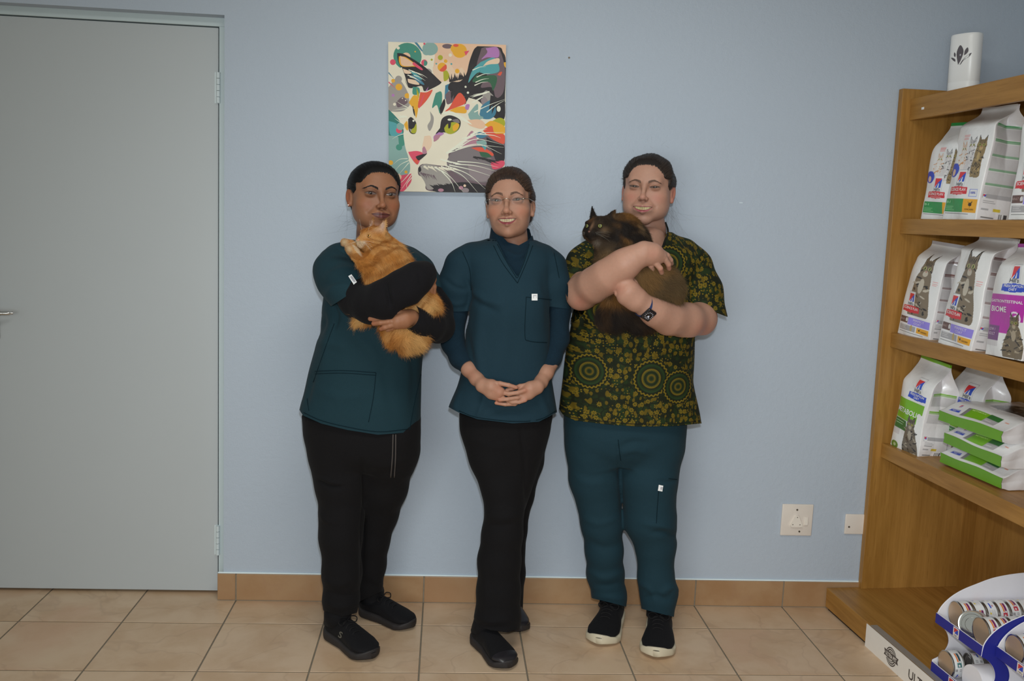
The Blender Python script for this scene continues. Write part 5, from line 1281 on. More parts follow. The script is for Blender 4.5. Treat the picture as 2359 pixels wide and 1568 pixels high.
def m_print():
    """dark green cotton with ochre flowers, vines and ringed medallions (front projection of the cloth)"""
    t = T('green_gold_printed_cotton'); v = t.coord(); x, y, z = t.xyz(v)[:3]
    S_ = 1.0
    g0, g1, g2 = A(25, 30, 15, 1.0), A(34, 50, 22, 1.0), A(38, 62, 30, 1.0); o0, o1 = A(124, 103, 25, 1.0), A(108, 88, 18, 1.0)
    p2 = t.vec(t.math('ADD', x, t.math('MULTIPLY', y, .25)), z, 0.0)
    w = t.vmath('ADD', p2, t.scale(t.vmath('SUBTRACT', t.noise(p2, 22, 2, out=1), (.5, .5, .5)), .012))
    c = t.mix(t.step(t.noise(w, 30, 2), .42, .60), g0, g1)
    # green patches and outlines
    d2 = t.vor(w, 34, 'DISTANCE_TO_EDGE', d2=True); c = t.mix(t.math('SUBTRACT', 1.0, t.step(d2, .03, .10)), c, g0)
    # flowers: voronoi cells with a petalled radius
    n = t.node('ShaderNodeTexVoronoi', feature='F1', voronoi_dimensions='2D'); t.put(n.inputs['Vector'], t.scale(w, 36.0)); n.inputs['Scale'].default_value = 1.0; n.inputs['Randomness'].default_value = .75
    dv = t.vmath('SUBTRACT', t.scale(w, 36.0), n.outputs['Position']); dx, dy, dz = t.xyz(dv)[:3]
    ang = t.math('ARCTAN2', dy, dx); r = n.outputs['Distance']
    pet = t.math('MULTIPLY_ADD', t.math('SINE', t.math('MULTIPLY', ang, 8.0)), .055, .245)
    fl = t.math('SUBTRACT', 1.0, t.step(t.math('SUBTRACT', r, pet), -.03, .03)); hole = t.step(r, .07, .11)
    sel = t.step(t.xyz(n.outputs['Color'])[0], .12, .16)
    c = t.mix(t.math('MULTIPLY', t.math('MULTIPLY', fl, hole), sel), c, o0)
    c = t.mix(t.math('MULTIPLY', t.math('SUBTRACT', 1.0, t.step(r, .03, .06)), sel), c, o0)
    # leaves / scrolls
    m = t.node('ShaderNodeTexVoronoi', feature='SMOOTH_F1', voronoi_dimensions='2D'); t.put(m.inputs['Vector'], t.vmath('MULTIPLY', w, (62.0, 44.0, 1.0))); m.inputs['Scale'].default_value = 1.0
    lv = t.math('SUBTRACT', 1.0, t.step(m.outputs['Distance'], .22, .30)); s2 = t.step(t.noise(w, 26, 1), .44, .50)
    c = t.mix(t.math('MULTIPLY', t.math('MULTIPLY', lv, s2), .85), c, o1)
    dots = t.vor(w, 95, rnd=.6, d2=True); c = t.mix(t.math('MULTIPLY', t.math('SUBTRACT', 1.0, t.step(dots, .16, .24)), t.step(t.noise(w, 17, 1), .50, .56)), c, o0)
    # medallions
    for cx, cz, R in MEDALS:
        ex, ez = t.math('SUBTRACT', x, cx), t.math('SUBTRACT', z, cz)
        rr = t.math('SQRT', t.math('ADD', t.math('MULTIPLY', ex, ex), t.math('MULTIPLY', ez, ez))); q = t.math('DIVIDE', rr, R)
        an = t.math('ARCTAN2', ez, ex)
        inside = t.math('SUBTRACT', 1.0, t.step(q, 1.04, 1.08))
        ring = t.ramp(q, [(0.0, g0), (.10, g1), (.20, o1), (.27, g1), (.36, g0), (.42, g2), (.50, o0), (.55, g0), (.66, g1), (.74, g2), (.80, g0), (1.0, g0)])
        ring = t.mix(t.math('MULTIPLY', t.math('SUBTRACT', 1.0, t.step(t.math('ABSOLUTE', t.math('SUBTRACT', q, t.math('MULTIPLY_ADD', t.math('SINE', t.math('MULTIPLY', an, 26.0)), .035, .93))), .030, .06)), 1.0), ring, o0)
        ring = t.mix(t.math('MULTIPLY', t.step(t.math('SINE', t.math('MULTIPLY', an, 30.0)), .1, .5), t.math('SUBTRACT', 1.0, t.step(t.math('ABSOLUTE', t.math('SUBTRACT', q, .46)), .05, .07))), ring, o1)
        c = t.mix(inside, c, ring)
    c = t.mix(t.math('MULTIPLY', t.noise(v, 6, 2), .35), c, g0)
    t.bump(t.math('MULTIPLY', t.noise(v, 26, 3, .55, .6), .9), .22, .006)
    return t.out(c, .8, .22)

# ------------------------------------------------------------------ body helpers
def pp(x, y, Y): return aty(x, y, Y)
def limb(s, pts, k=.02, flat=None):
    """pts: (px, py, Y, radius in pixels)"""
    s.chain([pp(a, b, Y) for a, b, Y, r in pts], [r * mpp(Y) for a, b, Y, r in pts], k, flat); return s
def rows(lst):
    """(py, pxL, pxR, Y, ry) -> upright tube rows"""
    o = []
    for py, l, r, Y, ry in lst:
        a, b = pp(l, py, Y), pp(r, py, Y); o.append(((a[2] + b[2]) / 2, (a[0] + b[0]) / 2, Y, (b[0] - a[0]) / 2, ry))
    return o
def cut_below(V, Q, poly, margin=0):
    """open a garment: drop everything lower than a polyline seen from the front"""
    P = proj(V); xs, ys = zip(*poly); return clip(V, Q, P[:, 1] - np.interp(P[:, 0], xs, ys) - margin)
def cut_plane(V, Q, p, n, rad=1e9):
    d = (V - np.asarray(p)) @ np.asarray(n); return clip(V, Q, np.where(np.linalg.norm(V - np.asarray(p), axis=1) < rad, d, -1.0))
def ribbon_on(V, Q, pts, w, lift=.0015, n=40):
    """thin strip (seam, pocket edge) laid on the front of a cloth mesh along a polyline seen from the front"""
    N = normals(V, Q); f = (N @ FWD) < .1
    P = proj(V[f]); Vf, Nf = V[f], N[f]; S_ = spline(pts, 8) if len(pts) > 2 else np.linspace(pts[0], pts[1], n)
    out = []
    for p in S_:
        d = ((P - p) ** 2).sum(1); i = np.argpartition(d, 6)[:6]; j = i[np.argmin((Vf[i] - CAM) @ FWD)]
        c = aty(p[0], p[1], Vf[i, 1].mean()); out.append(c + Nf[i].mean(0) * lift)
    V2, F2 = tube_arrays(np.array(out), w, 6); return V2, F2
def strip(name, V, Q, lines_, w, mat, parent, org, lift=.0009):
    mb = MB()
    for l in lines_:
        a, b = ribbon_on(V, Q, l, w, lift); mb.add(a - np.asarray(org), b)
    o = mb.make(name, mat, parent, smooth=True)
    if len(lines_) > 1: o['kind'] = 'stuff'
    return o
def patch_on(V, Q, quad, lift=.0015, n=8):
    """flat tag stitched on the cloth: four pixel corners -> small grid"""
    N = normals(V, Q); f = (N @ FWD) < .1; P = proj(V[f]); Vf, Nf = V[f], N[f]
    q = np.array(quad, float); out = []
    for v in np.linspace(0, 1, n):
        for u in np.linspace(0, 1, n):
            p = (q[0] * (1 - u) + q[1] * u) * (1 - v) + (q[3] * (1 - u) + q[2] * u) * v
            i = np.argpartition(((P - p) ** 2).sum(1), 8)[:8]; out.append(aty(p[0], p[1], Vf[i, 1].mean()) + Nf[i].mean(0) * lift)
    F = [(i * n + j, i * n + j + 1, (i + 1) * n + j + 1, (i + 1) * n + j) for i in range(n - 1) for j in range(n - 1)]
    return np.array(out), F
def add_patch(name, V, Q, quad, mat, parent, org, lift=.0015):
    a, b = patch_on(V, Q, quad, lift); return MB().add(a - np.asarray(org), b).make(name, mat, parent, smooth=True)
def finger(s, pts, r, k=.0025):
    """pts: (px, py, Y); tapering joints"""
    n = len(pts); P = [pp(*q) for q in pts]
    s.chain(P, [r * (1 - .22 * i / (n - 1)) for i in range(n)], k); return s
def skin_cols(V, o, reds=()):
    base, dark, blush = [np.array(A(*o[k], KP)[:3]) for k in ('skin', 'skin_dark', 'blush')]
    c = np.tile(base, (len(V), 1)); P = proj(V)
    for (x, y, r, a) in reds: c = c + (a * np.exp(-(((P[:, 0] - x) ** 2 + (P[:, 1] - y) ** 2) / r ** 2)))[:, None] * (blush - c)
    return c
def join(pieces):
    V, Q, c, n = [], [], [], 0
    for v, q, k in pieces: V.append(v); Q.append(q + n); c.append(k); n += len(v)
    return np.vstack(V), np.vstack(Q), np.vstack(c)
def nails(root, org, spots, col=(196, 152, 142)):
    """spots: (px, py, Y, width, length, angle): small nail plates at finger tips"""
    m = plain('finger_nail', A(*col), .25, .5, var=.02)
    for x, y, Y, w, l, a in spots:
        c = pp(x, y, Y); M = Matrix.Translation(Vector(c - np.asarray(org))) @ Matrix.Rotation(a, 4, 'Y')
        V = [(w * math.cos(q) * .5, -.0012 * (1 - abs(math.cos(q))), l * math.sin(q) * .5) for q in np.linspace(0, 6.2832, 17)[:-1]]
        b = MB().add([M @ Vector((0, -.0016, 0))] + [M @ Vector(v) for v in V], [(0, 1 + i, 1 + (i + 1) % 16) for i in range(16)]); b.make('finger_nail', m, root, smooth=True)

def make_shoe(root, org, heel, toe, w, upper, sole, name='shoe', H=.075, st=.030, laces=True, toecap=False, mark=None, lift=0.0, ankle=.045, sock_to=None):
    """running shoe from heel point to toe point (world x, y); sole and upper lofted along its length"""
    heel, toe = np.array(heel, float), np.array(toe, float); d = toe - heel; L = np.linalg.norm(d); d = d / L; nrm = np.array((-d[1], d[0]))
    ts = np.linspace(0, 1, 40); n = 32
    wid = w * np.interp(ts, [0, .04, .12, .30, .45, .62, .76, .88, .96, 1], [.30, .56, .74, .78, .78, .92, 1.0, .88, .55, .20]) * .5
    off = w * .045 * np.sin(ts * 3.1)
    top = np.interp(ts, [0, .06, .2, .30, .45, .62, .80, .93, 1], [H * .95, H * 1.08, H * 1.0, H * 1.02, H * .95, H * .78, H * .62, H * .52, st * .9])
    bot = np.interp(ts, [0, .08, .8, 1], [.010, .0, .0, .012])
    stt = np.interp(ts, [0, .15, .5, .85, 1], [st * 1.25, st * 1.1, st * .85, st * .8, st * 1.15])
    def world_(u, v, z): p = heel + d * u * L + nrm * v; return np.array((p[0], p[1], z + lift)) - np.asarray(org)
    def loft(wf, z0, z1, p, capz=None):
        V, F = [], []
        for i, t in enumerate(ts):
            a = np.linspace(0, 2 * math.pi, n, endpoint=False); c, q = np.cos(a), np.sin(a)
            x = np.sign(c) * np.abs(c) ** (2 / p) * wid[i] * wf[i] + off[i]; zc, zr = (z0[i] + z1[i]) / 2, (z1[i] - z0[i]) / 2
            z = zc + np.sign(q) * np.abs(q) ** (2 / p) * zr
            x = x * np.where(q > 0, 1 - .30 * np.clip((z - st) / (H + .001), 0, 1), 1)
            V += [world_(t, xx, zz) for xx, zz in zip(x, z)]
        for i in range(len(ts) - 1):
            for j in range(n): F.append((i * n + j, i * n + (j + 1) % n, (i + 1) * n + (j + 1) % n, (i + 1) * n + j))
        F += [tuple(range(n))[::-1], tuple((len(ts) - 1) * n + j for j in range(n))]
        return V, F
    V, F = loft(np.full(40, .94), bot + st * .5, top, 2.4)
    up = MB().add(V, F).make(name, upper, root, smooth=True)
    V, F = loft(np.full(40, 1.04), bot, stt, 4.5)
    MB().add(V, F).make('sole', sole, up, smooth=True)
    # collar around the ankle
    if ankle:
        V, F = tube_arrays([world_(.20, 0, H * .7), world_(.20, 0, H * 1.05), np.asarray(sock_to) - np.asarray(org)], [ankle * .9, ankle * .92, ankle * .80], 20); MB().add(V, F).make('ankle_collar', upper, up, smooth=True)
    if laces:
        for i, t in enumerate((.42, .49, .56, .63)):
            h = np.interp(t, ts, top); ww = w * .20
            pts = spline([world_(t + .015, -ww, h - .012), world_(t, -ww * .5, h + .001), world_(t, ww * .5, h + .001), world_(t + .015, ww, h - .012)], 5)
            MB().tube(pts, .0024, 6).make('lace', LACE, up, smooth=True)
        h = np.interp(.42, ts, top)
        for q in (-1, 1):
            a = spline([world_(.41, 0, h + .003), world_(.40, q * .020, h + .012), world_(.43, q * .036, h + .006), world_(.46, q * .026, h - .004), world_(.42, 0, h + .003)], 6)
            MB().tube(a, .0018, 6).make('lace', LACE, up, smooth=True)
    if toecap:
        V, F = [], []
        k = [i for i, t in enumerate(ts) if t > .80]
        for i in k:
            for a in np.linspace(-.15, math.pi + .15, 21):
                c, q = math.cos(a), math.sin(a); x = np.sign(c) * abs(c) ** .83 * wid[i] * .965 + off[i]; z = (bot[i] + st * .5 + top[i]) / 2 + np.sign(q) * abs(q) ** .83 * (top[i] - bot[i] - st * .5) / 2 * 1.03
                x = x * (1 - .30 * max(0, (z - st) / H)); V.append(world_(ts[i], x, z + .0006))
        for i in range(len(k) - 1):
            for j in range(20): F.append((i * 21 + j, i * 21 + j + 1, (i + 1) * 21 + j + 1, (i + 1) * 21 + j))
        MB().add(V, F).make('toe_cap', plain('black_leather', A(26, 24, 27), .32, .5), up, smooth=True)
    if mark:
        t0, q = mark; i = int(t0 * 39)
        f = lambda x, z: world_(t0 + (x) / L, q * (wid[i] * .94 * (.93 - .2 * z / H) + .0035) + off[i], st + .006 + z)
        m = MB(); Vt, Ft = text2d('S', True); Vt = Vt * (.030, .022); Vt[:, 0] += Vt[:, 1] * .35
        m.add([f((.03 - x if q > 0 else x) - .012, z) for x, z in Vt], Ft); m.make('shoe_mark', plain('grey_mark', A(74, 72, 66), .5), up)
    return up
# ================================================================== the woman in the middle (dark teal scrub over a turtleneck, hands clasped)
def person_middle():
    o, M, neck = HEADS[1]; Yb = -.265
    org = np.array((.215, -.28, 0.0))
    root = thing('person', 'woman with glasses in teal scrub top over turtleneck, hands clasped, standing in the middle', 'person', org)
    head, hs, tw, tl = make_head(root, org, M, o, neck)
    # trousers
    tr = SDF()
    tr.vt(rows([(950, 1056, 1274, Yb, .125), (1000, 1066, 1264, Yb, .125), (1060, 1086, 1246, Yb, .115), (1120, 1108, 1226, Yb, .10), (1180, 1120, 1206, Yb, .08)]), .03)
    limb(tr, [(1120, 985, Yb - .02, 58), (1136, 1050, Yb - .04, 52), (1158, 1120, Yb - .06, 46), (1162, 1180, Yb - .075, 42), (1158, 1230, Yb - .075, 47), (1151, 1290, Yb - .075, 50), (1149, 1360, Yb - .08, 51), (1147, 1420, Yb - .085, 53), (1146, 1450, Yb - .085, 52)], .025, flat=((0, 1, 0), 1.0))
    limb(tr, [(1215, 985, Yb + .03, 52), (1206, 1060, Yb + .06, 46), (1190, 1140, Yb + .09, 40), (1178, 1220, Yb + .11, 36), (1172, 1320, Yb + .12, 38), (1170, 1420, Yb + .13, 36)], .02)
    V, Q = tr.mesh(.005, 3)
    V, Q = cut_below(V, Q, [(1000, 1438), (1090, 1441), (1130, 1452), (1170, 1456), (1198, 1446), (1260, 1430)])
    V = folds(V, Q, [([(1088, 1418), (1130, 1430), (1180, 1425)], 8, .006), ([(1092, 1436), (1140, 1446), (1196, 1438)], 6, -.004), ([(1118, 1180), (1150, 1192), (1200, 1186)], 9, .004), ([(1116, 1205), (1150, 1212), (1190, 1204)], 7, -.004), ([(1198, 985), (1208, 1060), (1212, 1150)], 5, -.007),
                     ([(1110, 1300), (1120, 1360), (1115, 1420)], 9, .004), ([(1085, 1010), (1140, 1030), (1195, 1020)], 10, .003)], .0022, 2)
    put_mesh('trousers', V, Q, BLACKC, root, None, org)
    # knitted turtleneck: sleeves and collar
    kn = SDF()
    limb(kn, [(1068, 640, Yb - .01, 27), (1049, 720, Yb, 25), (1043, 790, Yb - .01, 25), (1060, 825, Yb - .045, 22.5), (1078, 846, Yb - .085, 19.5)], .02)
    limb(kn, [(1272, 640, Yb - .01, 27), (1289, 715, Yb, 24), (1286, 780, Yb - .01, 24), (1272, 822, Yb - .045, 21), (1259, 850, Yb - .085, 18)], .02)
    kn.vt(rows([(640, 1120, 1250, Yb, .085), (590, 1122, 1248, Yb, .07), (560, 1126, 1232, -.245, .062), (540, 1129, 1226, -.243, .060), (524, 1131, 1222, -.243, .058)]), .012)
    V, Q = kn.mesh(.0035, 3)
    for p0, p1, r in (((1060, 825), (1078, 846), .09), ((1272, 822), (1259, 850), .09)):
        a, b = pp(*p0, Yb - .045), pp(*p1, Yb - .085); V, Q = cut_plane(V, Q, b, (b - a) / np.linalg.norm(b - a), r)
    Pv = proj(V); up_ = (np.abs(Pv[:, 0] - 1178) < 70) & (Pv[:, 1] < np.interp(Pv[:, 0], [1125, 1140, 1150, 1170, 1195, 1215, 1228], [514, 517, 536, 558, 565, 554, 540])); back = V[:, 1] > -.225
    cf = np.interp(Pv[:, 0], [1125, 1140, 1150, 1170, 1195, 1215, 1228], [514, 517, 536, 558, 565, 554, 540]); cf = np.where(back, 521, cf)
    V, Q = clip(V, Q, np.where(np.abs(Pv[:, 0] - 1178) < 75, cf - Pv[:, 1], -5.0))
    V = folds(V, Q, [([(1138, 530), (1158, 572), (1195, 590), (1222, 566)], 6, .005), ([(1134, 548), (1158, 590), (1195, 604), (1226, 580)], 5, -.003), ([(1026, 770), (1046, 776), (1066, 768)], 6, .003), ([(1272, 770), (1290, 776), (1308, 768)], 6, .003)], .0012, 5, 14)
    put_mesh('turtleneck', V, Q, KNIT, root, None, org)
    # scrub top
    sc = SDF()
    sc.vt(rows([(552, 1124, 1236, Yb + .02, .055), (566, 1086, 1262, Yb + .01, .075), (585, 1066, 1274, Yb + .005, .092), (630, 1074, 1268, Yb, .112), (690, 1080, 1268, Yb - .01, .128), (760, 1074, 1267, Yb - .01, .122), (830, 1068, 1266, Yb - .012, .122), (890, 1054, 1274, Yb - .012, .128), (940, 1034, 1282, Yb - .012, .133), (985, 1022, 1288, Yb - .012, .136)]), .03)
    limb(sc, [(1084, 587, Yb + .01, 25), (1062, 612, Yb, 33), (1049, 655, Yb - .005, 36), (1052, 712, Yb - .005, 26)], .028)
    limb(sc, [(1254, 590, Yb + .01, 23), (1272, 614, Yb, 29), (1280, 655, Yb - .005, 31), (1288, 712, Yb - .005, 26)], .028)
    V, Q = sc.mesh(.0042, 3)
    V, Q = cut_below(V, Q, [(1000, 924), (1022, 931), (1056, 949), (1100, 965), (1181, 975), (1241, 971), (1283, 949), (1300, 940)])
    a = pp(1052, 712, Yb); V, Q = cut_plane(V, Q, pp(1052, 714, Yb), np.array((.05, 0, -1.0)), .075)
    V, Q = cut_plane(V, Q, pp(1288, 706, Yb), np.array((-.1, 0, -1.0)), .07)
    # V neck opening
    Pv = proj(V); N = normals(V, Q); xl = np.interp(Pv[:, 1], [535, 548, 600, 638], [1136, 1141, 1166, 1192]); xr = np.interp(Pv[:, 1], [535, 548, 600, 638], [1226, 1222, 1207, 1192])
    V, Q = clip(V, Q, np.where(V[:, 1] < Yb + .06, np.minimum(np.minimum(Pv[:, 0] - xl, xr - Pv[:, 0]), 638 - Pv[:, 1]), -5.0))
    V = folds(V, Q, [([(1086, 670), (1120, 690), (1160, 700)], 9, .006), ([(1086, 682), (1110, 702), (1150, 720)], 8, -.006), ([(1070, 640), (1084, 672), (1076, 712)], 6, -.008), ([(1108, 690), (1104, 760), (1100, 840), (1120, 900)], 13, .007), ([(1250, 640), (1262, 700), (1262, 770)], 9, -.005), ([(1150, 660), (1165, 760), (1140, 870)], 20, .005),
                     ([(1076, 760), (1096, 850), (1110, 940)], 8, -.006), ([(1118, 900), (1108, 940), (1100, 962)], 7, .007), ([(1126, 962), (1170, 950), (1230, 955)], 7, -.004), ([(1060, 900), (1050, 930), (1048, 944)], 7, .005), ([(1240, 900), (1256, 940), (1262, 960)], 8, .005), ([(1022, 640), (1046, 660), (1076, 668)], 6, -.005), ([(1030, 690), (1050, 700), (1070, 696)], 6, .004)], .0028, 7)
    top = put_mesh('scrub_top', V, Q, TEAL2, root, None, org)
    strip('seam', V, Q, [[(1146, 563), (1166, 601), (1190, 640)], [(1219, 563), (1208, 601), (1192, 640)], [(1137, 566), (1158, 606), (1192, 652)], [(1227, 566), (1212, 606), (1192, 652)], [(1066, 580), (1082, 620), (1086, 668)], [(1276, 582), (1282, 610), (1288, 640)],
                             [(1212, 684), (1270, 690)], [(1212, 684), (1209, 770), (1219, 785), (1264, 789)], [(1058, 946), (1100, 961), (1181, 970), (1241, 966), (1280, 946)]], .0011, SEAM1, top, org)
    tag_ = add_patch('cloth_tag', V, Q, [(1224, 677), (1237, 677), (1237, 692), (1224, 692)], TAGW, top, org, .003)
    a, b = patch_on(V, Q, [(1227, 680), (1235, 680), (1235, 689), (1227, 689)], .0036, 6); m = MB(); m.add(a - org, b[:5] + [b[5], b[10], b[14], b[15]]); m.make('tag_print', TAGI, top)['kind'] = 'stuff'
    # arms, hands, and the body under the clothes
    co = SDF()
    limb(co, [(1180, 560, -.235, 30), (1182, 640, Yb + .02, 48), (1176, 760, Yb, 62), (1170, 900, Yb, 72), (1166, 975, Yb, 72)], .05)
    limb(co, [(1180, 600, Yb + .03, 24), (1082, 600, Yb, 24), (1055, 690, Yb, 18), (1043, 780, Yb - .005, 17), (1068, 835, Yb - .062, 15)], .03); limb(co, [(1180, 600, Yb + .03, 24), (1262, 604, Yb, 24), (1286, 690, Yb, 18), (1286, 780, Yb - .005, 17), (1266, 838, Yb - .062, 15)], .03)
    limb(co, [(1140, 980, Yb - .02, 40), (1160, 1180, Yb - .07, 28), (1150, 1400, Yb - .08, 20)], .03); limb(co, [(1205, 980, Yb + .03, 40), (1180, 1200, Yb + .10, 26), (1178, 1380, Yb + .125, 19)], .03)
    Vc, Qc = co.mesh(.009, 2)
    hd = SDF(); Yh = -.425
    limb(hd, [(1066, 832, Yb - .055, 17.5), (1080, 850, Yb - .085, 17), (1098, 872, Yb - .12, 15.5), (1112, 884, Yh + .015, 14.5)], .012)
    limb(hd, [(1112, 886, Yh + .01, 14), (1132, 890, Yh - .004, 15.5), (1150, 902, Yh - .008, 14)], .012); limb(hd, [(1108, 892, Yh + .01, 10), (1132, 906, Yh - .002, 12), (1146, 914, Yh - .004, 9.5)], .012)
    mm = mpp(Yh)
    finger(hd, [(1128, 881, Yh - .004), (1152, 883, Yh - .016), (1172, 887, Yh - .019), (1189, 892, Yh - .017)], 6.0 * mm)
    finger(hd, [(1148, 902, Yh - .008), (1172, 907, Yh - .018), (1193, 904, Yh - .020), (1208, 899, Yh - .017)], 5.9 * mm)
    finger(hd, [(1146, 911, Yh - .006), (1160, 917, Yh - .012), (1180, 926, Yh - .012), (1196, 926, Yh - .014), (1210, 922, Yh - .012)], 5.3 * mm)
    limb(hd, [(1270, 836, Yb - .060, 17), (1258, 858, Yb - .095, 16.5), (1246, 880, Yb - .125, 15), (1238, 888, Yh + .012, 14)], .012)
    limb(hd, [(1238, 890, Yh + .010, 13.5), (1222, 894, Yh + .004, 15), (1204, 902, Yh + .004, 13)], .012); limb(hd, [(1238, 896, Yh + .010, 11), (1218, 908, Yh + .002, 11), (1206, 913, Yh - .002, 8)], .012)
    finger(hd, [(1210, 910, Yh - .002), (1192, 915, Yh - .012), (1170, 919, Yh - .018), (1151, 921, Yh - .016)], 5.8 * mm)
    finger(hd, [(1204, 918, Yh + .002), (1186, 930, Yh - .004), (1164, 931, Yh - .010), (1143, 928, Yh - .009)], 5.4 * mm)
    finger(hd, [(1216, 886, Yh + .004), (1198, 889, Yh + .002), (1180, 895, Yh - .006), (1168, 898, Yh - .008)], 5.5 * mm)
    Vh, Qh = hd.mesh(.0016, 2)
    red = [(1190, 891, 10, .5), (1210, 899, 9, .5), (1150, 921, 9, .5), (1143, 928, 9, .5), (1210, 922, 8, .5), (1150, 900, 16, .35), (1084, 862, 14, .3)]
    V, Q, c = join([head, (Vc, Qc, skin_cols(Vc, o)), (Vh, Qh, skin_cols(Vh, o, red))])
    put_mesh('body', V, Q, SKIN, root, c, org)
    # glasses: rimless lenses, thin metal bridge and temples
    GL = T('spectacle_glass'); GL.p.inputs['Alpha'].default_value = .018; GL = GL.out((.9, .92, .95, 1), .03, .5)
    MET = plain('gold_grey_metal', (.55, .50, .42, 1), .25, .5, 1.0)
    gl = bpy.data.objects.new('glasses', None); C.objects.link(gl); gl.parent = root
    L_ = lambda P: tw(np.array(P)) - org
    for q in (-1, 1):
        pts = [(q * .0335 + .0225 * np.sign(math.cos(a)) * abs(math.cos(a)) ** .75, .104 - .006 * abs(math.cos(a)) * (1 if q * math.cos(a) > 0 else .1), -.0035 + .0135 * np.sign(math.sin(a)) * abs(math.sin(a)) ** .8) for a in np.linspace(0, 6.2832, 33)[:-1]]
        P = L_(pts); cc = P.mean(0); P2 = P + np.array((0, .0012, 0)); m = MB()
        m.add(np.vstack([P, P2]), [tuple(range(32)), tuple(range(32, 64))[::-1]] + [(i, (i + 1) % 32, 32 + (i + 1) % 32, 32 + i) for i in range(32)]); m.make('lens', GL, gl)
        MB().tube(L_(spline([(q * .0535, .098, .001), (q * .066, .086, .0015), (q * .073, .050, .002), (q * .077, .010, .003), (q * .078, -.012, -.006)], 6)), .0009, 8).make('temple_arm', MET, gl, smooth=True)
        MB().tube(L_([(q * .050, .1015, .0008), (q * .057, .0965, .0012)]), .0017, 8).make('hinge', MET, gl, smooth=True)
    MB().tube(L_(spline([(-.0125, .1055, -.003), (-.006, .1105, .000), (0, .1118, .001), (.006, .1105, .000), (.0125, .1055, -.003)], 6)), .0010, 8).make('bridge', MET, gl, smooth=True)
    # slip-on shoes
    s1, s2 = atz(1096, 1474, 0), atz(1174, 1546, 0)
    make_shoe(root, org, s1[:2], s2[:2], .100, SHOEB, RUBBER, sock_to=pp(1147, 1425, Yb - .085), laces=False, toecap=True, H=.080, st=.032)
    s1, s2 = atz(1164, 1405, 0), atz(1196, 1462, 0)
    make_shoe(root, org, s1[:2], s2[:2], .095, plain('black_leather_shoe', A(24, 22, 25), .35, .5), RUBBER, sock_to=pp(1170, 1405, Yb + .13), laces=False, H=.075, st=.030)
    return root
person_middle()
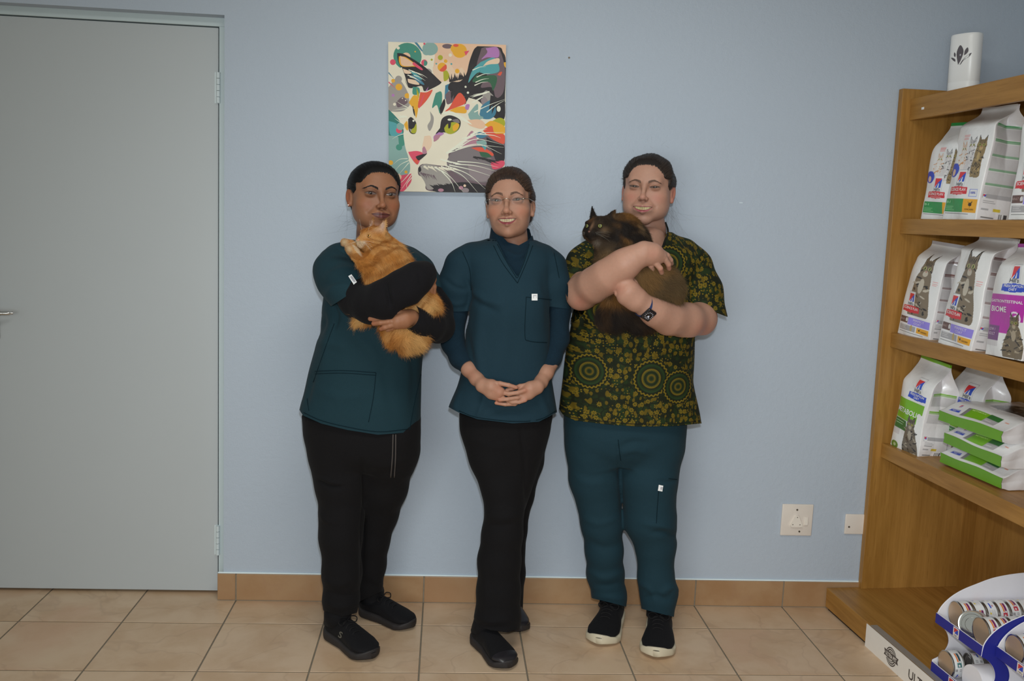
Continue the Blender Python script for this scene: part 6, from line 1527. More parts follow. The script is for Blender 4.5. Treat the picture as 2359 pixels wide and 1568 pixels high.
# ================================================================== the woman on the left (teal scrub over black sleeves, holding the ginger cat)
def person_left():
    o, M, neck = HEADS[0]; Yb = -.265
    org = np.array((-.24, -.30, 0.0))
    root = thing('person', 'dark haired woman in teal scrub top and black sleeves holding the ginger cat', 'person', org)
    head, hs, tw, tl = make_head(root, org, M, o, neck)
    tr = SDF()
    tr.vt(rows([(955, 697, 970, Yb, .150), (1010, 705, 968, Yb, .150), (1040, 718, 966, Yb, .14), (1075, 740, 940, Yb, .10)]), .05)
    limb(tr, [(776, 1000, Yb - .02, 66), (782, 1050, Yb - .03, 66), (787, 1110, Yb - .04, 60), (788, 1188, Yb - .05, 51), (785, 1234, Yb - .06, 49), (788, 1319, Yb - .065, 45), (786, 1380, Yb - .065, 41), (786, 1425, Yb - .065, 39)], .025)
    limb(tr, [(898, 1000, Yb - .04, 66), (896, 1050, Yb - .02, 63), (882, 1120, Yb + .02, 57), (868, 1180, Yb + .06, 50), (853, 1244, Yb + .07, 45), (848, 1300, Yb + .075, 42), (844, 1350, Yb + .08, 37), (843, 1385, Yb + .08, 34)], .02)
    V, Q = tr.mesh(.005, 3)
    V, Q = cut_below(V, Q, [(730, 1402), (745, 1406), (788, 1420), (822, 1411), (828, 1386), (850, 1376), (880, 1362), (900, 1355)])
    V = folds(V, Q, [([(832, 1060), (842, 1130), (836, 1230), (834, 1340)], 5, -.012), ([(735, 1107), (760, 1119), (790, 1121)], 4, -.010), ([(735, 1100), (762, 1110), (790, 1116)], 4, .005), ([(738, 1180), (748, 1196), (770, 1204)], 6, .005), ([(744, 1330), (770, 1345), (810, 1340)], 8, .004), ([(746, 1385), (780, 1398), (824, 1390)], 7, .005), ([(750, 1360), (790, 1372), (826, 1366)], 6, -.004), ([(930, 1060), (880, 1075), (850, 1072)], 8, .004), ([(850, 1330), (870, 1340), (886, 1336)], 6, .005)], .0022, 12)
    tro = put_mesh('trousers', V, Q, BLACKC, root, None, org)
    # drawstring
    for a, b in (((905, 1000), (900, 1098)), ((911, 1000), (908, 1098))):
        v, f = ribbon_on(V, Q, [a, ((a[0] + b[0]) / 2 + 1, 1050), b], .0022, .003); MB().add(v - org, f).make('drawstring', CORD, tro, smooth=True)
    # scrub top
    sc = SDF()
    sc.vt(rows([(552, 816, 916, Yb + .01, .060), (566, 782, 944, Yb, .085), (592, 756, 980, Yb, .112), (650, 750, 990, Yb, .140), (720, 740, 988, Yb, .155), (775, 734, 980, Yb, .158), (800, 727, 976, Yb, .158), (850, 714, 971, Yb, .158), (905, 702, 969, Yb, .160), (945, 692, 968, Yb, .162), (1012, 686, 968, Yb, .165)]), .03)
    limb(sc, [(782, 592, -.29, 30), (774, 616, -.31, 40), (784, 636, -.335, 44)], .03)
    limb(sc, [(942, 600, -.22, 28), (964, 628, -.23, 34), (984, 668, -.27, 38), (994, 720, -.30, 38)], .03)
    V, Q = sc.mesh(.0045, 3)
    V, Q = cut_below(V, Q, [(660, 932), (692, 945), (700, 957), (740, 975), (800, 990), (870, 1001), (930, 996), (967, 990), (990, 985)])
    sl = SDF(); limb(sl, [(778, 606, -.30, 38), (774, 622, -.32, 46), (786, 642, -.350, 51), (812, 668, -.395, 56), (840, 704, -.44, 58)], .03)
    Vs, Qs = sl.mesh(.0045, 3); Vs, Qs = cut_plane(Vs, Qs, pp(815, 670, -.45), np.array((.59, 0, -.81)))
    Vs = folds(Vs, Qs, [([(745, 640), (790, 620), (830, 625)], 9, .006), ([(740, 660), (780, 648), (820, 650)], 8, -.005), ([(742, 590), (780, 585), (820, 590)], 8, -.004), ([(745, 690), (770, 660), (810, 648)], 8, .004)], .0022, 22)
    V, Q = cut_plane(V, Q, pp(1000, 694, -.29), np.array((-.1, -.45, -.9)), .085)
    Pv = proj(V); V, Q = clip(V, Q, np.where(V[:, 1] < Yb + .05, np.interp(Pv[:, 0], [812, 822, 862, 900, 918], [544, 556, 612, 560, 546]) - Pv[:, 1], np.where(np.abs(Pv[:, 0] - 862) < 50, 548 - Pv[:, 1], -5.0)))
    V = folds(V, Q, [([(768, 704), (776, 730), (770, 760)], 6, -.008), ([(745, 640), (790, 620), (830, 625)], 9, .005), ([(740, 660), (780, 648), (820, 650)], 8, -.005), ([(742, 590), (780, 585), (820, 590)], 8, -.004), ([(733, 774), (745, 745), (742, 720)], 8, -.008), ([(728, 792), (760, 790), (800, 800)], 12, .006), ([(765, 740), (750, 800), (740, 860)], 12, .006),
                     ([(870, 830), (890, 880), (905, 960)], 14, -.004), ([(800, 760), (850, 800), (880, 850)], 14, .006), ([(706, 930), (712, 900), (722, 860)], 7, -.007), ([(945, 800), (955, 860), (950, 940)], 10, -.005), ([(966, 640), (990, 660), (1008, 690)], 6, .005), ([(730, 900), (790, 915), (850, 910)], 12, .003)], .0028, 21)
    top = put_mesh('scrub_top', V, Q, TEAL1, root, None, org)
    put_mesh('sleeve', Vs, Qs, TEAL1, top, None, org)
    strip('seam', V, Q, [[(718, 855), (790, 853), (866, 858)], [(866, 858), (860, 915), (849, 972)], [(718, 861), (790, 859), (865, 864)], [(969, 862), (956, 920), (943, 990)], [(700, 950), (740, 968), (800, 983), (870, 994), (930, 989), (964, 984)], [(770, 745), (750, 800), (722, 880)], [(712, 945), (708, 915), (712, 895)]], .0011, SEAM1, top, org)
    add_patch('sleeve_tag', Vs, Qs, [(803, 637), (810, 633), (824, 653), (816, 658)], TAGW, top, org, .004)
    add_patch('tag_print', Vs, Qs, [(807, 639), (811, 637), (820, 650), (816, 652)], TAGI, top, org, .0048)
    # black sleeves
    bs = SDF()
    limb(bs, [(798, 648, -.375, 42), (830, 684, -.43, 48), (856, 698, -.485, 45), (890, 690, -.535, 45), (930, 664, -.548, 41), (962, 640, -.535, 34), (978, 630, -.515, 27)], .022)
    limb(bs, [(980, 660, -.27, 34), (1003, 715, -.33, 37), (1008, 750, -.38, 37), (985, 751, -.45, 36), (962, 742, -.50, 31), (946, 731, -.525, 26)], .022)
    V, Q = bs.mesh(.004, 3)
    a, b = pp(985, 751, -.45), pp(946, 731, -.525); V, Q = cut_plane(V, Q, b + (b - a) * .08, (b - a) / np.linalg.norm(b - a), .06)
    V = folds(V, Q, [([(888, 650), (893, 676), (900, 705)], 6, -.012), ([(880, 672), (889, 690), (888, 710)], 5, .004), ([(900, 668), (908, 690), (904, 712)], 5, .004), ([(925, 640), (935, 655), (938, 668)], 5, -.003), ([(960, 625), (968, 640), (970, 660)], 5, -.003), ([(1010, 700), (1025, 735), (1030, 770)], 8, .004), ([(985, 722), (990, 740), (986, 770)], 5, -.003)], .0016, 31, 14)
    put_mesh('black_sleeves', V, Q, BLACKS, root, None, org)
    # body and hands
    co = SDF()
    limb(co, [(860, 560, -.25, 40), (862, 640, Yb, 60), (858, 760, Yb, 74), (838, 900, Yb, 80), (835, 985, Yb, 80)], .05)
    limb(co, [(860, 590, Yb, 40), (785, 610, -.29, 26), (815, 668, -.40, 24), (856, 698, -.485, 22), (930, 664, -.548, 20), (975, 633, -.518, 15)], .03); limb(co, [(860, 590, Yb, 40), (945, 615, -.23, 25), (1003, 720, -.33, 20), (1004, 750, -.38, 20), (950, 733, -.52, 15)], .03)
    limb(co, [(785, 1000, Yb - .03, 44), (787, 1200, Yb - .05, 30), (786, 1380, Yb - .065, 22)], .03); limb(co, [(895, 1000, Yb + .03, 44), (860, 1220, Yb + .065, 28), (845, 1335, Yb + .08, 20)], .03)
    Vc, Qc = co.mesh(.009, 2)
    hd = SDF(); m = mpp(-.53)
    limb(hd, [(962, 740, -.505, 18), (946, 731, -.525, 17), (932, 734, -.54, 19), (916, 738, -.55, 17)], .012)
    limb(hd, [(930, 742, -.54, 13), (912, 745, -.55, 12)], .012)
    finger(hd, [(914, 731, -.552), (894, 733, -.556), (874, 733, -.552), (853, 734, -.545)], 7.2 * m)
    finger(hd, [(914, 738, -.556), (894, 741, -.562), (876, 743, -.560), (861, 745, -.552)], 7.4 * m)
    finger(hd, [(912, 745, -.555), (898, 750, -.560), (886, 754, -.558), (878, 757, -.552)], 7.2 * m)
    finger(hd, [(916, 748, -.548), (903, 755, -.550), (893, 760, -.545)], 6.4 * m)
    finger(hd, [(930, 722, -.545), (914, 717, -.55), (898, 716, -.545)], 7.2 * m)
    limb(hd, [(968, 622, -.505, 15), (982, 626, -.50, 16), (992, 643, -.49, 14)], .012); limb(hd, [(978, 634, -.50, 13), (986, 650, -.49, 12)], .012)
    finger(hd, [(993, 642, -.49), (1000, 660, -.488), (999, 676, -.482), (994, 690, -.47)], 6.6 * m)
    finger(hd, [(986, 646, -.495), (993, 664, -.494), (993, 678, -.488), (990, 688, -.475)], 6.6 * m)
    finger(hd, [(980, 650, -.498), (985, 666, -.498), (985, 678, -.492), (984, 686, -.48)], 6.2 * m)
    finger(hd, [(974, 652, -.50), (978, 664, -.50), (980, 674, -.49)], 5.6 * m)
    Vh, Qh = hd.mesh(.0017, 2)
    V, Q, c = join([head, (Vc, Qc, skin_cols(Vc, o)), (Vh, Qh, skin_cols(Vh, o, [(858, 744, 10, .5), (876, 757, 8, .5), (997, 684, 8, .4)]))])
    put_mesh('body', V, Q, SKIN, root, c, org)
    e = tw(np.array((-.0805, -.004, -.0365))) - org
    MB().cyl(e + np.array((0, -.006, 0)), e + np.array((0, -.0085, 0)), .0012, n=12).make('ear_stud', STEEL, root)
    # running shoes
    a, b = atz(757, 1462, 0), atz(860, 1524, 0); make_shoe(root, org, a[:2], b[:2], .105, SHOEB, RUBBER, sock_to=pp(786, 1392, Yb - .065), H=.088, st=.036, mark=(.46, -1), ankle=.05)
    a, b = atz(832, 1412, 0), atz(953, 1451, 0); make_shoe(root, org, a[:2], b[:2], .100, SHOEB, RUBBER, sock_to=pp(845, 1352, Yb + .08), H=.085, st=.033, ankle=.048)
    return root
person_left()
# ================================================================== the woman on the right (green and gold printed top, holding the tortoiseshell cat)
def person_right():
    global MEDALS
    o, M, neck = HEADS[2]; Yb = -.215
    org = np.array((.63, -.24, 0.0))
    root = thing('person', 'woman in green and gold patterned top and teal trousers holding the tortoiseshell cat', 'person', org)
    head, hs, tw, tl = make_head(root, org, M, o, neck)
    MEDALS = []
    for x, y, r in ((1359, 856, 41), (1497, 869, 44), (1563, 891, 40), (1286, 866, 40), (1545, 606, 40), (1392, 716, 44)):
        q = pp(x, y, Yb - .14) - org; MEDALS.append((float(q[0]), float(q[2]), r * mpp(Yb - .14)))
    PRINTED = m_print()
    tr = SDF()
    tr.vt(rows([(950, 1298, 1580, Yb, .150), (1000, 1301, 1576, Yb, .150), (1030, 1304, 1572, Yb, .135), (1062, 1325, 1550, Yb, .10)]), .05)
    limb(tr, [(1372, 985, Yb, 66), (1370, 1040, Yb - .01, 64), (1370, 1098, Yb, 60), (1386, 1205, Yb + .01, 48), (1392, 1266, Yb + .02, 44), (1395, 1321, Yb + .04, 43), (1404, 1370, Yb + .05, 39), (1408, 1410, Yb + .055, 37)], .022)
    limb(tr, [(1502, 985, Yb - .01, 70), (1500, 1040, Yb - .02, 70), (1496, 1098, Yb - .03, 66), (1499, 1200, Yb - .03, 60), (1510, 1250, Yb - .03, 48), (1511, 1331, Yb - .03, 42), (1517, 1366, Yb - .03, 43), (1514, 1432, Yb - .03, 38)], .022)
    V, Q = tr.mesh(.005, 3)
    V, Q = cut_below(V, Q, [(1350, 1372), (1369, 1378), (1442, 1397), (1460, 1398), (1477, 1401), (1551, 1420), (1570, 1424)])
    V = folds(V, Q, [([(1424, 1030), (1430, 1110), (1434, 1196)], 5, -.006), ([(1426, 1030), (1460, 1018), (1500, 1022)], 8, -.005), ([(1428, 1045), (1460, 1036), (1490, 1044)], 8, .005), ([(1478, 1205), (1520, 1210), (1558, 1222)], 8, .007), ([(1500, 1226), (1530, 1226), (1556, 1236)], 7, -.008), ([(1520, 1370), (1545, 1352), (1560, 1366)], 9, .010), ([(1480, 1380), (1510, 1372), (1545, 1384)], 8, -.007), ([(1472, 1340), (1500, 1360), (1510, 1390)], 7, .005),
                     ([(1352, 1310), (1390, 1330), (1432, 1318)], 9, .006), ([(1358, 1345), (1400, 1350), (1440, 1340)], 8, -.006), ([(1366, 1370), (1404, 1376), (1440, 1380)], 7, .005), ([(1340, 1190), (1380, 1205), (1430, 1190)], 9, .005), ([(1350, 1240), (1390, 1262), (1430, 1255)], 9, -.004), ([(1310, 1080), (1350, 1110), (1400, 1110)], 11, .004), ([(1556, 1105), (1540, 1110), (1512, 1108)], 4, -.004)], .0024, 41)
    tro = put_mesh('trousers', V, Q, TEAL3, root, None, org)
    strip('seam', V, Q, [[(1518, 1120), (1514, 1170), (1512, 1205)], [(1540, 1102), (1552, 1103), (1560, 1104)], [(1424, 1012), (1426, 1030), (1430, 1060)]], .0011, SEAM1, tro, org)
    add_patch('cloth_tag', V, Q, [(1517, 1116), (1527, 1118), (1525, 1131), (1515, 1129)], TAGW, tro, org, .003)
    add_patch('tag_print', V, Q, [(1521, 1120), (1526, 1121), (1525, 1127), (1520, 1126)], TAGI, tro, org, .0038)
    # printed top
    sc = SDF()
    sc.vt(rows([(532, 1436, 1546, Yb + .02, .075), (552, 1384, 1576, Yb + .01, .10), (578, 1342, 1608, Yb, .125), (640, 1328, 1600, Yb, .150), (700, 1326, 1599, Yb, .165), (757, 1315, 1597, Yb, .165), (823, 1303, 1595, Yb, .165), (884, 1296, 1593, Yb, .168), (930, 1290, 1602, Yb, .170), (995, 1282, 1622, Yb, .172)]), .03)
    limb(sc, [(1362, 580, Yb, 30), (1344, 606, Yb, 36), (1328, 650, Yb - .02, 38), (1318, 700, Yb - .03, 36)], .03)
    limb(sc, [(1576, 582, Yb, 32), (1600, 616, Yb, 38), (1617, 668, Yb - .03, 44), (1627, 735, Yb - .055, 48)], .03)
    V, Q = sc.mesh(.0045, 3)
    V, Q = cut_below(V, Q, [(1270, 932), (1286, 940), (1297, 954), (1325, 968), (1400, 977), (1470, 982), (1550, 981), (1616, 975), (1640, 973)])
    V, Q = cut_plane(V, Q, pp(1310, 684, Yb - .03), np.array((.12, 0, -1.0)), .085)
    n = np.array((-.36, 0, -.93)); Pv = proj(V); V, Q = clip(V, Q, np.where((Pv[:, 0] > 1600) & (Pv[:, 1] < 830), (V - pp(1620, 706, Yb - .05)) @ n, -1.0))
    Pv = proj(V); xl = np.interp(Pv[:, 1], [505, 534, 572], [1440, 1452, 1510]); xr = np.interp(Pv[:, 1], [505, 534, 572], [1531, 1537, 1523])
    V, Q = clip(V, Q, np.where(V[:, 1] < Yb + .07, np.minimum(np.minimum(Pv[:, 0] - xl, xr - Pv[:, 0]), 572 - Pv[:, 1]), np.where(np.abs(Pv[:, 0] - 1488) < 60, 530 - Pv[:, 1], -5.0)))
    V = folds(V, Q, [([(1328, 710), (1340, 740), (1336, 780)], 9, -.007), ([(1590, 790), (1560, 800), (1520, 800)], 12, .005), ([(1592, 884), (1604, 930), (1612, 970)], 8, .007), ([(1540, 860), (1560, 920), (1570, 970)], 14, -.006), ([(1310, 900), (1316, 940), (1330, 965)], 9, -.005), ([(1420, 800), (1430, 880), (1420, 960)], 18, .005), ([(1480, 790), (1484, 880), (1500, 960)], 14, -.004), ([(1570, 640), (1580, 680), (1576, 700)], 8, -.007), ([(1600, 620), (1620, 660), (1640, 700)], 7, .005), ([(1590, 600), (1610, 640), (1618, 690)], 6, -.005), ([(1316, 620), (1340, 630), (1366, 626)], 8, -.004)], .0030, 51)
    top = put_mesh('printed_top', V, Q, PRINTED, root, None, org)
    BLK = plain('black_neck_binding', A(24, 24, 22), .9, .1)
    strip('neck_binding', V, Q, [[(1533, 512), (1539, 534), (1532, 556), (1524, 574)]], .0030, BLK, top, org)
    strip('hem_line', V, Q, [[(1300, 950), (1325, 962), (1400, 971), (1470, 976), (1550, 975), (1610, 969)]], .0009, BLK, top, org)
    # body, arms and hands
    co = SDF()
    limb(co, [(1490, 560, -.19, 46), (1475, 640, Yb, 66), (1460, 760, Yb, 80), (1446, 900, Yb, 88), (1438, 985, Yb, 86)], .05)
    limb(co, [(1370, 1000, Yb, 44), (1388, 1220, Yb + .01, 30), (1405, 1360, Yb + .055, 22)], .03); limb(co, [(1500, 1000, Yb - .02, 46), (1505, 1230, Yb - .03, 32), (1514, 1385, Yb - .03, 22)], .03)
    limb(co, [(1475, 600, Yb, 40), (1360, 606, Yb, 30), (1340, 660, Yb - .05, 30)], .03); limb(co, [(1475, 600, Yb, 40), (1582, 612, Yb, 32), (1610, 690, Yb - .03, 32)], .03)
    Vc, Qc = co.mesh(.009, 2)
    ar = SDF(); m = mpp(-.49)
    limb(ar, [(1352, 606, Yb + .03, 24), (1342, 650, Yb - .03, 28), (1342, 673, Yb - .12, 33), (1372, 655, -.41, 35), (1404, 634, -.465, 34), (1440, 608, -.50, 29), (1464, 592, -.51, 25.5)], .045)
    ar.el(pp(1334, 690, -.36), np.array((14, 14, 14)) * m, .04)
    limb(ar, [(1464, 592, -.51, 25), (1484, 580, -.515, 23), (1504, 583, -.513, 22), (1520, 590, -.505, 17)], .014); limb(ar, [(1480, 592, -.512, 20), (1508, 596, -.508, 15)], .014)
    finger(ar, [(1522, 578, -.500), (1537, 588, -.492), (1545, 599, -.480), (1547, 607, -.465)], 6.8 * m)
    finger(ar, [(1517, 584, -.508), (1532, 597, -.510), (1540, 609, -.502), (1541, 619, -.486)], 7.4 * m)
    finger(ar, [(1500, 594, -.512), (1512, 607, -.520), (1521, 618, -.518), (1524, 628, -.502)], 7.6 * m)
    finger(ar, [(1492, 600, -.505), (1500, 612, -.508), (1504, 622, -.500)], 7.2 * m)
    limb(ar, [(1600, 640, Yb + .02, 26), (1614, 700, Yb - .01, 29), (1612, 734, Yb - .085, 33.5), (1580, 738, -.375, 35), (1540, 733, -.43, 32.5), (1508, 718, -.470, 27), (1488, 705, -.488, 23.5)], .045)
    limb(ar, [(1488, 705, -.488, 22.5), (1466, 688, -.50, 25), (1448, 670, -.505, 25), (1440, 660, -.50, 19)], .014); limb(ar, [(1462, 696, -.50, 20), (1440, 684, -.505, 19)], .014)
    finger(ar, [(1452, 652, -.500), (1448, 640, -.49), (1455, 632, -.475), (1466, 630, -.46)], 8.4 * m)
    finger(ar, [(1442, 658, -.505), (1436, 646, -.497), (1440, 637, -.482), (1450, 634, -.465)], 8.2 * m)
    finger(ar, [(1434, 668, -.508), (1426, 660, -.502), (1426, 650, -.488), (1434, 644, -.47)], 8.0 * m)
    finger(ar, [(1430, 682, -.506), (1422, 676, -.500), (1420, 667, -.488), (1426, 660, -.472)], 7.4 * m)
    finger(ar, [(1470, 668, -.505), (1462, 652, -.50), (1456, 642, -.49)], 8.6 * m)
    Vh, Qh = ar.mesh(.0019, 2)
    V, Q, c = join([head, (Vc, Qc, skin_cols(Vc, o)), (Vh, Qh, skin_cols(Vh, o, [(1336, 697, 18, .5), (1622, 760, 20, .45), (1542, 616, 9, .4), (1524, 624, 8, .4), (1425, 665, 16, .35), (1505, 585, 14, .25)]))])
    put_mesh('body', V, Q, SKIN, root, c, org)
    # wrist watch
    ax = pp(1508, 718, -.472) - pp(1476, 698, -.495); ax /= np.linalg.norm(ax)
    c0 = pp(1487, 706, -.488); e1 = np.cross(ax, (0, 0, 1.0)); e1 /= np.linalg.norm(e1); e2 = np.cross(ax, e1)
    R = 26.4 * mpp(-.488); V, F = [], []
    for i, a in enumerate(np.linspace(0, 2 * math.pi, 48, endpoint=False)):
        rad = math.cos(a) * e1 + math.sin(a) * e2
        for dx, dr in ((-.010, 0), (-.010, .002), (.010, .002), (.010, 0)): V.append(c0 + ax * dx + rad * (R + dr) - org)
    for i in range(48):
        for j in range(4): F.append((i * 4 + j, i * 4 + (j + 1) % 4, ((i + 1) % 48) * 4 + (j + 1) % 4, ((i + 1) % 48) * 4 + j))
    watch = bpy.data.objects.new('wrist_watch', None); C.objects.link(watch); watch.parent = root
    MB().add(V, F).make('strap', plain('navy_strap', A(36, 46, 76), .5, .35), watch, smooth=True, auto=50)
    fc = pp(1475, 721, -.505); d = fc - c0; d -= ax * (d @ ax); d /= np.linalg.norm(d); d = d * .55 - FWD * .75; d -= ax * (d @ ax); d /= np.linalg.norm(d)
    ex = ax; ey = np.cross(d, ex); cc = c0 + d * (R + .006)
    Mw = Matrix(((ex[0], ey[0], d[0], cc[0] - org[0]), (ex[1], ey[1], d[1], cc[1] - org[1]), (ex[2], ey[2], d[2], cc[2] - org[2]), (0, 0, 0, 1)))
    MB().box(-.0170, .0170, -.0200, .0200, -.006, .005, .0045, 4, Mw).make('watch_case', plain('black_watch_case', A(16, 16, 20), .18, .6), watch, smooth=True, auto=50)
    mk = MB()
    for q in range(12):
        a = q * math.pi / 6; r0, r1 = .0105, .0135; u = np.array((math.cos(a), math.sin(a))); w = np.array((-u[1], u[0])) * .0006
        mk.add([Mw @ Vector((*(u * r0 + w), .0052)), Mw @ Vector((*(u * r0 - w), .0052)), Mw @ Vector((*(u * r1 - w), .0052)), Mw @ Vector((*(u * r1 + w), .0052))], [(0, 1, 2, 3)])
    for a, L in ((R_(250), .0085), (R_(300), .0095)):
        u = np.array((math.cos(a), math.sin(a))); w = np.array((-u[1], u[0])) * .0012
        mk.add([Mw @ Vector((*w, .0053)), Mw @ Vector((*-w, .0053)), Mw @ Vector((*(u * L - w * .6), .0053)), Mw @ Vector((*(u * L + w * .6), .0053))], [(0, 1, 2, 3)])
    em = T('lit_watch_dial'); em.p.inputs['Emission Color'].default_value = (.8, .85, 1, 1); em.p.inputs['Emission Strength'].default_value = .5
    mk.make('watch_dial', em.out((.6, .62, .7, 1), .3), watch)['kind'] = 'stuff'
    a, b = atz(1414, 1418, 0), atz(1378, 1491, 0); make_shoe(root, org, a[:2], b[:2], .118, SHOEB, SOLEW, sock_to=pp(1405, 1372, Yb + .055), H=.085, st=.040, ankle=.050)
    a, b = atz(1517, 1440, 0), atz(1510, 1521, 0); make_shoe(root, org, a[:2], b[:2], .118, SHOEB, SOLEW, sock_to=pp(1514, 1395, Yb - .03), H=.085, st=.040, ankle=.050)
    return root
person_right()
# ================================================================== the two cats
FUR = vcol('cat_fur', .75, .15, grain=0); CATEYE = vcol('cat_eye', .08, .6, grain=0)
def cat_matrix(px, py, Y, yaw, pitch, roll, scale=1.0):
    R = Matrix.Rotation(R_(roll), 4, 'Y') @ Matrix.Rotation(R_(yaw), 4, 'Z') @ Matrix.Rotation(R_(-pitch), 4, 'X') @ Matrix.Rotation(math.pi, 4, 'Z') @ Matrix.Scale(-1, 4, (1, 0, 0)) @ Matrix.Scale(scale, 4)
    M = np.array(R); M[:3, 3] = pp(px, py, Y); return M
def cat_head(s, M, ears):
    """adds the head (built in local metres: +y nose, +z crown) to a world-space SDF"""
    h = SDF()
    h.el((0, 0, 0), (.045, .047, .041), .01)
    for q in (-1, 1):
        h.el((q * .024, .016, -.014), (.023, .026, .021), .018); h.el((q * .0085, .0525, -.0175), (.0125, .0135, .0105), .008); h.el((q * .0215, .047, .0065), (.0105, .0085, .0085), .008, 'd')
        h.el((q * .020, .034, .0175), (.013, .012, .006), .012)
    h.rc((0, .036, .012), (0, .056, -.0085), .0135, .0090, .012); h.el((0, .047, -.029), (.0115, .0115, .0085), .010)
    Mi = np.linalg.inv(M); sc = np.linalg.norm(M[:3, 0]); Rn = M[:3, :3] / sc
    c = M[:3, 3]; loc = lambda P: (P - c) @ Mi[:3, :3].T
    s.add(c - .10 * sc, c + .10 * sc, lambda P: h.ev(loc(P)) * sc, .02)
    for q, tip, rad in ears:
        b = np.array((q * .027, -.004, .026)); tip = np.array(tip); nrm = np.array((q * .35, 1.0, .15)); nrm /= np.linalg.norm(nrm)
        e = SDF(); e.rc(b, tip, rad, .0025, .004, flat=(nrm, .34)); e.rc(b + nrm * .012 + (0, 0, .004), b + (tip - b) * .80 + nrm * .007, rad * .72, .002, .006, 'd', flat=(nrm, .55))
        s.add(c - .13 * sc, c + .13 * sc, (lambda P, e=e: e.ev(loc(P)) * sc), .008)
    return lambda V: np.asarray(V) @ M[:3, :3].T + c
def cat_eye(root, org, tw, q, iris, look):
    u = np.linspace(0, math.pi, 21); w = np.linspace(0, 2 * math.pi, 33)[:-1]; V = []
    c = np.array((q * .0205, .0365, .0065)); r = .0090; d = np.array(look, float); d /= np.linalg.norm(d)
    a = np.cross(d, (0, 0, 1.0)); a /= np.linalg.norm(a); b = np.cross(a, d); P = []
    for i in u:
        for j in w: P.append(math.cos(i) * d + math.sin(i) * (math.cos(j) * a + math.sin(j) * b))
    P = np.array(P); F = [(i * 32 + j, i * 32 + (j + 1) % 32, (i + 1) * 32 + (j + 1) % 32, (i + 1) * 32 + j) for i in range(20) for j in range(32)]
    ang = np.arccos(np.clip(P @ d, -1, 1)); col = np.where((ang < .78)[:, None], np.array(A(*iris)[:3]), np.array((.01, .008, .006)))
    col = np.where(((np.hypot((P @ a) * 1.6, P @ b)) < .40)[:, None] & (ang < 1)[:, None], np.array((.003, .003, .003)), col)
    put_mesh('eye', tw(c + P * r), np.array(F), CATEYE, root, col, org)
def grow_fur(V, Q, col, chain, n, L, w, rng, lift=.42, droop=.18, jitter=.30, mask=None, clump=None):
    N = normals(V, Q); tri = np.vstack([Q[:, [0, 1, 2]], Q[:, [0, 2, 3]]])
    ar = np.linalg.norm(np.cross(V[tri[:, 1]] - V[tri[:, 0]], V[tri[:, 2]] - V[tri[:, 0]]), axis=1)
    if mask is not None: ar = ar * mask[tri].mean(1)
    t = rng.choice(len(tri), n, p=ar / ar.sum()); b = rng.dirichlet((1, 1, 1), n)
    R = (V[tri[t]] * b[..., None]).sum(1); Nn = (N[tri[t]] * b[..., None]).sum(1); cl = (col[tri[t]] * b[..., None]).sum(1)
    best = np.full(n, 1e9); T_ = np.zeros((n, 3))
    for i in range(len(chain) - 1):
        a, c = np.array(chain[i]), np.array(chain[i + 1]); ab = c - a; k = np.clip(((R - a) @ ab) / (ab @ ab), 0, 1); d = np.linalg.norm(R - a - k[:, None] * ab, axis=1); m = d < best; best[m] = d[m]; T_[m] = ab / np.linalg.norm(ab)
    T_ = T_ - Nn * (T_ * Nn).sum(1)[:, None]; T_ /= np.linalg.norm(T_, axis=1, keepdims=True) + 1e-6
    D = T_ + Nn * lift + rng.normal(size=(n, 3)) * jitter; D /= np.linalg.norm(D, axis=1, keepdims=True)
    ln = (L if np.isscalar(L) else L[tri[t]].mean(1)) * rng.uniform(.55, 1.15, n)
    Vf, Ff = strands_np(R, D, ln, w, droop, 3, rng.normal(size=(n, 3)) * .25)
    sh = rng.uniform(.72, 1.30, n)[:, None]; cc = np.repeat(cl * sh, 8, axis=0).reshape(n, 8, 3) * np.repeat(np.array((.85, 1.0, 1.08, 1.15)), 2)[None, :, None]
    return Vf, Ff, cc.reshape(-1, 3)
def wave(V, f, seed):
    r = np.random.default_rng(seed); n = np.zeros(len(V))
    for k in range(8):
        w = r.normal(size=3) * f * (1 + .45 * k); n += np.sin(V @ w + r.uniform(0, 6) + 1.3 * np.sin(V @ r.normal(size=3) * f * .8)) / (1 + .35 * k)
    return n / 2.6
def nose_patch(root, org, tw, col):
    MB().add([tw(p) - org for p in ((-.0055, .0655, -.0105), (.0055, .0655, -.0105), (.0030, .0672, -.0150), (0, .0670, -.0172), (-.0030, .0672, -.0150), (0, .0690, -.0125))], [(0, 1, 5), (1, 2, 5), (2, 3, 5), (3, 4, 5), (4, 0, 5)]).make('nose', plain('cat_nose', A(*col), .4, .4), root, smooth=True)
def whiskers(root, org, tw, col):
    cur = []; r = np.random.default_rng(2)
    for q in (-1, 1):
        for k in range(6):
            p = np.array((q * .014, .060 - .001 * k, -.016 - .0015 * (k % 4))); d = np.array((q * 1.0, .15 - .1 * (k % 3), .25 - .13 * (k % 5))); cur.append([tw(p + d * t + (0, -.01 * t, -.012 * (t / .055) ** 2)) for t in np.linspace(0, .055, 6)])
        for k in range(3): cur.append([tw(np.array((q * .018, .042, .018)) + np.array((q * .3, .2, 1.0)) * t) for t in np.linspace(0, .03 + .005 * k, 4)])
    V, F = strands(cur, .00016, .00006); put_mesh('whiskers', V, F, FUR, root, np.tile(np.array(A(*col)[:3]), (len(V), 1)), org, False)['kind'] = 'stuff'

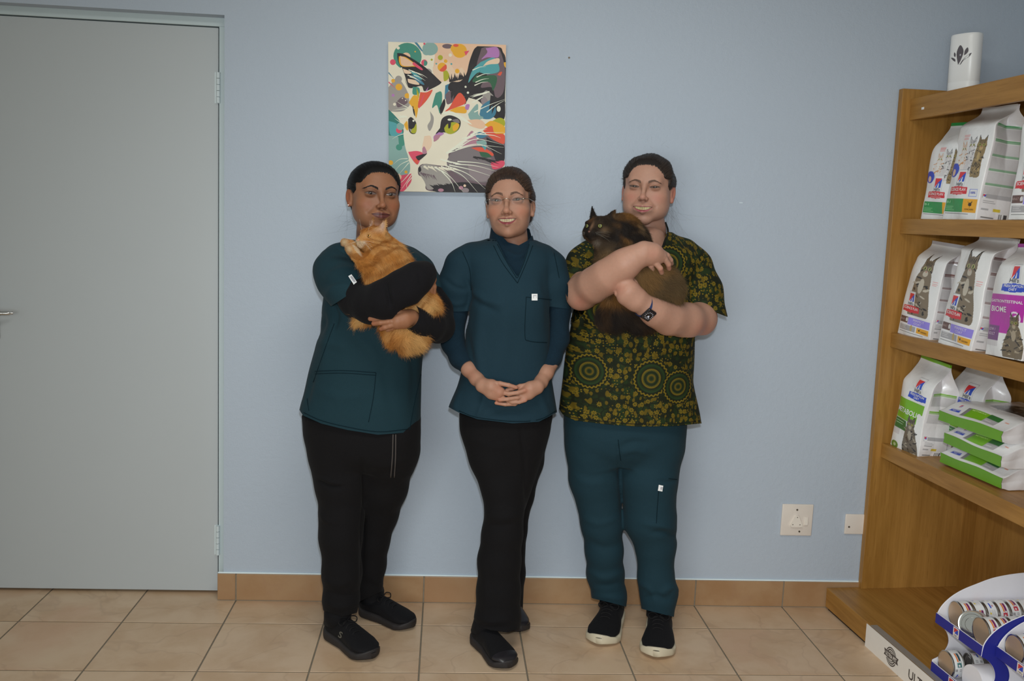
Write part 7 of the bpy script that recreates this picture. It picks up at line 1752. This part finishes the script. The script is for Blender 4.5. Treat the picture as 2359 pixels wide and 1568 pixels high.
def ginger_cat():
    org = pp(890, 640, -.46); root = thing('cat', 'fluffy ginger tabby cat held in black sleeved arms by the woman on the left', 'cat', org)
    M = cat_matrix(862, 549, -.500, -48, 4, 3, .86)
    s = SDF(); spine = [(872, 556, -.475, 25), (884, 582, -.47, 36), (898, 612, -.465, 44), (912, 645, -.455, 48), (936, 676, -.455, 46), (962, 694, -.465, 36), (984, 702, -.470, 24)]
    limb(s, spine, .03)
    limb(s, [(868, 600, -.495, 34), (872, 640, -.495, 30)], .03)                          # chest ruff
    limb(s, [(862, 612, -.50, 20), (842, 606, -.515, 17), (822, 590, -.525, 12), (806, 573, -.525, 11)], .006)   # near foreleg over the sleeve
    limb(s, [(846, 588, -.47, 13), (826, 574, -.455, 10), (808, 562, -.445, 9), (793, 558, -.44, 9)], .006)   # far foreleg on the shoulder
    limb(s, [(975, 690, -.475, 26), (994, 704, -.48, 16), (999, 712, -.475, 9)], .02)     # hock tuft
    limb(s, [(900, 742, -.500, 22), (918, 764, -.505, 30), (938, 778, -.500, 30), (960, 780, -.49, 22), (972, 776, -.485, 12)], .02)   # plume of the tail below the arm
    limb(s, [(955, 700, -.46, 30), (930, 730, -.47, 28), (905, 745, -.49, 22)], .02)
    limb(s, [(880, 720, -.45, 16), (850, 727, -.465, 14), (834, 733, -.47, 12), (824, 738, -.47, 8)], .015)       # hind foot showing under the elbow
    tw = cat_head(s, M, ((-1, (-.036, -.012, .076), .022), (1, (.040, -.010, .072), .023)))
    V, Q = s.mesh(.0028, 3)
    P = proj(V); lc = (V - M[:3, 3]) @ np.linalg.inv(M)[:3, :3].T
    base, lt, dk = [np.array(A(*c, 1.0)[:3]) for c in ((172, 112, 52), (204, 162, 106), (134, 78, 28))]
    ax = np.array([pp(a, b, y) for a, b, y, r in spine]); d, t = seg_dist(P, [(q[0], q[1]) for q in spine])
    st = np.sin(t * 40 + 2.2 * wave(V, 22, 3)); n1 = wave(V, 40, 5)
    c = base + np.clip(.35 + .6 * n1, 0, 1)[:, None] * (lt - base) * .75
    c = c + (sm(st, .25, .8) * .72)[:, None] * (dk - c)
    def tint(m, col): nonlocal c; c = c + np.clip(m, 0, 1)[:, None] * (np.array(A(*col, 1.0)[:3]) - c)
    ish = np.linalg.norm(lc, axis=1) < .085
    lf = lc
    tint(ish * sm(lf[:, 1], .044, .058) * sm(-lf[:, 2], .012, .020) * .7, (204, 184, 156))          # pale muzzle
    tint(ish * .7 * np.exp(-((lf[:, 2] - .006) / .009) ** 2 - ((np.abs(lf[:, 0]) - .021) / .012) ** 2) * sm(lf[:, 1], .02, .04), (206, 160, 110))
    for k in (-1, 0, 1): tint(ish * .75 * np.exp(-((lf[:, 0] - k * .012) / .0032) ** 2) * sm(lf[:, 2], .016, .024), (132, 74, 26))
    for zz in (-.002, -.014): tint(ish * .65 * np.exp(-((lf[:, 2] - zz + .25 * (np.abs(lf[:, 0]) - .025)) / .0028) ** 2) * sm(np.abs(lf[:, 0]), .024, .032), (128, 72, 26))
    for q in (-1, 1): tint(.85 * np.exp(-(((lf[:, 0] - q * .034) / .011) ** 2 + ((lf[:, 2] - .046) / .018) ** 2)) * sm(lf[:, 1], -.010, -.002), (196, 168, 158))
    tint((.8 * np.exp(-((P[:, 0] - 793) / 9) ** 2 - ((P[:, 1] - 558) / 10) ** 2) + .7 * np.exp(-((P[:, 0] - 804) / 7) ** 2 - ((P[:, 1] - 574) / 8) ** 2)) * ~ish, (208, 184, 146))
    tint(.5 * (P[:, 1] > 715) * np.exp(-((P[:, 0] - 955) / 26) ** 2) + .6 * np.exp(-((P[:, 0] - 830) / 12) ** 2 - ((P[:, 1] - 733) / 14) ** 2) + .6 * np.exp(-((P[:, 0] - 998) / 12) ** 2 - ((P[:, 1] - 708) / 12) ** 2), (204, 164, 104))
    body = put_mesh('body', V, Q, FUR, root, c * .86, org)
    r = np.random.default_rng(4)
    ln = np.where(ish, .0065, .0145); ln = np.where((P[:, 1] > 722), .021, ln); ln = np.where(np.hypot(P[:, 0] - 998, P[:, 1] - 708) < 20, .020, ln); ln = np.where((P[:, 0] < 830) & (P[:, 1] < 604), .0045, ln)
    lf_ = np.where(ish & (lf[:, 1] > .02), .004, ln)
    ch = [pp(820, 565, -.53)] + [pp(a, b, y) for a, b, y, _ in spine] + [pp(930, 770, -.49), pp(975, 800, -.48)]
    eyem = np.ones(len(V)); 
    for q in (-1, 1): eyem *= 1 - np.exp(-(((lf[:, 0] - q * .0205) / .008) ** 2 + ((lf[:, 2] - .0065) / .006) ** 2)) * (lf[:, 1] > .02)
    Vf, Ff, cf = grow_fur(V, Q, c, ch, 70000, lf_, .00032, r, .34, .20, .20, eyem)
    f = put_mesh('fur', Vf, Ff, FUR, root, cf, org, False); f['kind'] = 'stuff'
    for q in (-1, 1): cat_eye(root, org, tw, q, (150, 104, 44), (q * .5, .85, .05))
    nose_patch(root, org, tw, (176, 112, 96)); whiskers(root, org, tw, (214, 200, 180))
ginger_cat()

def tortie_cat():
    org = pp(1450, 640, -.43); root = thing('cat', 'dark tortoiseshell cat held in bare arms by the woman on the right', 'cat', org)
    M = cat_matrix(1382, 529, -.425, -38, 8, -3, 1.0)
    s = SDF(); spine = [(1398, 538, -.395, 26), (1416, 534, -.395, 34), (1436, 538, -.40, 39), (1452, 562, -.42, 42), (1462, 600, -.435, 44), (1482, 634, -.44, 44), (1512, 656, -.435, 44), (1538, 664, -.43, 34)]
    limb(s, spine, .03)
    limb(s, [(1395, 560, -.43, 24), (1405, 590, -.435, 30), (1420, 625, -.43, 28), (1430, 670, -.42, 28)], .03)
    limb(s, [(1530, 640, -.44, 30), (1545, 668, -.435, 26), (1548, 690, -.43, 18)], .02); limb(s, [(1476, 628, -.465, 22), (1500, 630, -.468, 22), (1520, 640, -.46, 22)], .02)
    limb(s, [(1430, 680, -.43, 34), (1428, 712, -.435, 36), (1410, 730, -.43, 28), (1396, 735, -.425, 18)], .03); limb(s, [(1445, 715, -.43, 34), (1470, 742, -.435, 22), (1495, 748, -.425, 14)], .02)
    tw = cat_head(s, M, ((-1, (-.040, -.010, .076), .0205), (1, (.041, -.016, .066), .0235)))
    V, Q = s.mesh(.0028, 3)
    P = proj(V); lf = (V - M[:3, 3]) @ np.linalg.inv(M)[:3, :3].T; ish = np.linalg.norm(lf, axis=1) < .088
    blk, brn, ora, lt = [np.array(A(*c, 1.0)[:3]) for c in ((30, 24, 21), (72, 55, 37), (118, 80, 38), (132, 108, 80))]
    n1, n2, n3 = wave(V, 30, 7), wave(V, 55, 9), wave(V, 18, 12)
    c = blk + sm(n1, -.5, .45)[:, None] * (brn - blk); c = c + (sm(n3 + .4 * n2, .05, .7) * .8)[:, None] * (ora - c); c = c + (sm(n2, .5, 1.0) * .35)[:, None] * (lt - c)
    def tint(m, col): nonlocal c; c = c + np.clip(m, 0, 1)[:, None] * (np.array(A(*col, 1.0)[:3]) - c)
    tint(.75 * ish * sm(np.linalg.norm(lf, axis=1), .2, .0), (30, 25, 22))
    tint(.8 * ish * np.exp(-((lf[:, 0] - .003) / .004) ** 2 - ((lf[:, 2] - .004) / .014) ** 2) * sm(lf[:, 1], .03, .05), (122, 92, 70))
    tint(.6 * ish * np.exp(-((lf[:, 0] + .010) / .010) ** 2 - ((lf[:, 2] - .026) / .012) ** 2) * sm(lf[:, 1], .01, .03), (100, 66, 34)); tint(.5 * ish * np.exp(-((lf[:, 0] - .036) / .010) ** 2 - ((lf[:, 2] + .006) / .010) ** 2), (124, 98, 70))
    tint(.6 * np.exp(-((P[:, 0] - 1374) / 9) ** 2 - ((P[:, 1] - 560) / 9) ** 2), (128, 116, 104)); tint(.45 * np.exp(-((P[:, 0] - 1400) / 18) ** 2 - ((P[:, 1] - 588) / 18) ** 2), (124, 98, 66))
    tint(.85 * sm(P[:, 1], 690, 715) * sm(-P[:, 0], -1540, -1500), (24, 20, 19))
    tint(.55 * sm(P[:, 0], 1440, 1470) * sm(P[:, 1], 600, 625) * sm(-P[:, 1], -705, -690), (108, 86, 56))
    put_mesh('body', V, Q, FUR, root, c * .85, org)
    r = np.random.default_rng(6)
    ln = np.where(ish, .0065, .0135); ln = np.where(ish & (lf[:, 1] > .02), .0042, ln); ln = np.where(P[:, 1] > 600, .020, ln); ln = np.where(np.hypot(P[:, 0] - 1342, P[:, 1] - 490) < 16, .009, ln)
    ch = [pp(1352, 548, -.47)] + [pp(a, b, y) for a, b, y, _ in spine] + [pp(1560, 700, -.43)]
    eyem = np.ones(len(V))
    for q in (-1, 1): eyem *= 1 - np.exp(-(((lf[:, 0] - q * .0205) / .009) ** 2 + ((lf[:, 2] - .0065) / .008) ** 2)) * (lf[:, 1] > .02)
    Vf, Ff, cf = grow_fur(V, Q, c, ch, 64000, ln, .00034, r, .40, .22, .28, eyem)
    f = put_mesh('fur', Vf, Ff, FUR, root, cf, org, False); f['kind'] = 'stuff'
    for q in (-1, 1): cat_eye(root, org, tw, q, (96, 98, 52), (q * .35, .9, .05))
    nose_patch(root, org, tw, (84, 56, 48)); whiskers(root, org, tw, (96, 92, 86))
tortie_cat()
